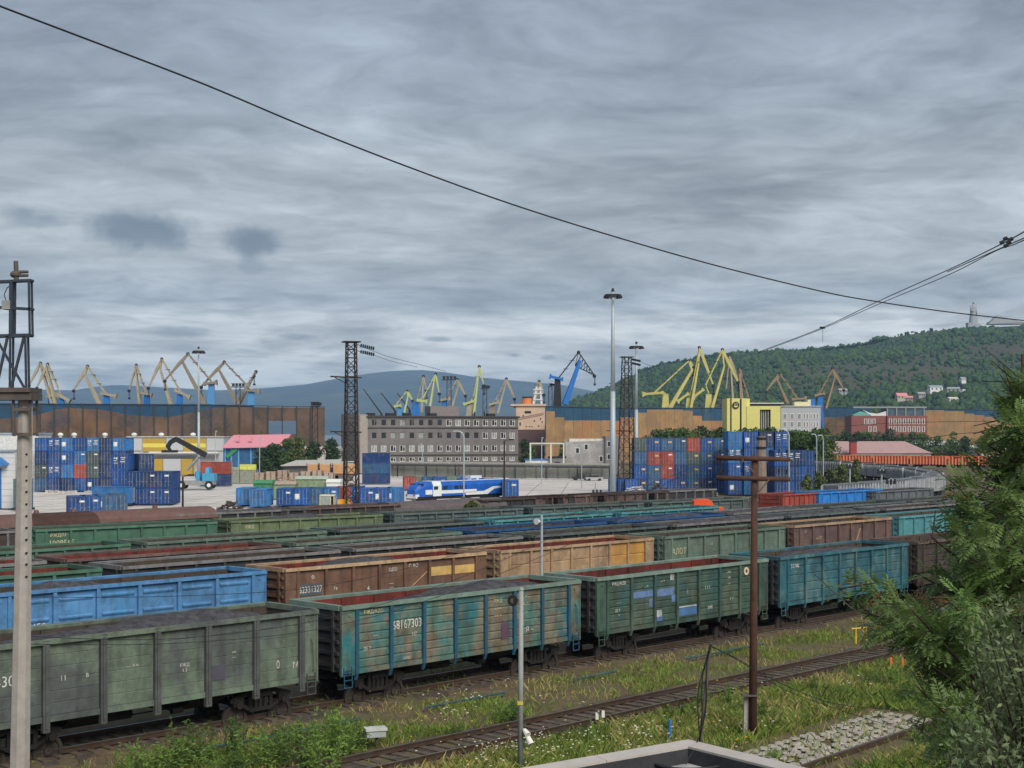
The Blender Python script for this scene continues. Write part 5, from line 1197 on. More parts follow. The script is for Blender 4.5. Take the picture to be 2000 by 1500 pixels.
# grey workshop with a peeling white front, and its cream roof lights
def workshop():
    Y = 430; o0 = WS(1160, 805, Y); t = thing('workshop', 'grey workshop with peeling white wall patches beside the tall mast', 'building', (o0.x, o0.y, PORT)); q = lambda px, py: WS(px, py, Y)-Vector((o0.x, o0.y, PORT))
    gm = mat('workshop_grey', (.24,.235,.24), var=.15, dirt=(.5,.5,.48), dirt_amt=.7, dirt_scale=.22, streak=.2); 
    MB().add([(q(1104,0).x,0,0),(q(1182,0).x,0,0),(q(1182,0).x,12,0),(q(1104,0).x,12,0),(q(1104,0).x,0,q(0,864).z),(q(1182,0).x,0,q(0,861).z),(q(1182,0).x,12,q(0,859).z),(q(1104,0).x,12,q(0,862).z)], [(3,2,1,0),(4,5,6,7),(0,1,5,4),(1,2,6,5),(2,3,7,6),(3,0,4,7)]).obj('wall', gm, t)
    MB().box(q(1182,0).x,q(1212,0).x,-1,12,0,q(0,852).z).obj('annex_wall', mat('annex_grey', (.17,.165,.17), var=.15), t)
    for i, px in enumerate((1118,1135,1152,1165)): MB().cyl((q(px,0).x,4,q(0,862).z-.2),(q(px,0).x,8,q(0,862).z-.2),.9,.9,14).obj('roof_light', mat('roof_light_cream', (.58,.56,.50)), t)
    MB().box(q(1113,0).x,q(1181,0).x,3.4,8.6,q(0,862).z-.6,q(0,857).z).obj('roof_light_row', mat('roof_light_cream', (.58,.56,.50)), t)
    for px, py in ((1189,867),(1189,892),(1145,873),(1128,880),(1174,896)):
        z = q(px,py); y_ = -1 if px > 1182 else 0; wi = MB().box(z.x-.55,z.x+.55,y_-.06,y_+.02,z.z-.8,z.z+.8).obj('window', wht, t); MB().box(z.x-.4,z.x+.4,y_-.1,y_-.062,z.z-.65,z.z+.65).obj('pane', CP['dark'], wi)
workshop()
# pipe bridge and gatehouse left of the workshop
pb_ = WS(1070, 805, 422); t = thing('pipe_bridge', 'cream portal frame carrying pipes over the track by the workshop', 'gantry', (pb_.x, pb_.y, PORT)); q = lambda px, py: WS(px, py, 422)-Vector((pb_.x, pb_.y, PORT))
crm = mat('gantry_cream', (.55,.54,.47), var=.1)
for px in (1036,1076,1101): MB().beam((q(px,0).x,0,0),(q(px,0).x,0,q(0,866).z),.4).obj('leg', crm, t)
MB().beam((q(1034,0).x,0,q(0,866).z),(q(1103,0).x,0,q(0,866).z),.5,.35).obj('beam', crm, t)
MB().beam((q(1034,0).x,.6,q(0,869).z),(q(1103,0).x,.6,q(0,869).z),.2,.2).obj('pipe', crm, t)
house(1048,905,426,6,4.0,5,0,wht,mat('roof_blue',(.04,.15,.4)),'small white gatehouse with blue windows under the pipe bridge',basez=PORT,roof='flat',nwin=2,winm=CP['blue'])
house(1088,905,428,4.5,4.6,5,0,mat('shed_grey2',(.2,.2,.21)),CP['dark'],'dark doorway shed behind the pipe bridge',basez=PORT,roof='flat',nwin=1)
# white-yellow panelled shed and neighbours on the left
def striped_shed():
    Y = 430; o0 = WS(335, 805, Y); t = thing('striped_shed', 'long shed with alternating white and ochre wall bays behind the reach stacker', 'building', (o0.x, o0.y, PORT)); q = lambda px, py: WS(px, py, Y)-Vector((o0.x, o0.y, PORT))
    wp = mat('shed_panel_white', (.42,.44,.46), var=.06); oc = mat('shed_panel_ochre', (.40,.27,.045), var=.1); ylb = mat('shed_panel_yellow', (.62,.55,.10), var=.08)
    MB().box(q(247,0).x,q(437,0).x,.3,14,0,q(0,854).z).obj('wall', wp, t)
    MB().box(q(246,0).x,q(438,0).x,-.2,14.2,q(0,854).z,q(0,852.5).z).obj('roof', mat('parapet_pale', (.5,.5,.5)), t)
    for a, b_, k in ((248,277,0),(279,324,1),(325,358,0),(359,402,1),(404,436,0)):
        if not k: MB().box(q(a,0).x,q(b_,0).x,0,.28,q(0,880).z,q(0,856).z).obj('wall_bay', wp, t)
        else:
            p_ = MB().box(q(a,0).x,q(b_,0).x,0,.28,q(0,882).z,q(0,856).z).obj('wall_bay', oc, t); MB().box(q(a,0).x,q(b_,0).x,-.06,-.005,q(0,874).z,q(0,866).z).obj('yellow_band', ylb, p_)
    for a, b_, m_ in ((297,323,oc),(324,358,wp),(359,380,oc)): MB().box(q(a,0).x,q(b_,0).x,-3,-.5,0,q(0,896).z).obj('low_bay', m_, t)
    MB().box(q(295,0).x,q(430,0).x,-2.5,-.3,q(0,885).z,q(0,882).z).obj('canopy', wht, t)
striped_shed()
for i, (px, w_) in enumerate(((25,4),(36,3),(78,2),(86,2),(118,3),(145,4),(205,4),(262,3),(315,3),(377,3))):
    p = WS(px, 852, 445); t = thing('roof_fan', 'white dome vent over the shed line, %s from the left' % ORD[i], 'vent', (p.x, p.y, WS(0,853,445).z-.2), 0, 'white dome vents along the wall top')
    MB().cyl((0,0,0),(0,0,.5),.5,n=10).obj('collar', wht, t); MB().ball((0,0,.75), .85, .85, .6, 10, 6).obj('dome', wht, t, smooth=True)
MB_ = MB().box(WS(-60,0,450).x,WS(430,0,450).x,450,450.4,PORT,WS(0,853,450).z); tag(MB_.obj('boundary_wall', mat('wall_beige3', (.36,.31,.26), var=.15)), 'beige boundary wall below the left dust screen', 'wall')
# pink roofed kiosk hall
def pink_hall():
    Y = 410; o0 = WS(500, 805, Y); t = thing('pink_roof_hall', 'blue walled hall with a bright pink sheet roof right of the striped shed', 'building', (o0.x, o0.y, PORT)); q = lambda px, py: WS(px, py, Y)-Vector((o0.x, o0.y, PORT))
    pk = mat('roof_bright_pink', (.62,.26,.31), var=.06, dirt=(.5,.2,.24), dirt_amt=.3)
    b = MB(); A_, B2, C_, D_ = q(436,873), q(552,871), q(556,848), q(441,850); b.add([A_+Vector((0,-1,0)),B2+Vector((0,-1,0)),C_+Vector((0,10,0)),D_+Vector((0,10,0)),A_+Vector((0,-1,-.3)),B2+Vector((0,-1,-.3)),C_+Vector((0,10,-.3)),D_+Vector((0,10,-.3))], [(0,1,2,3),(7,6,5,4),(0,4,5,1),(1,5,6,2),(2,6,7,3),(3,7,4,0)]); b.obj('roof', pk, t)
    MB().box(q(436,0).x,q(550,0).x,0,9,0,q(0,873.5).z).obj('wall', mat('hall_blue', (.03,.10,.22), var=.3, scale=.5), t)
    for px in (440,452,466,490,503): MB().box(q(px,0).x-.18,q(px,0).x+.18,-.1,-.01,0,q(0,874).z).obj('door_frame', mat('frame_sky', (.10,.30,.55)), t)
    MB().beam(q(443,893)+Vector((0,-.4,0)), q(463,876)+Vector((0,-.4,0)), .1, .9).obj('green_awning', mat('awning_green', (.04,.22,.10)), t)
    for px, h_ in ((463,849),(487,852)): MB().box(q(px,0).x-.3,q(px,0).x+.3,2,2.6,q(0,862).z,q(0,h_).z).obj('roof_vent', pk, t)
pink_hall()
house(586,862,425,14,3,9,0,mat('wall_pale',(.45,.44,.42)),mat('roof_rose',(.55,.38,.38)),'pale rose-roofed house behind the dark bushes',basez=PORT+3,rh=1.5,nwin=3)
house(628,862,430,10,3.5,9,0,mat('wall_pale',(.45,.44,.42)),greyr,'pale grey house left of the office gable',basez=PORT+3,rh=1.2,nwin=2)
# blue-roofed white hut at the frame edge, farther white store behind the pole
def edge_hut():
    Y = 250; o0 = WS(12, 805, Y); t = thing('white_hut', 'white planked hut with a blue pent roof at the left frame edge', 'hut', (o0.x, o0.y, PORT)); q = lambda px, py: WS(px, py, Y)-Vector((o0.x, o0.y, PORT))
    wm_ = mat('hut_plank_white', (.55,.57,.58), var=.08, dirt=(.35,.37,.38), dirt_scale=1)
    z0 = 0; zt = q(0,882).z; n = 9
    for i in range(n): MB().box(q(-40,0).x,q(29,0).x,0,4,z0+(zt-z0)*i/n+.02,z0+(zt-z0)*(i+1)/n-.02).obj('wall_board', wm_, t)
    MB().box(q(-40,0).x+.05,q(29,0).x-.05,.06,3.9,0,zt).obj('wall', mat('hut_shadow', (.3,.32,.34)), t)
    MB().add([(q(-42,0).x,-1.2,q(0,897).z),(q(2,0).x,-1.2,q(0,897).z),(q(18,0).x,-1.2,q(0,909).z),(q(-42,0).x,-1.2,q(0,909).z),(q(-42,0).x,0,q(0,893).z),(q(2,0).x,0,q(0,893).z),(q(18,0).x,0,q(0,905).z),(q(-42,0).x,0,q(0,905).z)], [(0,1,2,3),(4,7,6,5),(0,4,5,1),(1,5,6,2),(2,6,7,3),(3,7,4,0)]).obj('pent_roof', mat('hut_roof_blue', (.04,.17,.42)), t)
    MB().box(q(-42,0).x,q(30,0).x,-.3,4.2,zt,zt+.25).obj('roof', mat('hut_roof_edge', (.25,.33,.4)), t)
    MB().box(q(-20,0).x,q(3,0).x,-.08,-.01,0,q(0,915).z).obj('door', mat('hut_door_blue', (.03,.13,.33)), t)
    st = WS(40, 805, 246); t2 = thing('steel_tank_box', 'dull blue-green tank box standing beside the white hut', 'tank', (st.x, st.y, PORT)); MB().box(-.8,1.6,-.8,.8,.3,4.6).obj('tank', mat('tank_teal', (.06,.13,.17), var=.3), t2); MB().box(-1,1.8,-1,1,0,.3).obj('base', CP['dark'], t2)
edge_hut()
house(20,880,330,14,11,8,0,mat('store_white',(.55,.57,.58)),mat('roof_bluegrey',(.24,.32,.38)),'tall white store behind the blue-roofed hut at the frame edge',basez=PORT,roof='flat',nwin=2)
# long pipe fence between yard and office, concrete panel wall
for i in range(22):
    xa = 725+i*21.5; Yp = 414-i*1.2
    if i == 0:
        wl = thing('panel_wall', 'long grey concrete panel wall along the far side of the yard', 'wall', (0,0,0))
    A_ = WS(xa, 0, Yp); B2 = WS(xa+21, 0, Yp-1.2)
    MB().beam((A_.x,A_.y,PORT+1.4),(B2.x,B2.y,PORT+1.4),.2,2.6).obj('wall_panel', mat('panel_concrete', (.22,.225,.20), var=.2, dirt=(.12,.12,.10), dirt_scale=.4), wl)
    MB().box(A_.x-.15,A_.x+.15,A_.y-.2,A_.y+.2,PORT,PORT+3.0).obj('wall_post', mat('panel_post', (.14,.14,.13)), wl)
for j, (z_, r_, lb) in enumerate(((3.6,.35,'grey insulated pipe running above the panel wall'),(3.0,.22,'thin dark pipe along the panel wall top'))):
    A_, B2 = WS(722,0,413), WS(1190,0,386); pp_ = thing('pipeline', lb, 'pipe', (0,0,0)); MB().cyl((A_.x,A_.y,PORT+z_),(B2.x,B2.y,PORT+z_),r_,n=8).obj('pipe', mat('pipe_grey%d' % j, (.26,.26,.24) if j == 0 else (.06,.06,.06)), pp_)
    for k in range(9):
        a_ = A_.lerp(B2, k/8.0); MB().box(a_.x-.1,a_.x+.1,a_.y-.1,a_.y+.1,PORT,PORT+z_).obj('pipe_support', CP['dark'], pp_)

# ---------------------------------------------------------------- trees of the middle distance
leafmats = [mat('leaf_mid', (.070,.125,.036), var=.5, rough=.9, scale=.8, trans=.25), mat('leaf_dark', (.045,.080,.032), var=.5, rough=.9, scale=.8, trans=.2), mat('leaf_olive', (.12,.155,.055), var=.4, rough=.9, scale=.8, trans=.25)]
bark = mat('bark', (.07,.055,.045), var=.4, rough=.95)
def tree(p, hgt, rad, label, m, nleaf=700, leaf=.55, name='leafy_tree', cat='tree', group=None, lobes=12, seed=0, base=.06):
    r = np.random.default_rng(int(seed)+11); rd = random.Random(seed)
    t = thing(name, label, cat, p, rd.uniform(0,6), group)
    trunk_h = hgt*.5; b = MB(); b.cyl((0,0,-.3),(0,0,trunk_h),.035*hgt*.5+.06,.03,7); tk = b.obj('trunk', bark, t)
    cs = []
    for i in range(lobes):
        a = rd.uniform(0,6.28); rr = rad*rd.uniform(.05,.6); z = hgt*(base+.15)+rd.uniform(0,1)*hgt*(.70-base)*(1-rr/rad*.4); c = Vector((rr*math.cos(a), rr*math.sin(a), z)); cs.append((c, rad*rd.uniform(.42,.68)))
        MB().cyl((0,0,trunk_h*rd.uniform(.3,.9)), c, .05,.02,5).obj('limb', bark, tk)
    cs.append((Vector((0,0,hgt*.82)), rad*.4))
    V = []; 
    for k in range(nleaf):
        c, s = cs[k % len(cs)]
        d = r.normal(size=3); d /= np.linalg.norm(d)+1e-9; q_ = np.array(c)+d*s*(r.uniform(.55,1.08))*np.array([1,1,.85])
        if q_[2] < hgt*base: q_[2] = hgt*base+r.uniform(0,.3)
        u = r.normal(size=3); u /= np.linalg.norm(u); v = np.cross(u, r.normal(size=3)); v /= np.linalg.norm(v)+1e-9
        L_ = leaf*r.uniform(.6,1.3); V += [q_-u*L_/2, q_+v*L_*.3, q_+u*L_/2, q_-v*L_*.3]
    cr = np_mesh('crown', np.array(V), np.arange(len(V)).reshape(-1,4), m, t, 'stuff')
    return t
trees = []
r3 = random.Random(21)
def mid(px, Y, pytop, wpx, m, label, grp, n=700, leaf=.6, zb=None, **k):
    p = WS(px, 805, Y); p.z = PORT if zb is None else zb
    hgt = WS(0, pytop, Y).z-p.z
    tree(p, hgt, wpx*YS(Y)/F/2, label, leafmats[m], n, leaf, group=grp, seed=int(px*7+Y), **k)
for i, (px, pt_, w_, m_, lb) in enumerate(((512,874,34,1,'dark bush at the right end of the pink roof'),(535,862,30,1,'dark tree rising behind the pink roof end'),(560,850,34,0,'dark green tree left of the tallest one near the office'),(585,846,44,2,'broad grey-green tree between pink roof and office block'),(612,856,30,1,'small dark tree behind the timber shed'),(648,850,30,1,'round dark tree against the office gable'))):
    mid(px, 402, pt_, w_*1.35, m_, lb, 'trees by the pink roof', 1800, .75)
for i, (px, pt_, w_, m_) in enumerate(((1025,848,22,1),(1038,856,20,0),(1100,856,24,0),(1288,842,26,1))): mid(px, 432, pt_, w_*1.3, m_, ['dark tree against the office block end wall','small green tree beside the ship hull','tree tops before the tan screen by the workshop','bush growing before the tan screen near the thin floodlight mast'][i], 'scattered trees of the port', 1200, .7)
rt = []
for i in range(20):
    px = 1288+i*17+r3.uniform(-6,6); mid(px, 385+r3.uniform(-12,12), 828+r3.uniform(-7,6), 62, [1,0,1,0,2][i%5], 'dark green tree behind the container stack, %s from the thin floodlight mast' % ORD[i], 'trees in front of the yellow building', 1500, .85)
for i in range(9):
    px = 1608+i*22+r3.uniform(-5,5); mid(px, 680, 838+r3.uniform(-6,8), 46, [1,0,1][i%3], 'tree below the brick building, %s from the white wing' % ORD[i], 'trees before the brick building', 1100, 1.1)
for i, (px, pt_, w_) in enumerate(((1800,845,40),(1832,848,26),(1862,840,36),(1885,850,30),(1925,845,34))): mid(px, 635, pt_, w_*1.3, [0,2,0,1,2][i], 'garden tree among the pale houses, %s from the left' % ORD[i], 'garden trees among the pale houses', 1100, 1.0)
for i, (px, pt_, w_, Y) in enumerate(((1600,912,30,268),(1622,906,30,272),(1645,900,36,290),(1578,918,24,262),(1570,930,22,240),(1700,945,26,262),(1725,950,20,262),(1672,885,24,300))): mid(px, Y, pt_, w_, 2, 'olive willow bush inside the curve of hopper wagons, %s of them' % ORD[i], 'willow bushes inside the curve', 900, .5, base=.02)
for i, (px, pt_, w_) in enumerate(((925,968,34),(912,974,22),(945,978,20))): mid(px, 150, pt_, w_, 2, ['round olive bush between the dark van and the ore wagon','smaller bush touching the dark van end','low bush at the ore wagon end'][i], 'bushes on the cinder bank', 1200, .30, zb=0, base=.02)

# ---------------------------------------------------------------- masts and towers
galv = mat('galvanised', (.36,.42,.46), var=.1, rough=.55, metal=.2); lat_m = mat('lattice_dark', (.035,.028,.026), var=.3, rough=.8)
def flood_mast(px, pybase, pytop, Y, w0, label, zb=PORT, dark_top=False, heads=8, ring=1.9):
    p = WS(px, 805, Y); t = thing('floodlight_mast', label, 'light mast', (p.x, p.y, zb), 0, 'tall floodlight masts'); h_ = WS(0, pytop, Y).z-zb; r0 = w0*YS(Y)/F/2
    MB().cyl((0,0,0),(0,0,h_*.5),r0,r0*.75,12).obj('lower_shaft', galv, t, smooth=True); MB().cyl((0,0,h_*.5),(0,0,h_*.985),r0*.75,r0*.38,12).obj('upper_shaft', galv, t, smooth=True)
    zr = h_*.985-.9*ring*.5
    b = MB(); n = 16
    for i in range(n):
        a0, a1 = 2*math.pi*i/n, 2*math.pi*(i+1)/n; b.beam((ring*math.cos(a0),ring*math.sin(a0),zr),(ring*math.cos(a1),ring*math.sin(a1),zr),.14,.14)
    for a_ in (0,HP,math.pi,3*HP): b.beam((0,0,zr),(ring*math.cos(a_),ring*math.sin(a_),zr),.14)
    b.obj('lamp_ring', lat_m, t)
    me = MB().prism([(-.3,-.35),(.3,-.35),(.22,.12),(-.22,.12)], -.38, .38).mesh('floodlight', CP['dark'])
    for i in range(heads): a_ = 2*math.pi*i/heads; link('floodlight', me, t, (ring*math.cos(a_),ring*math.sin(a_),zr-.25), (0,0,a_+HP))
    MB().cyl((0,0,h_*.985),(0,0,h_),.5*ring*.45,.3*ring*.45,10).obj('mast_head', lat_m, t)
    return t
flood_mast(1197, 965, 563, 305, 12.5, 'tallest floodlight mast, rising right of the concrete yard', ring=1.45)
flood_mast(1243, 840, 667, 400, 8, 'slimmer floodlight mast right of the lattice tower', ring=1.6)
flood_mast(388, 885, 677, 400, 6, 'floodlight mast among the grey cranes behind the reach stacker', ring=1.35)
def light_frame(px, pytop, Y, label, w_=2.6):
    p = WS(px, 805, Y); t = thing('lamp_tower', label, 'light tower', (p.x, p.y, PORT)); h_ = WS(0, pytop, Y).z-PORT
    for dx in (-.9,.9): MB().beam((dx,0,0),(dx*.8,0,h_-1.5),.28).obj('leg', lat_m, t)
    b = MB()
    for i in range(9): z = i*h_/9.5; b.beam((-.9,0,z),(.85,0,z+h_/9.5),.14)
    b.obj('bracing', lat_m, t); MB().box(-w_,w_,-.8,.8,h_-1.6,h_-1.3).box(-w_,w_,-.8,-.7,h_-.3,h_-.15).obj('lamp_platform', lat_m, t)
    for k in range(4): MB().box(-w_+.4+k*w_*.5,-w_+1.3+k*w_*.5,-1.0,-.6,h_-1.2,h_-.3).obj('floodlight', CP['dark'], t)
light_frame(877, 734, 560, 'dark floodlight tower behind the office roof'); light_frame(947, 752, 600, 'slender dark light tower right of the yellow-green crane', 1.6); light_frame(615, 784, 455, 'dark twin-legged lamp tower before the brown screen end', 1.4); light_frame(465, 748, 560, 'pale railed lamp platform between the grey cranes', 2.4); light_frame(1075, 748, 640, 'thin mast left of the blue crane', .8)
def lattice_tower(px, pybase, pytop, Y, wb, wt, label, zb, arms):
    p = WS(px, 805, Y); t = thing('lattice_tower', label, 'power pylon', (p.x, p.y, zb), .35); h_ = WS(0, pytop, Y).z-zb; s0, s1 = wb*YS(Y)/F/2*.8, wt*YS(Y)/F/2*.8
    cor = lambda k, z: Vector(((1 if k in (0,1) else -1)*(s0+(s1-s0)*z/h_), (1 if k in (1,2) else -1)*(s0+(s1-s0)*z/h_), z))
    for k in range(4): MB().beam(cor(k,0), cor(k,h_), .20,.20,.14,.14).obj('corner_post', lat_m, t)
    n = 17
    for f_ in range(4):
        b = MB(); z = 0
        for i in range(n):
            z0 = h_*(1-(1-i/n)**1.15); z1 = h_*(1-(1-(i+1)/n)**1.15); a_, c_ = f_, (f_+1)%4
            if i % 2: a_, c_ = c_, a_
            b.beam(cor(a_,z0), cor(c_,z1), .085); b.beam(cor(f_,z1), cor((f_+1)%4,z1), .085)
        b.obj('bracing', lat_m, t)
    MB().box(-s1-.5,s1+.5,-s1-.3,s1+.3,h_,h_+.15).obj('cap_plate', lat_m, t)
    for (z_, l_, sx) in arms:
        z_ = h_*z_; b = MB(); b.beam((0,0,z_),(sx*l_,0,z_+.1),.22,.18); b.beam((sx*.3,0,z_-.9),(sx*l_*.8,0,z_),.1); b.beam((0,0,z_),(-sx*1.3,0,z_),.2,.16); b.obj('cross_arm', lat_m, t)
    for k in range(2):
        c = Vector((1.2+k*.0, 0, h_-.35-k*.75)); b = MB()
        for j in range(7): q_ = c+Vector((.26*j,0,-.05*j)); b.cyl(q_, q_+Vector((.12,0,-.02)), .23, n=8)
        b.beam((s1,0,h_-.2-k*.75), c, .06); b.obj('insulator', CP['dark'], t)
    return t
lattice_tower(686, 1000, 669, 205, 33, 21, 'dark lattice tower in front of the office gable', ground_z(0,175)-.2, ((.805,2.6,-1),(.5,2.6,-1)))
lattice_tower(1224, 955, 698, 318, 34, 17, 'rusty lattice tower beside the right container stack', PORT, ((.80,3.6,-1),(.45,4.2,-1)))
def bent_lamp(px, pybase, pytop, Y, label, dx=-1.6, zb=PORT, m=None):
    p = WS(px, 805, Y); t = thing('street_lamp', label, 'street lamp', (p.x, p.y, zb), 0, 'street lamps of the yard'); h_ = WS(0, pytop, Y).z-zb
    MB().tube([(0,0,0),(0,0,h_-.9),(dx*.15,0,h_-.35),(dx*.5,0,h_-.05),(dx,0,h_)], .10, 8).obj('pole', m or galv, t); MB().box(dx-.35,dx+.1,-.14,.14,h_-.08,h_+.08).obj('lamp_head', m or galv, t)
bent_lamp(1541, 950, 838, 250, 'curved grey street lamp behind the crossarm ends', -1.5)
bent_lamp(1595, 925, 848, 300, 'straight pale lamp post right of the blue containers', -.6); bent_lamp(1608, 950, 850, 290, 'second pale lamp post above the willow bushes', -.6)
bent_lamp(906, 972, 842, 250, 'pale street lamp in front of the blue locomotive', -1.3); bent_lamp(825, 900, 867, 420, 'white lamp post before the office windows', -.4); bent_lamp(1058, 922, 855, 350, 'pale blue lamp post at the far yard edge', .3)
bent_lamp(1136, 925, 880, 330, 'short white post on the far edge of the concrete', .4); bent_lamp(421, 900, 842, 380, 'grey post beside the striped shed corner', .3); bent_lamp(507, 905, 855, 380, 'white post in front of the dark bushes', .3)
def black_pole(px, py0, py1, Y, label, zb):
    p = WS(px, 805, Y); t = thing('lamp_pole', label, 'pole', (p.x, p.y, zb), 0, 'dark poles of the yard'); h_ = WS(0, py1, Y).z-zb
    MB().cyl((0,0,0),(0,0,h_),.13,.10,8).obj('pole', lat_m, t); MB().beam((0,0,h_-.05),(.9,0,h_+.12),.08).box(.6,1.2,-.15,.15,h_,h_+.22).obj('lamp_head', lat_m, t)
black_pole(357, 1008, 930, 180, 'black post standing in the open concrete yard', ground_z(0,154)-.2); black_pole(985, 990, 860, 215, 'black pole beside the bright blue container', PORT)

# ---------------------------------------------------------------- vehicles
def reach_stacker():
    Y = 330; o0 = WS(385, 805, Y); t = thing('reach_stacker', 'light blue reach stacker with a raised black boom working in the yard', 'reach stacker', (o0.x, o0.y, PORT)); q = lambda px, py, dy=0: WS(px, py, Y)-Vector((o0.x, o0.y, PORT))+Vector((0,dy,0))
    lb = mat('stacker_blue', (.06,.28,.48), var=.15); gr = mat('stacker_grey', (.25,.26,.26), var=.2)
    MB().box(q(352,0).x,q(420,0).x,-1.4,1.4,.9,1.7).obj('chassis', gr, t)
    MB().box(q(398,0).x,q(421,0).x,-1.5,1.5,1.7,3.2).prism([(-1.4,3.2),(1.4,3.2),(1.1,4.4),(-1.1,4.4)], q(404,0).x, q(411,0).x).obj('engine_body', lb, t)
    cb = MB().box(q(384,0).x,q(392,0).x,-1.0,1.0,1.7,3.6).obj('cab', lb, t); MB().box(q(383,0).x-.03,q(384,0).x,-.9,.9,2.3,3.4).obj('windscreen', CP['dark'], cb)
    b = MB(); b.beam(q(402,889), q(343,857), 1.0, 1.1, .8, .9); b.obj('boom', CP['dark'], t)
    MB().beam(q(345,857), q(334,863), .8, .9).beam(q(334,862), q(327,874), .7, .8).obj('boom_head', CP['dark'], t)
    MB().box(q(318,0).x,q(345,0).x,-1.2,1.2,q(0,884).z,q(0,879).z).beam(q(328,872), q(332,880), .6).obj('spreader', CP['dark'], t)
    b = MB()
    for dy in (-.6,.6): b.beam(q(365,918,dy), q(388,893,dy), .35)
    b.obj('lift_cylinder', gr, t)
    for px in (357,411): 
        for dy in (-1.3,1.3):
            w_ = MB().cyl((q(px,0).x,dy-.3,.85),(q(px,0).x,dy+.3,.85),.85,n=16).obj('wheel', CP['dark'], t); MB().cyl((q(px,0).x,dy-.32,.85),(q(px,0).x,dy+.32,.85),.4,n=12).obj('rim', wht, w_)
reach_stacker()
for i, (px, c) in enumerate(((414,'red'),(434,'red'))):
    p = WS(px, 900, 350); p.z = PORT+2.5; container(p, .1, 'red', 'dark red container %s the reach stacker' % ['directly behind','just right of'][i], 'containers at the reach stacker', L=4.0 if i else 4.5)
    p = WS(px, 900, 350); p.z = PORT; container(p, .1, 'navy', 'navy container under the red one %s the reach stacker' % ['behind','right of'][i], 'containers at the reach stacker', L=4.0 if i else 4.5)
def locomotive():
    a_ = WS(803, 970, 250); b_ = WS(983, 970, 268); d = Vector((b_.x-a_.x, b_.y-a_.y, 0)); L = d.length; rz = math.atan2(d.y, d.x); z0 = PORT+.75
    t = thing('locomotive', 'bright blue and white locomotive with a rounded nose in the yard', 'locomotive', (a_.x, a_.y, z0), rz)
    bl = mat('loco_blue', (.012,.11,.48), var=.15, rough=.45, dirt=(.02,.06,.16), dirt_amt=.6, dirt_scale=.6, streak=.4); wh_ = mat('loco_white', (.62,.66,.68), var=.06, rough=.45); W2 = 1.45
    pr = [(-W2,1.0),(-W2,2.6),(-1.15,3.25),(1.15,3.25),(W2,2.6),(W2,1.0)]
    MB().prism(pr, 3.2, L).obj('engine_hood', bl, t)
    nose = MB(); n = 8
    for i in range(n+1):
        u = i/n; s = math.sin(u*HP)**.6; x = 3.2*u
        for (y, z) in pr: nose.v.append((x, y*(.62+.38*s), 1.0+(z-1.0)*(.45+.55*s)))
    for i in range(n):
        for j in range(5): nose.f.append((i*6+j, (i+1)*6+j, (i+1)*6+j+1, i*6+j+1))
    nose.f.append((0,1,2,3,4,5)); no = nose.obj('nose', bl, t)
    MB().box(-.12,1.2,-1.15,1.15,.75,1.35).obj('nose_band', wh_, no)
    for y in (-.7,.7): MB().box(1.05,1.5,y-.5,y+.5,2.55,2.95).obj('nose_window', CP['dark'], no)
    for x in (3.35,5.35,7.8,9.0): MB().box(x,x+.9,-1.50,-1.44,2.0,2.5).obj('side_window', CP['dark'], t)
    for x in (10.5,12.5,14.2): MB().box(x,x+1.1,-.7,.7,3.25,3.5).obj('roof_hatch', bl, t)
    for y in (-.8,.8): MB().cyl((-.2,y,1.25),(-.1,y,1.25),.16,n=10).obj('headlight', mat('loco_red', (.6,.05,.04)), no)
    MB().prism([(y*1.01,z*1.01+.0) for y, z in pr], 3.2, 5.0).obj('cab_stripe', wh_, t)
    MB().box(1.6,3.0,-1.52,-1.40,1.3,2.0).obj('side_panel_white', wh_, t)
    st = MB(); st.box(5.0,L*.62,-1.5,-1.46,1.35,1.85); st.add([(L*.62,-1.49,1.0),(L*.80,-1.49,2.15),(L,-1.49,2.25),(L,-1.49,2.0),(L*.82,-1.49,1.8),(L*.74,-1.49,1.0)], [(0,1,2,3,4,5)]); st.box(L*.5,L*.75,-1.5,-1.46,1.0,1.5); st.obj('side_stripe', wh_, t)
    for x in (6.2,6.9,L*.45,L*.5,L*.9,L*.93,L*.96): MB().box(x,x+.22,-1.52,-1.465,1.1 if x > L*.8 else 2.0,1.75 if x > L*.8 else 2.55).obj('grille', mat('loco_deep', (.01,.06,.3)), t)
    MB().box(L*.60,L*.72,-.6,.6,3.25,3.9).obj('roof_box', wh_, t); MB().box(3.2,L,-1.2,-1.1,3.2,3.3).obj('roof_rail', wh_, t)
    MB().box(.2,L,-1.3,1.3,.55,1.0).obj('frame', gear_m, t)
    for bx_ in (3.2, L-3.2): link('bogie', ME_BOGIE_LOW, t, (bx_,0,-.3), m=gear_m)
locomotive()
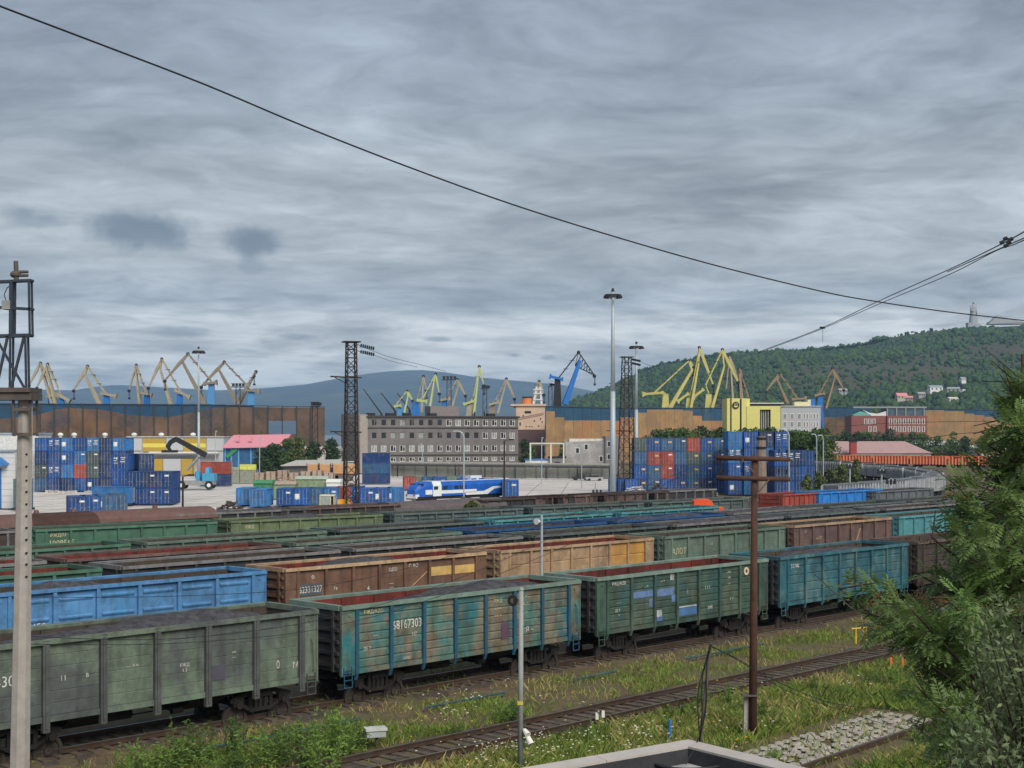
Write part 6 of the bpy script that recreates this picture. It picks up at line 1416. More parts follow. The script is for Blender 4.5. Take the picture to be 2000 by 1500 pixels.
def yellow_cab():
    Y = 205; o0 = WS(650, 805, Y); z0 = WS(0,994,Y).z; t = thing('excavator', 'yellow excavator with a glazed cab standing on a wagon bed left of the lattice tower', 'excavator', (o0.x, o0.y, z0-.5)); q = lambda px, py: WS(px, py, Y)-Vector((o0.x, o0.y, z0-.5))
    ye = mat('excavator_yellow', (.72,.36,.03), var=.1); cr_ = mat('excavator_cream', (.66,.6,.42))
    MB().box(q(625,0).x,q(665,0).x,-.9,.9,q(0,993).z,q(0,986).z).obj('body', ye, t)
    c = MB(); x0, x1, za, zb_ = q(626,0).x, q(655,0).x, q(0,987).z, q(0,967).z
    for x in (x0+.06, x0+(x1-x0)*.72, x1-.06):
        for y in (-.8,.8): c.beam((x,y,za),(x,y,zb_),.12)
    c.box(x0,x1,-.9,.9,zb_-.1,zb_+.05); co = c.obj('cab_frame', cr_, t)
    MB().box(x0+.1,x0+(x1-x0)*.70,-.86,-.82,za+.1,zb_-.12).obj('cab_glass', mat('cab_glass', (.30,.36,.33), rough=.15, var=.2), co); MB().box(x0+.15,x1-.1,-.7,.8,za,zb_-.15).obj('cab_interior', CP['dark'], co)
    b = MB(); b.beam(q(660,982), q(683,981), .7, .8); b.beam(q(682,981), q(687,990), .5,.6); b.obj('boom', ye, t); MB().beam(q(687,986), q(690,1000), .35,.35).obj('stick', wht, t)
    MB().box(q(628,0).x,q(664,0).x,-1.0,1.0,q(0,998).z,q(0,993).z).obj('track_unit', CP['dark'], t)
yellow_cab()
def orange_machine():
    Y = 146; o0 = WS(1382, 805, Y); t = thing('orange_machine', 'orange-red track machine standing behind the cyan gondola', 'rail machine', (o0.x, o0.y, ground_z(o0.x,o0.y))); q = lambda px, py: WS(px, py, Y)-Vector((o0.x, o0.y, ground_z(o0.x,o0.y)))
    orr = mat('machine_orange', (.72,.09,.03), var=.1); b = MB()
    pts = [(1352,992),(1354,978),(1362,975),(1384,975),(1389,980),(1392,987),(1410,990),(1410,1000),(1384,1000),(1380,988),(1362,986),(1360,992)]
    vs = [q(*p_) for p_ in pts]; n = len(vs); b.add([v+Vector((0,-.9,0)) for v in vs]+[v+Vector((0,.9,0)) for v in vs], [tuple(range(n)), tuple(range(2*n-1,n-1,-1))]+[(i,n+i,n+(i+1)%n,(i+1)%n) for i in range(n)]); b.obj('arm_housing', orr, t)
    MB().box(q(1360,0).x,q(1412,0).x,-1.2,1.2,1.0,q(0,1000).z).obj('deck', gear_m, t)
    for x in (q(1366,0).x, q(1405,0).x): MB().cyl((x,-.8,.47),(x,.8,.47),.47,n=14).obj('wheelset', gear_m, t)
orange_machine()
# green-roofed crates, timber stacks, boxes on the yard
def crate(px0, px1, py0, py1, Y, m, roofm, label, arched=False):
    o0 = WS((px0+px1)/2, 805, Y); t = thing('site_cabin', label, 'cabin', (o0.x, o0.y, PORT)); q = lambda px, py: WS(px, py, Y)-Vector((o0.x, o0.y, PORT))
    x0, x1, h_ = q(px0,0).x, q(px1,0).x, q(0,py1).z
    MB().box(x0,x1,-1.2,3,0,h_-.5).obj('wall', m, t)
    MB().prism([(-1.4,h_-.5),(3.2,h_-.5),(2.2,h_),(-.4,h_)], x0-.15, x1+.15).obj('roof', roofm, t)
    n = max(2, int((x1-x0)/1.0))
    for i in range(n+1): x = x0+(x1-x0)*i/n; MB().box(x-.06,x+.06,-1.28,-1.21,0,h_-.5).obj('wall_rib', m, t)
crate(498,532,0,938,285,mat('crate_green',(.05,.19,.09)),mat('crate_roof_green',(.06,.22,.11)),'mid green cabin with a curved roof behind the light blue containers')
crate(536,578,0,940,288,mat('crate_palegreen',(.20,.27,.16)),mat('crate_roof_tan',(.33,.27,.22)),'pale green cabin with a tan roof next to the mid green one')
crate(580,640,0,930,292,mat('crate_palegreen',(.20,.27,.16)),mat('crate_roof_mint',(.32,.38,.32)),'long cabin with a pale mint roof left of the lattice tower')
crate(640,665,0,936,290,wht,wht,'small white cabin at the lattice tower foot')
wood = mat('sawn_timber', (.52,.30,.15), var=.15); rustm = mat('rust_frame', (.14,.07,.05), var=.2)
for i, px in enumerate((612,636,662,686)):
    p = WS(px, 905, 360); t = thing('timber_wagon', 'flat wagon stacked with sawn orange timber, %s from the left' % ORD[i], 'timber wagon', (p.x, p.y, PORT), 0, 'timber wagons')
    MB().box(-1.3,1.3,-1.2,1.2,1.9,2.3).obj('deck', rustm, t)
    for k in range(5): MB().box(-1.15,1.15,-1.1,1.1,2.32+k*.42,2.68+k*.42).obj('timber_bundle', wood, t)
    for x in (-1.25,1.25): MB().box(x-.07,x+.07,-1.25,-1.12,1.9,4.6).obj('stake', CP['dark'], t)
tanw = mat('wagon_tan', (.36,.29,.23), var=.25, dirt=(.15,.1,.08), dirt_scale=.6)
for i in range(7):
    p = WS(508+i*22.5, 925, 345); t = thing('tan_wagon', 'weathered tan gondola beyond the yard, %s from the red containers' % ORD[i], 'freight wagon', (p.x, p.y, PORT), .02, 'weathered tan wagons beyond the yard')
    MB().box(-1.13,1.13,-1.2,1.2,1.0,2.9+.25*(i%3)).obj('body', tanw, t)
    for x in (-1.05,0,1.05): MB().box(x-.07,x+.07,-1.28,-1.21,1.0,2.9+.25*(i%3)).obj('post', rustm, t)
    for x in (-.6,.6): MB().cyl((x,-.8,.47),(x,.8,.47),.45,n=10).obj('wheelset', gear_m, t)
for i, (px, w_, hh, lb) in enumerate(((610,13,3.6,'low shed with a wavy pale roof in front of the dark trees'),(655,8,3.2,'pale roofed lean-to left of the office gable'))):
    p = WS(px, 905, 385); t = thing('low_shed', lb, 'shed', (p.x, p.y, PORT)); MB().box(-w_/2,w_/2,-2,3,0,hh).obj('wall', mat('shed_dark',(.11,.11,.11)), t); MB().add([(-w_/2-.6,-3,hh),(w_/2+.6,-3,hh+.3),(w_/2,4,hh+1.3),(-w_/2+2,4,hh+1.1),(-w_/2-.6,-3,hh-.2),(w_/2+.6,-3,hh+.1),(w_/2,4,hh+1.1),(-w_/2+2,4,hh+.9)], [(0,1,2,3),(7,6,5,4),(0,4,5,1),(1,5,6,2),(2,6,7,3),(3,7,4,0)]).obj('roof', mat('shed_roof_pale',(.4,.39,.37)), t)
for i, (a_, b_, m_) in enumerate(((443,468,mat('kiosk_green',(.28,.33,.22))),(469,500,mat('kiosk_yellow',(.52,.55,.12))))):
    p = WS((a_+b_)/2, 905, 365); w_ = (b_-a_)*321/F; t = thing('site_wall', ['pale green concrete block by the red containers','yellow-green topped wall right of the red containers'][i], 'wall', (p.x, p.y, PORT)); MB().box(-w_/2,w_/2,-.4,.4,0,3.0).obj('block', mat('kiosk_grey',(.22,.24,.2)), t); MB().box(-w_/2,w_/2,-.5,.5,3.0,4.2 if i else 3.6).obj('coping', m_, t)
# ---------------------------------------------------------------- foreground: posts, wires, roof
cpole = mat('pole_concrete', (.34,.32,.30), var=.10, rough=.9, dirt=(.22,.20,.19), dirt_amt=.5, dirt_scale=2.5, scale=4, bump=.3, bump_scale=40)
hole_m = mat('hole_dark', (.015,.015,.015), var=0)
clamp_m = mat('clamp_steel', (.085,.075,.070), var=.3, rough=.7, dirt=(.14,.09,.06), dirt_scale=4)
bluest = mat('cage_steel', (.030,.042,.060), var=.2, rough=.6)
def concrete_pole():
    Y = 30; top = W(50, 765, Y); bot = W(38, 1500, Y); d = (bot-top); k = (top.z-0)/(top.z-bot.z); base = top+d*k
    t = thing('concrete_pole', 'tall concrete power pole with a steel lattice bracket cutting the left frame edge', 'power pole', base)
    T = top-base; m_ = Vector((0,0,0)); rb, rt = .235, .155
    MB().cyl((0,0,-.5), T*((9.9)/T.length) if False else T*.995, rb, rt, 8).obj('shaft', cpole, t)
    for py in (887,911,938,960,984,1007,1030,1053,1079,1101,1125): 
        c = W(57, py, Y)-base; r_ = rt+(rb-rt)*(1-c.z/T.z); a = Vector((c.x-.01, -r_*.90, c.z)); MB().cyl(a, a+Vector((0,.05,0)), .022, n=8).obj('bolt_hole', hole_m, t)
    q = lambda px, py, dy=0: W(px, py, Y)-base+Vector((0,dy,0))
    b = MB()
    for dy in (-.22,.22):
        b.beam(q(33,775,dy), q(35,852,dy), .045); b.beam(q(65,775,dy), q(66,852,dy), .045)
        for py in (778,800,848): b.beam(q(31,py,dy), q(68,py,dy), .05, .06)
    b.obj('clamp', clamp_m, t)
    MB().box(q(-15,0).x,q(72,0).x,-.35,.35,q(0,782).z,q(0,768).z).box(q(-15,0).x,q(70,0).x,-.40,.40,q(0,767).z,q(0,758).z).obj('bracket_platform', clamp_m, t)
    b = MB()
    for dy in (-.09,.09):
        b.beam(q(54,757,dy), q(52,655,dy), .04); b.beam(q(22,757,dy), q(23,655,dy), .04)
        if dy < 0: b.beam(q(18,657,dy), q(-4,757,dy), .05); b.beam(q(50,657,dy), q(25,757,dy), .05); b.beam(q(-4,662,dy), q(50,757,dy), .045)
        b.beam(q(61,655,dy), q(59,548,dy), .04); b.beam(q(24,655,dy), q(25,548,dy), .07)
        b.beam(q(-12,657,dy), q(62,655,dy), .05,.07); b.beam(q(-12,600,dy), q(64,604,dy), .04,.05); b.beam(q(-12,551,dy), q(63,548,dy), .05,.05)
    for px, py in ((62,655),(62,604),(62,548),(24,655),(24,604)): b.beam(q(px,py,-.09), q(px,py,.09), .04)
    b.obj('lattice_cage', bluest, t)
    b = MB(); b.cyl(q(32,547), q(31,510), .055, .05, 8); b.obj('stub_post', clamp_m, t)
    for dz, px0 in ((531,38),(538,38)): MB().cyl(q(px0,dz), q(55,dz), .035, .03, 8).obj('insulator', clamp_m, t)
    MB().ball(q(30,536), .12, .1, .08, 8, 5).obj('wire_clamp', clamp_m, t)
    MB().box(q(8,0).x,q(24,0).x,-.15,.1,q(0,605).z,q(0,588).z).obj('junction_box', mat('box_grey',(.25,.27,.28)), t)
    MB().tube([q(12,588),q(8,575),q(14,562),q(22,557)], .012, 5).obj('lead_wire', clamp_m, t)
concrete_pole()
wire_m = mat('wire_black', (.018,.02,.024), var=.1, rough=.6)
def wire(label, pts, r, cat='cable', group=None, name='overhead_wire'):
    out = []
    P = [W(*p) for p in pts]
    for i in range(len(P)-1):
        p0, p1, p2, p3 = P[max(0,i-1)], P[i], P[i+1], P[min(len(P)-1,i+2)]
        for k in range(6):
            u = k/6; out.append(.5*((2*p1)+(p2-p0)*u+(2*p0-5*p1+4*p2-p3)*u*u+(3*p1-p0-3*p2+p3)*u**3))
    out.append(P[-1]); return tag(MB().tube(out, r, 6).obj(name, wire_m), label, cat, group)
wp = [(-1600,-520),(-800,-260),(-60,-14),(0,12),(200,88),(400,165),(600,249),(800,327),(1000,399),(1200,462),(1400,519),(1600,568),(1700,587),(1850,609),(2000,626),(2060,633)]
wire('thick black cable sagging across the whole sky', [(x, y, max(13, 22+18*(x+60)/2120)) for x, y in wp+[(2500,690)]], .0165)
w2p = [(1480,688),(1606,640),(1716,588),(1850,528),(1945,482),(2030,436),(2500,170)]
wire('upper line of the twin cables rising to the right frame edge', [(x, y, max(36, 110-65*(x-1480)/550)) for x, y in w2p], .022, group='twin cables at the right')
wire('lower line of the twin cables rising to the right frame edge', [(x, y+a, max(36, 110-65*(x-1480)/550)) for (x, y), a in zip(w2p, (2,2,6,10,8,18,30))], .018, group='twin cables at the right')
wire('middle strand of the twin cables near the insulators', [(1850,531,66),(1945,489,55),(2030,452,45)], .02, group='twin cables at the right')
t = thing('line_insulator', 'black cluster of insulators on the twin cables near the right frame edge', 'insulator', W(1962,474,53))
for dx, dz in ((-.13,-.02),(.0,.12),(.12,-.02),(.02,-.14),(.2,.1)):
    for k in range(3): MB().cyl((dx+k*.05-.03,0,dz+.02*k),(dx+k*.05,0,dz+.02*k+.015),.075,n=8).obj('disc', wire_m, t)
t = thing('cable_spacer', 'small black spacer clamp hanging a thread from the twin cables', 'spacer', W(1606,640,95)); MB().box(-.16,.16,-.08,.08,-.07,.07).obj('clamp', wire_m, t); MB().cyl((.03,0,-.05),(.03,0,-1.0),.012,n=5).obj('hanging_thread', wire_m, t)
for i, (z1, z2, z3) in enumerate(((1243,893,1128),(1166,892,1080),(1258,934,1150))):
    wire(['thin wire from the concrete pole to the upper crossarm, lowest sag','thin wire from the concrete pole to the upper crossarm, higher one','thin wire from the concrete pole to the lower crossarm'][i], [(45,z1,30),(350,z1-2 if i else 1247,35),(640,(z1*.55+z3*.45)+16,40),(900,z3,44),(1150,(z3+z2)/2+5,48.5),(1408,z2,54)], .008, group='thin wires across the wagons')
wire('dark wire dropping right from the leaning post, upper one', [(1390,1262,27),(1430,1283,28),(1480,1312,29),(1560,1350,30.5),(1640,1376,32),(1760,1386,33.5),(1840,1380,34.5)], .009, group='wires at the roof corner')
wire('dark wire dropping right from the leaning post, lower one', [(1390,1264,27),(1450,1292,28),(1530,1346,29.5),(1640,1386,31),(1720,1412,32),(1800,1432,33)], .007, group='wires at the roof corner')
wire('fine line from the far lattice tower to the left gable tower', [(712,679,205),(760,697,215),(820,712,225),(870,725,235)], .03, group='lines from the lattice tower')
wire('second fine line from the far lattice tower', [(712,686,205),(760,704,215),(815,717,225)], .03, group='lines from the lattice tower')
wire('fine line from the rusty lattice tower to the right', [(1240,702,290),(1280,718,300),(1330,736,310)], .04, group='lines from the lattice tower')
wire('upper black line crossing below the brick building', [(1600,859,200),(1700,860,190),(1800,856,180),(1900,845,170),(2020,846,160)], .035, group='lines below the brick building')
wire('lower black line crossing below the brick building', [(1640,833,200),(1750,826,190),(1900,823,175),(2020,822,160)], .03, group='lines below the brick building')
# wooden pole
woodp = mat('old_pole_wood', (.085,.042,.030), var=.35, rough=.95, streak=.4, dirt=(.03,.022,.02), scale=3, bump=.4, bump_scale=30)
def wood_pole():
    b0 = G(1470, 1440, -.2); Y = b0.y; t = thing('wooden_pole', 'old reddish wooden telegraph pole with two crossarms strapped to a concrete stub', 'telegraph pole', b0); q = lambda px, py, dy=0: W(px, py, Y)-b0+Vector((0,dy,0))
    MB().cyl((0,0,-.4), q(1474,890), .14, .10, 12).obj('shaft', woodp, t, smooth=True)
    for py, l0, l1 in ((894,1398,1541),(933,1398,1541)):
        c = MB().cyl(q(l0,py,-.14), q(l1,py+3,-.14), .085, .075, 10).obj('crossarm', woodp, t, smooth=True)
        for px in (1405,1420,1447,1505,1520,1535):
            i_ = MB(); a = q(px,py-5,-.14); i_.cyl(a, a+Vector((0,0,.12)), .015, n=5).cyl(a+Vector((0,0,.10)), a+Vector((0,0,.19)), .04, .03, 7); i_.obj('insulator_pin', hole_m, c)
    b = MB(); b.beam(q(1447,897,-.2), q(1471,922,-.2), .04); b.beam(q(1500,936,-.2), q(1476,965,-.2), .04); b.beam(q(1447,897,.05), q(1450,930,.05), .03); b.obj('brace', clamp_m, t)
    MB().beam(q(1457,1440,.12), q(1459,1362,.12), .15, .16).obj('concrete_stub', cpole, t); MB().box(-.36,.17,-.2,.2,1.35,1.40).obj('strap', clamp_m, t)
wood_pole()
g2 = W(1487, 805, 245); t = thing('tan_chimney', 'weathered tan chimney stack showing behind the crossarms, before the blue containers', 'chimney', (g2.x, 245, PORT)); hh = W(0,852,245).z-PORT
MB().cyl((0,0,0),(0,0,hh),1.0,.75,10).obj('shaft', mat('post_tan', (.22,.17,.14), var=.2), t); MB().cyl((0,0,hh-.6),(0,0,hh-.2),.86,.86,10).cyl((0,0,hh-2.2),(0,0,hh-1.8),.9,.9,10).obj('band', hole_m, t)
def lamp_post():
    b0 = G(1016, 1492, 0); Y = b0.y; t = thing('loudspeaker_post', 'slim grey steel post with a black loudspeaker on top and white lamps below', 'post', b0); q = lambda px, py, dy=0: W(px, py, Y)-b0+Vector((0,dy,0))
    pg = mat('post_grey', (.27,.29,.29), var=.12, rough=.6, streak=.3, dirt=(.15,.14,.13))
    MB().cyl((0,0,-.3), q(1018,1150), .085, .07, 10).obj('shaft', pg, t, smooth=True)
    MB().cyl(q(1018,1152), q(1018,1147), .09, .05, 10).obj('cap', pg, t)
    sp = MB(); sp.cyl(q(1010,1171,-.05), q(1001,1171,-.30), .05, .17, 12); s = sp.obj('loudspeaker', mat('speaker_black', (.02,.02,.022)), t); MB().cyl(q(1001.5,1171,-.28), q(1001,1171,-.305), .07, .07, 10).obj('speaker_core', clamp_m, s)
    MB().box(-.08,.08,-.09,.09,q(0,1376).z,q(0,1369).z).obj('yellow_tag', mat('tag_yellow', (.6,.5,.08)), t)
    for a, b_ in (((1024,1424),(1031,1432)),((1028,1432),(1037,1450))): MB().cyl(q(*a,-.1), q(*b_,-.25), .06, .10, 10).obj('lamp', mat('lamp_white', (.6,.6,.56)), t)
    MB().beam(q(1017,1419), q(1028,1428,-.1), .03).obj('lamp_bracket', pg, t)
lamp_post()
b0 = W(1058, 1056, 71); t = thing('loudspeaker_post', 'pale post with a white horn among the dark wagons', 'post', (b0.x, 71, 0)); q = lambda px, py, dy=0: W(px, py, 71)-Vector((b0.x, 71, 0))+Vector((0,dy,0))
MB().cyl((0,0,0), q(1058,1006), .07, .06, 8).obj('shaft', galv, t); MB().cyl(q(1054,1018,-.1), q(1047,1018,-.3), .06, .16, 10).obj('horn', wht, t)
for i, (px, pt_, pb__, Y) in enumerate(((1166,955,990,170),(1722,915,960,196),(1740,934,960,176),(1660,905,958,215))):
    p = W(px, 805, Y); t = thing('signal_post', ['pale signal post before the maroon ore wagon','grey signal post in front of the grey hoppers','short signal post left of the nearest hopper','leaning grey switch post left of the hopper curve'][i], 'signal', (p.x, Y, PORT), 0, 'signal posts'); h_ = W(0,pt_,Y).z-PORT
    MB().cyl((0,0,0),(0,0,h_),.12,.10,8).obj('post', galv, t); MB().box(-.55,.55,-.1,.1,h_-.3,h_-.1).obj('head', galv, t)
    for x in (-.45,0,.45): MB().box(x-.12,x+.12,-.2,.1,h_-.75,h_-.1).obj('signal_lamp', CP['dark'], t)
# flat roof corner
RZ_ = 3.825
rc = Vector((3.355, 27.0, RZ_)); la = Vector((-3.0,-2.16,0)).normalized(); ra = Vector((1.655,-2.16,0)).normalized()
def flat_roof():
    t = thing('flat_roof_building', 'flat roof corner with a pale metal parapet coping at the bottom edge', 'building', (0,0,0))
    cop = mat('coping_pale', (.42,.39,.37), var=.08, rough=.6, dirt=(.3,.27,.25), dirt_amt=.5, dirt_scale=1.5); dl = mat('roof_membrane', (.085,.088,.10), var=.25, rough=.85)
    wl_ = mat('roof_wall', (.3,.29,.27))
    A_ = rc+la*14; B2 = rc+ra*14
    inw = (la+ra).normalized()
    def seg(p, d, k, L, w, o):
        a = p+d*(k*L+.006); b_ = p+d*((k+1)*L-.006); return a, b_
    for d, other in ((la, ra), (ra, la)):
        per = other-d*(other.dot(d)); per.normalize()
        for k in range(6):
            L = 2.3; s = k*L; e = (k+1)*L-.012
            a, b_ = rc+d*s, rc+d*e
            off = per*.34
            ai = a+off+(d*.27 if k == 0 else Vector()); bi = b_+off
            MB().add([a+Vector((0,0,.03)), b_+Vector((0,0,.03)), bi, ai, a-Vector((0,0,.12)), b_-Vector((0,0,.12)), bi-Vector((0,0,.1)), ai-Vector((0,0,.1))], [(0,1,2,3),(7,6,5,4),(0,4,5,1),(1,5,6,2),(2,6,7,3),(3,7,4,0)]).obj('coping', cop, t)
        a, b_ = rc+d*.05+per*.05, rc+d*14+per*.05
        MB().add([a-Vector((0,0,.1)), b_-Vector((0,0,.1)), b_+per*.26-Vector((0,0,.1)), a+per*.26+d*.25-Vector((0,0,.1)), a-Vector((0,0,RZ_)), b_-Vector((0,0,RZ_)), b_+per*.26-Vector((0,0,RZ_)), a+per*.26+d*.25-Vector((0,0,RZ_))], [(0,1,2,3),(7,6,5,4),(0,4,5,1),(1,5,6,2),(2,6,7,3),(3,7,4,0)]).obj('wall', wl_, t)
        a2, b2 = rc+d*.30+per*.345, rc+d*14+per*.345
        MB().add([a2+Vector((0,0,-.04)), b2+Vector((0,0,-.04)), b2+per*.02+Vector((0,0,-.4)), a2+per*.02+Vector((0,0,-.4))], [(0,1,2,3),(3,2,1,0)]).obj('parapet_lining', dl, t)
    P3 = rc+(la+ra)*13.5
    MB().add([(rc.x+(la+ra).x*.3,rc.y+(la+ra).y*.3,RZ_-.36),(A_.x,A_.y,RZ_-.36),(P3.x,P3.y,RZ_-.36),(B2.x,B2.y,RZ_-.36)], [(0,1,2,3),(3,2,1,0)]).obj('roof_deck', dl, t)
    c = G(1345, 1494, RZ_-.3)
    coil = thing('cable_coil', 'coil of black cable lying on the flat roof behind the parapet corner', 'cable coil', (c.x, c.y, RZ_-.34))
    for k in range(5):
        r = .42+.045*k; pts = [Vector((r*math.cos(a)*1.25, r*math.sin(a), .03+.02*k+.01*math.sin(3*a+k))) for a in np.linspace(0, 2*math.pi, 22)]; MB().tube(pts, .028, 6).obj('loop', wire_m, coil)
    MB().box(-.35,.35,-.25,.25,0,.03).obj('plate', mat('plate_grey', (.35,.35,.37)), coil)
flat_roof()
p0 = W(1364, 1452, 27); p1 = W(1388, 1258, 27); t = thing('leaning_post', 'thin leaning steel post with cables wound along it at the roof corner', 'post', p0)
d = p1-p0; MB().cyl((0,0,-.3), d, .035, .03, 8).obj('shaft', clamp_m, t)
for k in range(3):
    pts = [d*u+Vector((.07*math.sin(u*5+k)*(.3+u*(1-u)*2)-.05*k*u*(1-u)*3, -.04, 0)) for u in np.linspace(.02, 1, 14)]; MB().tube(pts, .013, 5).obj('cable', wire_m, t)
wire('cable dropping from the leaning post over the parapet to the coil', [(1364,1440,26.8),(1358,1460,26.6),(1346,1480,25.8),(1340,1492,25.4)], .012, name='roof_cable')
b0 = G(1308, 1440); t = thing('blue_stake', 'blue marker stake standing in the grass above the roof corner', 'stake', b0); MB().cyl((0,0,-.1),(0,0,.56),.045,.045,8).obj('stake', mat('stake_blue', (.015,.12,.42)), t)
b0 = G(733, 1452); t = thing('junction_cabinet', 'small grey trackside box on a short leg among weeds', 'trackside box', b0, .3); MB().box(-.30,.30,-.18,.18,.22,.42).obj('box', mat('cabinet_grey', (.30,.33,.33), var=.12), t); MB().box(-.34,.34,-.22,.22,.42,.50).obj('lid', mat('cabinet_lid', (.42,.44,.43)), t); MB().cyl((.05,0,0),(.05,0,.22),.05,n=8).obj('leg', clamp_m, t)
b0 = G(1682, 1252); t = thing('yellow_trestle', 'small yellow pipe trestle beside the teal line under the rowan branch', 'frame', b0, .4); yp = mat('pipe_yellow', (.55,.38,.05))
for x in (-.3,.3): MB().cyl((x,0,-.1),(x,0,.6),.035,n=8).obj('leg', yp, t)
MB().cyl((-.55,0,.6),(.3,0,.6),.035,n=8).obj('bar', yp, t)
for i, px in enumerate((1740,1763)): b0 = G(px, 1300+(2 if i==2 else 0)); t = thing('marker_peg', ['orange marker peg near the rail end','second orange peg closer to the rowan','faded orange peg in the grass by the rail'][i], 'peg', b0, 0, 'orange marker pegs'); MB().box(-.05,.05,-.03,.03,-.05,.34).obj('peg', mat('peg_orange', (.6,.12,.04)), t)
for i, px in enumerate((1166,1178)): b0 = G(px, 1405-i*4); t = thing('track_marker', 'small white marker %s beside the near rail' % ['post','block'][i], 'marker', b0); MB().box(-.05,.05,-.05,.05,0,.22).obj('post', wht, t)
tealp = mat('line_teal', (.028,.075,.085), var=.4, dirt=(.05,.05,.04)); pipe = thing('trackside_pipe', 'low teal painted pipe lying between the near track and the front wagons', 'pipe', (0,0,0))
for i, (s0, s1) in enumerate(((14,20),(24,31),(34,38),(42,44.5),(49,55),(64,76),(82,90))):
    MB().cyl(ST(s0,37.2,-.05), ST(s1,37.2+.03*(i%2),-.03), .045, n=8).obj('pipe_length', tealp, pipe)
for s in np.arange(14,90,4): MB().box(-.06,.06,-.06,.06,-.2,.03).obj('support', clamp_m, pipe, loc=ST(s,37.2,-.05))
# stone patch at the lower right
pa, pb2 = G(1548, 1492), G(1800, 1408); dd = (pb2-pa).normalized(); nn = Vector((-dd.y, dd.x, 0)); patch_ = bpy.data.objects.new('paved_patch', None); COL.objects.link(patch_); patch_['kind'] = 'structure'
stn = mat('paving_stone', (.34,.315,.28), var=.3, rough=.95, dirt=(.2,.18,.15), dirt_amt=.7, dirt_scale=3); rr = random.Random(4); stm = []
for k in range(6):
    b = MB(); n = 7; pts = [(rr.uniform(.85,1.1)*.23*math.cos(a), rr.uniform(.8,1.1)*.16*math.sin(a)) for a in np.linspace(0, 2*math.pi, n, endpoint=False)]
    b.add([(x, y, 0) for x, y in pts]+[(x*.86, y*.86, .05+rr.uniform(-.01,.012)) for x, y in pts], [tuple(range(n,2*n))]+[(i,(i+1)%n,n+(i+1)%n,n+i) for i in range(n)]); stm.append(b.mesh('paving_stone', stn))
Lp = (pb2-pa).length; cnt = 0; s = -1.0
while s < Lp+1.2:
    for j in range(7):
        if rr.random() < .02+.03*max(0, j-2): continue
        wide = j == 0
        p = pa+dd*(s+rr.uniform(-.06,.06)+(.22 if j%2 else 0))+nn*(j*.35+rr.uniform(-.04,.04)); p.z = -.17+rr.uniform(-.012,.012)
        o = link('paving_stone', rr.choice(stm), patch_, p, (0,0,math.atan2(dd.y,dd.x)+rr.uniform(-.3,.3)+rr.choice((0,math.pi)))); o.scale = (1.0, 1.12, .8)
        if j == 0: o.scale = (1.25,1.5,1)
    s += .47
MB().beam(pa-nn*.34-dd*1.2+Vector((0,0,-.08)), pb2-nn*.34+dd*1.5+Vector((0,0,-.08)), .12, .22).obj('edge_rail', steel, patch_)
MB().beam(pa-nn*.9+Vector((0,0,-.2)), pb2-nn*.9+dd*2+Vector((0,0,-.2)), 1.0, .10).obj('bare_strip', soil, patch_)

# ---------------------------------------------------------------- grass and weeds
def grass(name, n, tr, col, hr, w, seed, keep=None, kind='stuff', label='', lean=.45):
    r = np.random.default_rng(seed); out = []
    N = n*4; Y = r.uniform(38, 96, N); X = r.uniform(-.38, .38, N)*Y
    t = X*NV.x+Y*NV.y; s = X*DV.x+Y*DV.y; ok = (t > tr[0]) & (t < tr[1])
    X, Y, t, s = X[ok], Y[ok], t[ok], s[ok]
    if keep is not None:
        pr = np.array([keep(a, b_, c, d_) for a, b_, c, d_ in zip(X, Y, s, t)]); ok = r.uniform(size=len(X)) < pr; X, Y = X[ok], Y[ok]
    X, Y = X[:n], Y[:n]; m_ = len(X); h = r.uniform(hr[0], hr[1], m_)*(1+.0*X); a = r.uniform(0, 2*np.pi, m_); ww = w*r.uniform(.6,1.4,m_)
    z = np.full(m_, -.23); lx = r.normal(0, lean, m_)*h; ly = r.normal(0, lean, m_)*h; dx = np.cos(a)*ww/2; dy = np.sin(a)*ww/2
    V = np.stack([np.stack([X-dx,Y-dy,z],1), np.stack([X+dx,Y+dy,z],1), np.stack([X+lx*.45+dx*.7,Y+ly*.45+dy*.7,z+h*.62],1), np.stack([X+lx,Y+ly,z+h],1)],1).reshape(-1,3)
    o = np_mesh(name, V, np.arange(len(V)).reshape(-1,4), col, kind=kind); tag(o, label, 'grass'); return o
pi = (pa, dd, nn)
def patchmask(x, y):
    v = Vector((x, y, 0))-pa; a, b_ = v.dot(dd), v.dot(nn); return -1.5 < a < Lp+2 and -1.5 < b_ < 2.9
def nz(x, y, sc, o=0): return noise.noise(Vector((x*sc, y*sc, o)))
k1 = lambda x, y, s, t: (.05 if patchmask(x, y) else min(1, max(.12, .75+1.6*nz(x, y, .22))))
gm1 = mat('grass_green', (.165,.25,.045), var=.5, rough=.9, scale=.9, trans=.3, dirt=(.27,.27,.08), dirt_amt=.6, dirt_scale=.5)
gm2 = mat('grass_straw', (.38,.33,.13), var=.4, rough=.9, scale=1.2, trans=.3)
gm3 = mat('grass_dark', (.10,.16,.035), var=.5, rough=.9, scale=.8, trans=.3)
grass('grass', 170000, (18, 30.8), gm1, (.14,.38), .030, 1, k1, label='yellowish green grass along the near track')
grass('dry_grass', 52000, (18, 31.0), gm2, (.14,.42), .026, 2, lambda x, y, s, t: (.03 if patchmask(x, y) else min(1, max(.05, .4+2*nz(x, y, .3, 5)))), label='straw-coloured grass along the near track')
grass('dark_weeds', 16000, (18, 30.7), gm3, (.2,.62), .08, 3, lambda x, y, s, t: (0 if patchmask(x, y) else max(0, 3.2*nz(x, y, .28, 9)-.35)), label='darker weeds in clumps in the grass')
k2 = lambda x, y, s, t: max(0.08, min(1, .55+2.2*nz(x, y, .25, 3)))*(1-.75*max(0, min(1, (t-37.3)/1.2)))
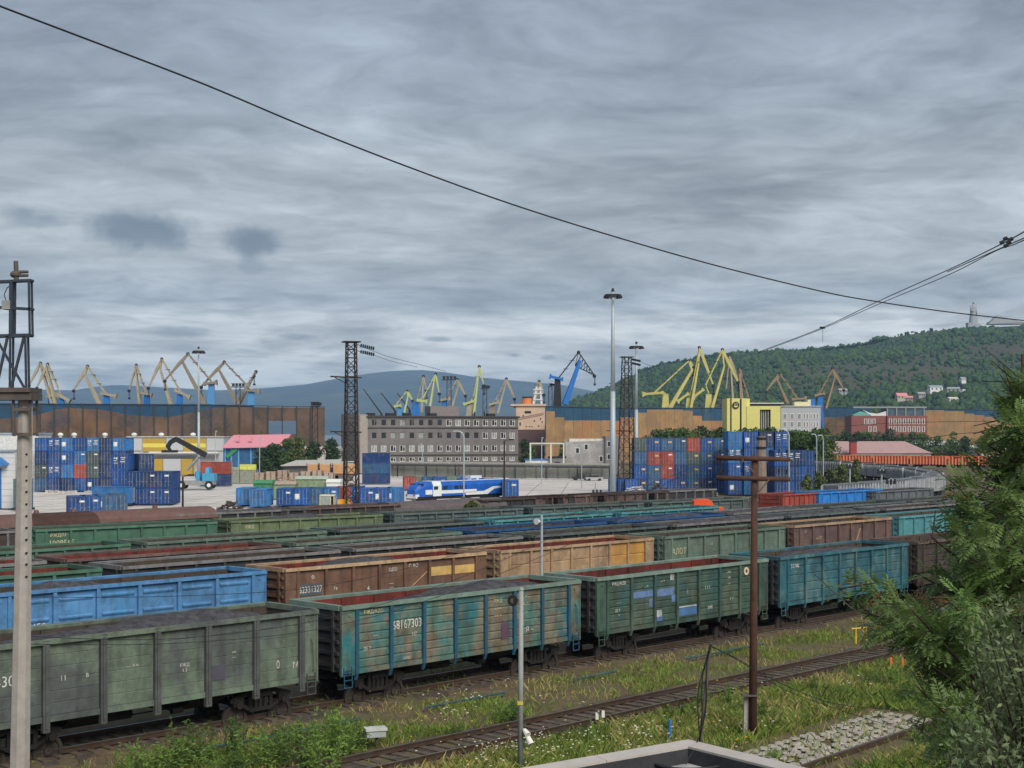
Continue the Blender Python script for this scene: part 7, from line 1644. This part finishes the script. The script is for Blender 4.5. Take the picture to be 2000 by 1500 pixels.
grass('verge_grass', 80000, (34.0, 38.6), gm1, (.10,.30), .028, 4, k2, label='patchy grass between the near track and the wagons')
grass('verge_straw', 22000, (33.9, 39.2), gm2, (.08,.28), .03, 5, lambda x, y, s, t: max(0, min(1, .25+2*nz(x, y, .4, 8))), label='dry grass between the near track and the wagons')
grass('track_weeds', 7000, (31.0, 33.8), gm1, (.06,.2), .035, 6, lambda x, y, s, t: max(0, 2.5*nz(x, y, .3, 12)-.1), label='sparse weeds between the near rails')
grass('cinder_weeds', 9000, (39.6, 47.5), gm1, (.08,.3), .05, 8, lambda x, y, s, t: max(.05, 2*nz(x, y, .2, 15)), label='weeds under and behind the front wagons')
def flowers(name, n, spots, m, label, sz=.035):
    V = []; r = random.Random(n)
    for (px, py, sp, k) in spots:
        c = G(px, py)
        for _ in range(int(k*.45)):
            x, y = c.x+r.gauss(0, sp*1.3), c.y+r.gauss(0, sp*1.2); z = r.uniform(.05,.42); s = sz*r.uniform(.6,1.4)
            for (a, b_) in (((s,0,0),(0,0,s)),((0,s,0),(0,0,s*.6))): a = Vector(a); b_ = Vector(b_); c_ = Vector((x,y,z)); V += [c_-a-b_*.5, c_+a-b_*.5, c_+a+b_*.5, c_-a+b_*.5]
    tag(np_mesh(name, np.array([tuple(v) for v in V]), np.arange(len(V)).reshape(-1,4), m, kind='stuff'), label, 'flowers')
fr = random.Random(9)
flowers('white_flowers', 1, [(1000,1470,.5,70),(960,1478,.6,60),(940,1490,.5,40),(1060,1478,.6,40),(1120,1450,.8,40),(910,1370,.3,30),(905,1400,.3,25),(1150,1440,.7,30),(1240,1440,.6,40),(1262,1430,.4,35),(1250,1465,.5,30),(1200,1460,.8,35),(1400,1420,.8,20),(880,1385,.4,15)]+[(fr.uniform(850,1750),fr.uniform(1330,1480),1.0,6) for _ in range(26)], mat('petal_white', (.62,.62,.55), var=.1), 'white umbel flowers scattered in the grass', .024)
flowers('yellow_flowers', 2, [(fr.uniform(800,1750),fr.uniform(1340,1490),1.2,8) for _ in range(30)]+[(1450,1455,.2,25)], mat('petal_yellow', (.6,.42,.03)), 'small yellow flowers in the grass', .022)
# leafy weeds: stems with pairs of broad leaves
def leaf_quads(P, D, U, L, Wd, fold=.25):
    # pointed leaf of two quads folded along the midrib
    S = np.cross(D, U); S /= np.linalg.norm(S, axis=1, keepdims=True)+1e-9
    a = P; b_ = P+D*(L*.5)[:,None]+S*(Wd*.5)[:,None]+U*(Wd*fold)[:,None]; c = P+D*L[:,None]; d_ = P+D*(L*.5)[:,None]-S*(Wd*.5)[:,None]+U*(Wd*fold)[:,None]; mid = P+D*(L*.5)[:,None]
    V = np.stack([a, b_, c, mid, a, mid, c, d_], 1).reshape(-1,3); return V
def rand_dirs(n, r, zb=0.0, zs=1.0):
    d = r.normal(size=(n,3)); d[:,2] = d[:,2]*zs+zb; return d/np.linalg.norm(d, axis=1, keepdims=True)
weedm = [mat('weed_leaf', (.17,.28,.06), var=.4, rough=.8, scale=3, trans=.35), mat('weed_leaf_dark', (.085,.15,.038), var=.4, rough=.8, scale=3, trans=.3)]
WEED = []
for k in range(5):
    r = np.random.default_rng(50+k); rd = random.Random(50+k); st = MB(); Ps = []
    for i in range(26):
        a = rd.uniform(0, 6.28); q_ = rd.uniform(0, .45); hgt = rd.uniform(.55, 1.1)*(1-q_*.5); base_ = Vector((q_*math.cos(a), q_*math.sin(a), 0)); tip = base_*1.5+Vector((rd.uniform(-.08,.08), rd.uniform(-.08,.08), hgt)); st.cyl(base_, tip, .009, .004, 4, False)
        for j in range(18): u = .15+.85*j/17; Ps.append(base_.lerp(tip, u))
    P = np.array([tuple(p) for p in Ps]); n = len(P); D = rand_dirs(n, r, .25, .5); U = rand_dirs(n, r, 1.2); V = leaf_quads(P, D, U, r.uniform(.09,.17,n), r.uniform(.035,.06,n))
    me = bpy.data.meshes.new('foliage'); me.from_pydata([tuple(v) for v in V], [], [tuple(range(i, i+4)) for i in range(0, len(V), 4)]); me.materials.append(weedm[k%2]); WEED.append((st.mesh('stems', mat('weed_stem', (.07,.10,.03))), me))
ws = [(330,1492,1.1),(372,1478,1.2),(410,1486,1.1),(455,1470,1.15),(490,1488,1.2),(525,1458,1.1),(545,1480,1.0),(585,1446,1.1),(600,1480,1.35),(640,1470,1.3),(668,1462,1.2),(690,1446,1.0),(620,1500,1.2),(455,1500,1.2),(250,1500,.9),(290,1506,1.0),(560,1424,.7),(655,1432,.9),(1000,1396,.95),(975,1398,.8),(1368,1372,.7),(1450,1386,.9),(1425,1372,.85),(1490,1398,.7),(1440,1400,.8),(1300,1420,.5),(890,1420,.5),(1545,1350,.6),(1590,1345,.6),(1510,1470,.55),(1740,1335,.9),(1700,1330,.6),(1770,1310,.8),(1775,1365,.9),(1650,1350,.5),(1790,1440,.7)]
for i, (px, py, sc) in enumerate(ws):
    b0 = G(px, py); b0.z = -.22; reg = 0 if px < 700 else (1 if px < 1100 else (2 if px < 1560 else 3)); where = ['by the bottom edge left of the grey box','near the loudspeaker post','around the wooden pole foot','in the grass below the rowan'][reg]
    rk = sorted(a[0]+a[1]*.001 for a in ws if (0 if a[0] < 700 else (1 if a[0] < 1100 else (2 if a[0] < 1560 else 3))) == reg).index(px+py*.001)
    t = thing('weed_bush', 'leafy weed clump '+where+', %s from the left' % ORD[rk], 'weed', b0, i*1.3, 'leafy weed clumps'); t.scale = (sc, sc, sc*(.95+.35*math.sin(i*2.3)))
    link('stems', WEED[i%5][0], t); f_ = link('foliage', WEED[i%5][1], t); f_['kind'] = 'stuff'

# ---------------------------------------------------------------- rowan and willow close to the right
rowm = mat('rowan_leaf', (.120,.205,.060), var=.45, rough=.5, scale=2.2, trans=.35, dirt=(.20,.25,.08), dirt_amt=.6, dirt_scale=1.6, spec=.5); berry = mat('rowan_berry_cluster', (.16,.085,.03), var=.3)
def inside(poly, x, y):
    c = False; j = len(poly)-1
    for i in range(len(poly)):
        xi, yi = poly[i]; xj, yj = poly[j]
        if (yi > y) != (yj > y) and x < (xj-xi)*(y-yi)/(yj-yi)+xi: c = not c
        j = i
    return c
def compound_leaf(r, L=.23):
    """a pinnate rowan leaf: stalk with paired pointed leaflets"""
    P = []; D = []; Ls = []
    for i in range(6):
        x = L*(.22+.13*i)
        for s in (-1, 1): P.append((x, s*.004, -.03*i*i/36*3*L)); D.append((.45, s*.9, -.12)); Ls.append(L*(.33-.02*abs(i-2)))
    P.append((L*.95, 0, -.09*L)); D.append((1, 0, -.25)); Ls.append(L*.26)
    P = np.array(P, float); D = np.array(D, float)+r.normal(0, .08, (13,3)); D /= np.linalg.norm(D, axis=1, keepdims=True); U = np.tile(np.array([0,0,1.0]), (13,1))+r.normal(0,.15,(13,3)); Ls = np.array(Ls)
    V = leaf_quads(P, D, U, Ls, Ls*.40, .12)
    V = np.concatenate([V, np.array([(0,-.003,0),(L*.98,-.002,-.09*L),(L*.98,.002,-.09*L),(0,.003,0)])]); return V
LEAFV = [compound_leaf(np.random.default_rng(80+k)) for k in range(4)]
LEAFM = []
for V in LEAFV:
    me = bpy.data.meshes.new('leaf'); me.from_pydata([tuple(v) for v in V], [], [tuple(range(i, i+4)) for i in range(0, len(V), 4)]); me.materials.append(rowm); LEAFM.append(me)
def rot_from(d, roll):
    d = Vector(d).normalized(); q_ = d.to_track_quat('X', 'Z'); return q_.to_matrix() @ Matrix.Rotation(roll, 3, 'X')
def rowan():
    base_ = Vector((4.95, 13.2, 0)); t = thing('rowan_tree', 'large rowan tree with feathery leaves filling the right edge of the view', 'tree', base_)
    poly = [(1985,722),(1972,770),(1966,815),(1940,850),(1905,880),(1925,905),(1880,925),(1855,955),(1872,990),(1835,1010),(1852,1040),(1800,1072),(1812,1110),(1775,1130),(1790,1160),(1740,1160),(1700,1130),(1668,1118),(1640,1140),(1655,1165),(1628,1190),(1650,1215),(1700,1215),(1735,1245),(1790,1265),(1772,1300),(1800,1330),(1775,1350),(1782,1400),(1800,1440),(1770,1455),(1800,1500),(2080,1520),(2080,700),(2010,690)]
    rd = random.Random(77); r = np.random.default_rng(77)
    trunk_top = W(2035, 760, 13.2)-base_
    tb = MB(); tp = [Vector((0,0,0)), Vector((.05,.1,4)), Vector((-.05,0,7.5)), Vector((.0,.1,9.2)), trunk_top]; rr_ = [.16,.12,.085,.055,.02]
    for i in range(4): tb.cyl(tp[i], tp[i+1], rr_[i], rr_[i+1], 9)
    rbk = mat('rowan_bark', (.045,.035,.030), var=.3); trunk = tb.obj('trunk', rbk, t, smooth=True)
    tips = [(1640,1150,12.4),(1665,1190,12.0),(1700,1160,13.5),(1735,1220,12.6),(1790,1120,13.0),(1770,1180,11.8),(1820,1050,12.5),(1845,1000,13.6),(1870,950,12.8),(1900,905,13.6),(1930,870,12.6),(1955,820,13.3),(1978,770,13.0),(1988,735,13.2),(1830,1150,13.8),(1880,1080,12.0),(1900,1010,13.8),(1940,960,12.2),(1965,900,13.7),(1985,850,12.4),(1790,1280,12.2),(1820,1230,13.4),(1870,1190,12.0),(1930,1120,13.2),(1970,1040,12.2),(1790,1340,12.0),(1830,1380,13.0),(1800,1430,12.2),(1850,1310,12.4),(1900,1260,13.6),(1960,1200,12.6),(1990,1120,13.6),(1880,1440,13.0),(1940,1360,13.8),(1985,1280,13.5),(2010,950,13),(2015,1080,12.5),(2020,1250,13),(2010,1400,13.4),(1950,1470,13),(1860,1490,12.4),(1995,790,13.4),(2020,850,13)]
    br = MB(); pts = []
    for (px, py, Y) in tips:
        tip = W(px, py, Y)-base_; z0 = max(.5, min(9.3, tip.z-rd.uniform(.5,1.3)*(.4+abs(tip.x)*.6))); k = min(3, max(0, int((z0/9.3)*3))); root = Vector((0,.05,z0)); mid = root.lerp(tip, .55)+Vector((0,0,.12)); 
        br.cyl(root, mid, .028, .016, 6).cyl(mid, tip, .016, .006, 5)
        for u in np.linspace(.25, 1.0, 10): 
            c = root.lerp(mid, u/.55) if u < .55 else mid.lerp(tip, (u-.55)/.45); pts.append((c, u))
            if rd.random() < .8:
                e = c+Vector((rd.uniform(-.32,.32), rd.uniform(-.4,.4), rd.uniform(-.1,.3))); br.cyl(c, e, .007, .004, 4, False); pts.append((e, u)); pts.append((c.lerp(e,.5), u))
    br.obj('branches', rbk, trunk)
    # leaves grow along the twigs, in sprays pointing outward
    allv = []; singles = []; n = 0; tries = 0
    while n < 500 and tries < 9000:
        tries += 1
        c, u = pts[rd.randrange(len(pts))]; c = c+Vector((rd.gauss(0,.07), rd.gauss(0,.14), rd.gauss(0,.07)))
        w_ = c+base_; px = 1000+w_.x*F/w_.y; py = HZ-(w_.z-H)*F/w_.y
        if px > 2060 or py > 1530 or not inside(poly, px, py): continue
        if noise.noise(Vector((px/50, py/50, 4))) < -.17 and rd.random() < .85: continue
        n += 1
        ax = Vector((c.x*.5-.3+rd.gauss(0,.4), rd.uniform(-.9,.4), rd.uniform(.1,.9))).normalized()   # the shoot the leaves radiate from
        a1 = ax.cross(Vector((.3,.2,1))).normalized(); a2 = ax.cross(a1); k0 = rd.uniform(0,6.28); m_ = rd.randint(6,9)
        for q_ in range(m_):
            th = k0+q_*2.4; sp = rd.uniform(.55,1.15); out = ax*(1.0-.35*sp)+(a1*math.cos(th)+a2*math.sin(th))*sp; out.z -= .12
            p = c-ax*.03*q_+Vector((rd.gauss(0,.012), rd.gauss(0,.012), rd.gauss(0,.012)))
            singles.append((w_.y, p, rot_from(out, rd.uniform(-.4,.4)), rd.uniform(.7,1.1), rd.randrange(4)))
    singles.sort(key=lambda q_: q_[0])
    for i, (yy, p, R_, s, k) in enumerate(singles):
        if i < 290: o = link('leaf', LEAFM[k], t); o.matrix_local = Matrix.Translation(p) @ (R_*s).to_4x4()
        else: allv.append((LEAFV[k]*s) @ np.array(R_).T+np.array(p))
    V = np.concatenate(allv); np_mesh('crown', V, np.arange(len(V)).reshape(-1,4), rowm, t, 'stuff')
    for k, (px, py) in enumerate(((1660,1142),(1725,1160),(1820,1175),(1700,1180),(1855,1170),(1790,1165),(1865,965),(1883,890),(1935,885),(1845,1180),(1990,1190))):
        c = W(px, py, 12.1)-base_; b = MB()
        for _ in range(12): a = Vector((rd.gauss(0,.05), rd.gauss(0,.05), rd.gauss(0,.018))); b.ball(c+a, .0085, n=5, m=3)
        b.obj('berry_cluster', berry, t)['kind'] = 'stuff'
rowan()
wilm = mat('willow_leaf', (.15,.20,.095), var=.4, rough=.6, scale=2.5, trans=.3, dirt=(.07,.12,.05), dirt_amt=.6, dirt_scale=1.5, spec=.5)
def willow():
    base_ = Vector((3.9, 10.2, 0)); t = thing('willow_shrub', 'grey-green broad-leaved willow shrub in the lower right corner', 'shrub', base_)
    poly = [(2080,1090),(1985,1130),(1950,1165),(1920,1180),(1890,1215),(1880,1260),(1905,1300),(1878,1330),(1850,1350),(1860,1390),(1838,1420),(1810,1440),(1850,1470),(1840,1520),(2080,1530)]
    rd = random.Random(31); r = np.random.default_rng(31); br = MB(); pts = []
    for k in range(74):
        for _ in range(50):
            px, py = rd.uniform(1830,2060), rd.uniform(1120,1520)
            if inside(poly, px, py): break
        tip = W(px, py, rd.uniform(9.0,11.3))-base_; root = Vector((tip.x*.45+.15, rd.uniform(-.3,.4), max(.5, tip.z-rd.uniform(1.0,2.2)))); mid = root.lerp(tip,.5)+Vector((.05,0,.1)); br.cyl(root, mid, .012, .008, 5, False).cyl(mid, tip, .008, .003, 4, False)
        for u in np.linspace(.3,1,12): c = root.lerp(mid, u/.5) if u < .5 else mid.lerp(tip, (u-.5)/.5); pts.append((c, (tip-root).normalized()))
    for _ in range(7): br.cyl((rd.uniform(-.2,.3), rd.uniform(-.2,.2), 0), (rd.uniform(-.3,.5), rd.uniform(-.3,.4), 6.9), .05, .02, 6)
    br.obj('stems', MATS['rowan_bark'], t)
    P = []; D = []
    for i in range(9500):
        c, ax = pts[rd.randrange(len(pts))]; p = c+Vector((rd.gauss(0,.05), rd.gauss(0,.07), rd.gauss(0,.05))); w_ = p+base_; px = 1000+w_.x*F/w_.y; py = HZ-(w_.z-H)*F/w_.y
        if not inside(poly, px, py): continue
        d_ = ax*.5+Vector((rd.gauss(0,.6), rd.gauss(0,.6), rd.gauss(.1,.4))); d_.normalize(); P.append(tuple(p)); D.append(tuple(d_))
    P = np.array(P); D = np.array(D); n = len(P); U = rand_dirs(n, r, 1.0); L = r.uniform(.045,.085,n); order = np.argsort(P[:,1])
    for j in order[:290]:
        V = leaf_quads(P[j:j+1]*0, D[j:j+1], U[j:j+1], L[j:j+1], L[j:j+1]*.38, .15); me = bpy.data.meshes.new('leaf'); me.from_pydata([tuple(v) for v in V], [], [(0,1,2,3),(4,5,6,7)]); me.materials.append(wilm); link('leaf', me, t, Vector(P[j]))
    j = order[290:]; V = leaf_quads(P[j], D[j], U[j], L[j], L[j]*.38, .15); np_mesh('foliage', V, np.arange(len(V)).reshape(-1,4), wilm, t, 'stuff')
willow()
p = W(1998, 805, 15); t = thing('rusty_post', 'rust-red steel post at the right frame edge behind the rowan', 'post', (p.x, 15, 0)); MB().cyl((0,0,0),(0,0,W(0,692,15).z),.024,.02,8).obj('shaft', mat('rust_post', (.09,.045,.035), var=.3), t)

# ---- small clutter of the yard
cr = random.Random(61); blockm = mat('kerb_block', (.40,.38,.35), var=.3); scrapm = mat('scrap_dark', (.05,.045,.045), var=.5, dirt=(.16,.09,.06), dirt_amt=.5)
for i in range(18):
    c = G(92+i*6.2+(14 if i > 9 else 0), 963+cr.uniform(-1.5,1.5), PORT-.19); t = thing('concrete_block', 'small pale concrete block before the tall left stack, %s from the pole' % ORD[i], 'block', c, cr.uniform(-.4,.4), 'concrete blocks before the left stack'); MB().box(-.28,.28,-.3,.3,0,cr.uniform(.35,.6)).obj('block', blockm, t)
def scrap(px0, px1, py, Y, hh, label, m):
    b = MB(); a = W(px0, py, Y); c = W(px1, py, Y)
    for _ in range(60):
        u = cr.random(); p = a.lerp(c, u); p.z = PORT+cr.uniform(0, hh)*(1-abs(u-.5)*1.3); d = Vector((cr.uniform(-1.4,1.4), cr.uniform(-1,1), cr.uniform(-.3,.3))); b.beam(p-d/2, p+d/2, cr.uniform(.08,.3), cr.uniform(.06,.2))
    tag(b.obj('scrap_heap', m), label, 'scrap', kind='stuff')
scrap(1268, 1312, 950, 262, 2.2, 'dark scrap metal heap at the foot of the right stack', scrapm)
scrap(1318, 1400, 955, 258, 1.4, 'pale debris and posts before the right stack', mat('debris_pale', (.35,.34,.32), var=.4))
scrap(1225, 1262, 958, 262, 1.8, 'white and grey debris at the rusty lattice tower foot', mat('debris_white', (.45,.45,.44), var=.4))
scrap(430, 472, 990, 205, 1.6, 'dark steel sections piled left of the light blue containers', scrapm)
scrap(1425, 1530, 958, 236, 1.2, 'grey scrap and beams below the tall containers', mat('debris_grey', (.22,.22,.23), var=.5))
scrap(505, 600, 930, 296, 2.6, 'rusty and beige scrap before the tan wagons, left of the lattice tower', mat('debris_rust', (.26,.17,.12), var=.6, scale=.8))
scrap(600, 700, 932, 292, 2.0, 'brown scrap and beams behind the green cabins', mat('debris_brown', (.15,.10,.08), var=.6, scale=.8))
for i, (px, py, cc) in enumerate(((1183,922,(.02,.02,.025)),(1134,938,(.03,.03,.03)),(1160,939,(.35,.36,.38)),(1010,934,(.30,.05,.04)),(455,902,(.4,.4,.42)))):
    c = G(px, py, PORT-.19); t = thing('parked_car', ['black car at the far edge of the concrete yard','dark pickup on the open concrete','silver car near the tall mast','red car by the blue container on the flat wagon','pale car by the yellow-green wall'][i], 'car', c, cr.uniform(-.3,.3)); m_ = mat('car_paint%d' % i, cc, var=.1, rough=.35)
    MB().prism([(-.85,.35),(.85,.35),(.85,.85),(-.85,.85)], -2.1, 2.1).obj('body', m_, t)
    MB().add([(-1.2,-.75,.85),(1.3,-.75,.85),(1.3,.75,.85),(-1.2,.75,.85),(-.7,-.62,1.42),(.8,-.62,1.42),(.8,.62,1.42),(-.7,.62,1.42)], [(4,5,6,7),(0,1,5,4),(1,2,6,5),(2,3,7,6),(3,0,4,7)]).obj('cabin_glass', CP['dark'], t); MB().box(-.68,.78,-.6,.6,1.40,1.46).obj('roof', m_, t)
    for x in (-1.3,1.3):
        for y in (-.8,.8): MB().cyl((x,y-.1,.32),(x,y+.1,.32),.32,n=12).obj('wheel', CP['dark'], t)
# ---------------------------------------------------------------- air
hz = MB().box(-9500, 7500, -360, 13200, PORT-3.5, 560).obj('haze', None); hm = bpy.data.materials.new('haze_air'); hm.use_nodes = True; N, L = nodes_of(hm.node_tree); o_ = N('ShaderNodeOutputMaterial'); v_ = N('ShaderNodeVolumePrincipled', ins={'Density': 8.5e-5, 'Anisotropy': 0.2}); v_.inputs['Color'].default_value = lin((.42,.66,1.0)); L(v_.outputs[0], o_.inputs['Volume']); hz.data.materials.append(hm); hz['kind'] = 'stuff'; hz['label'] = 'thin blue haze over the bay and hills'
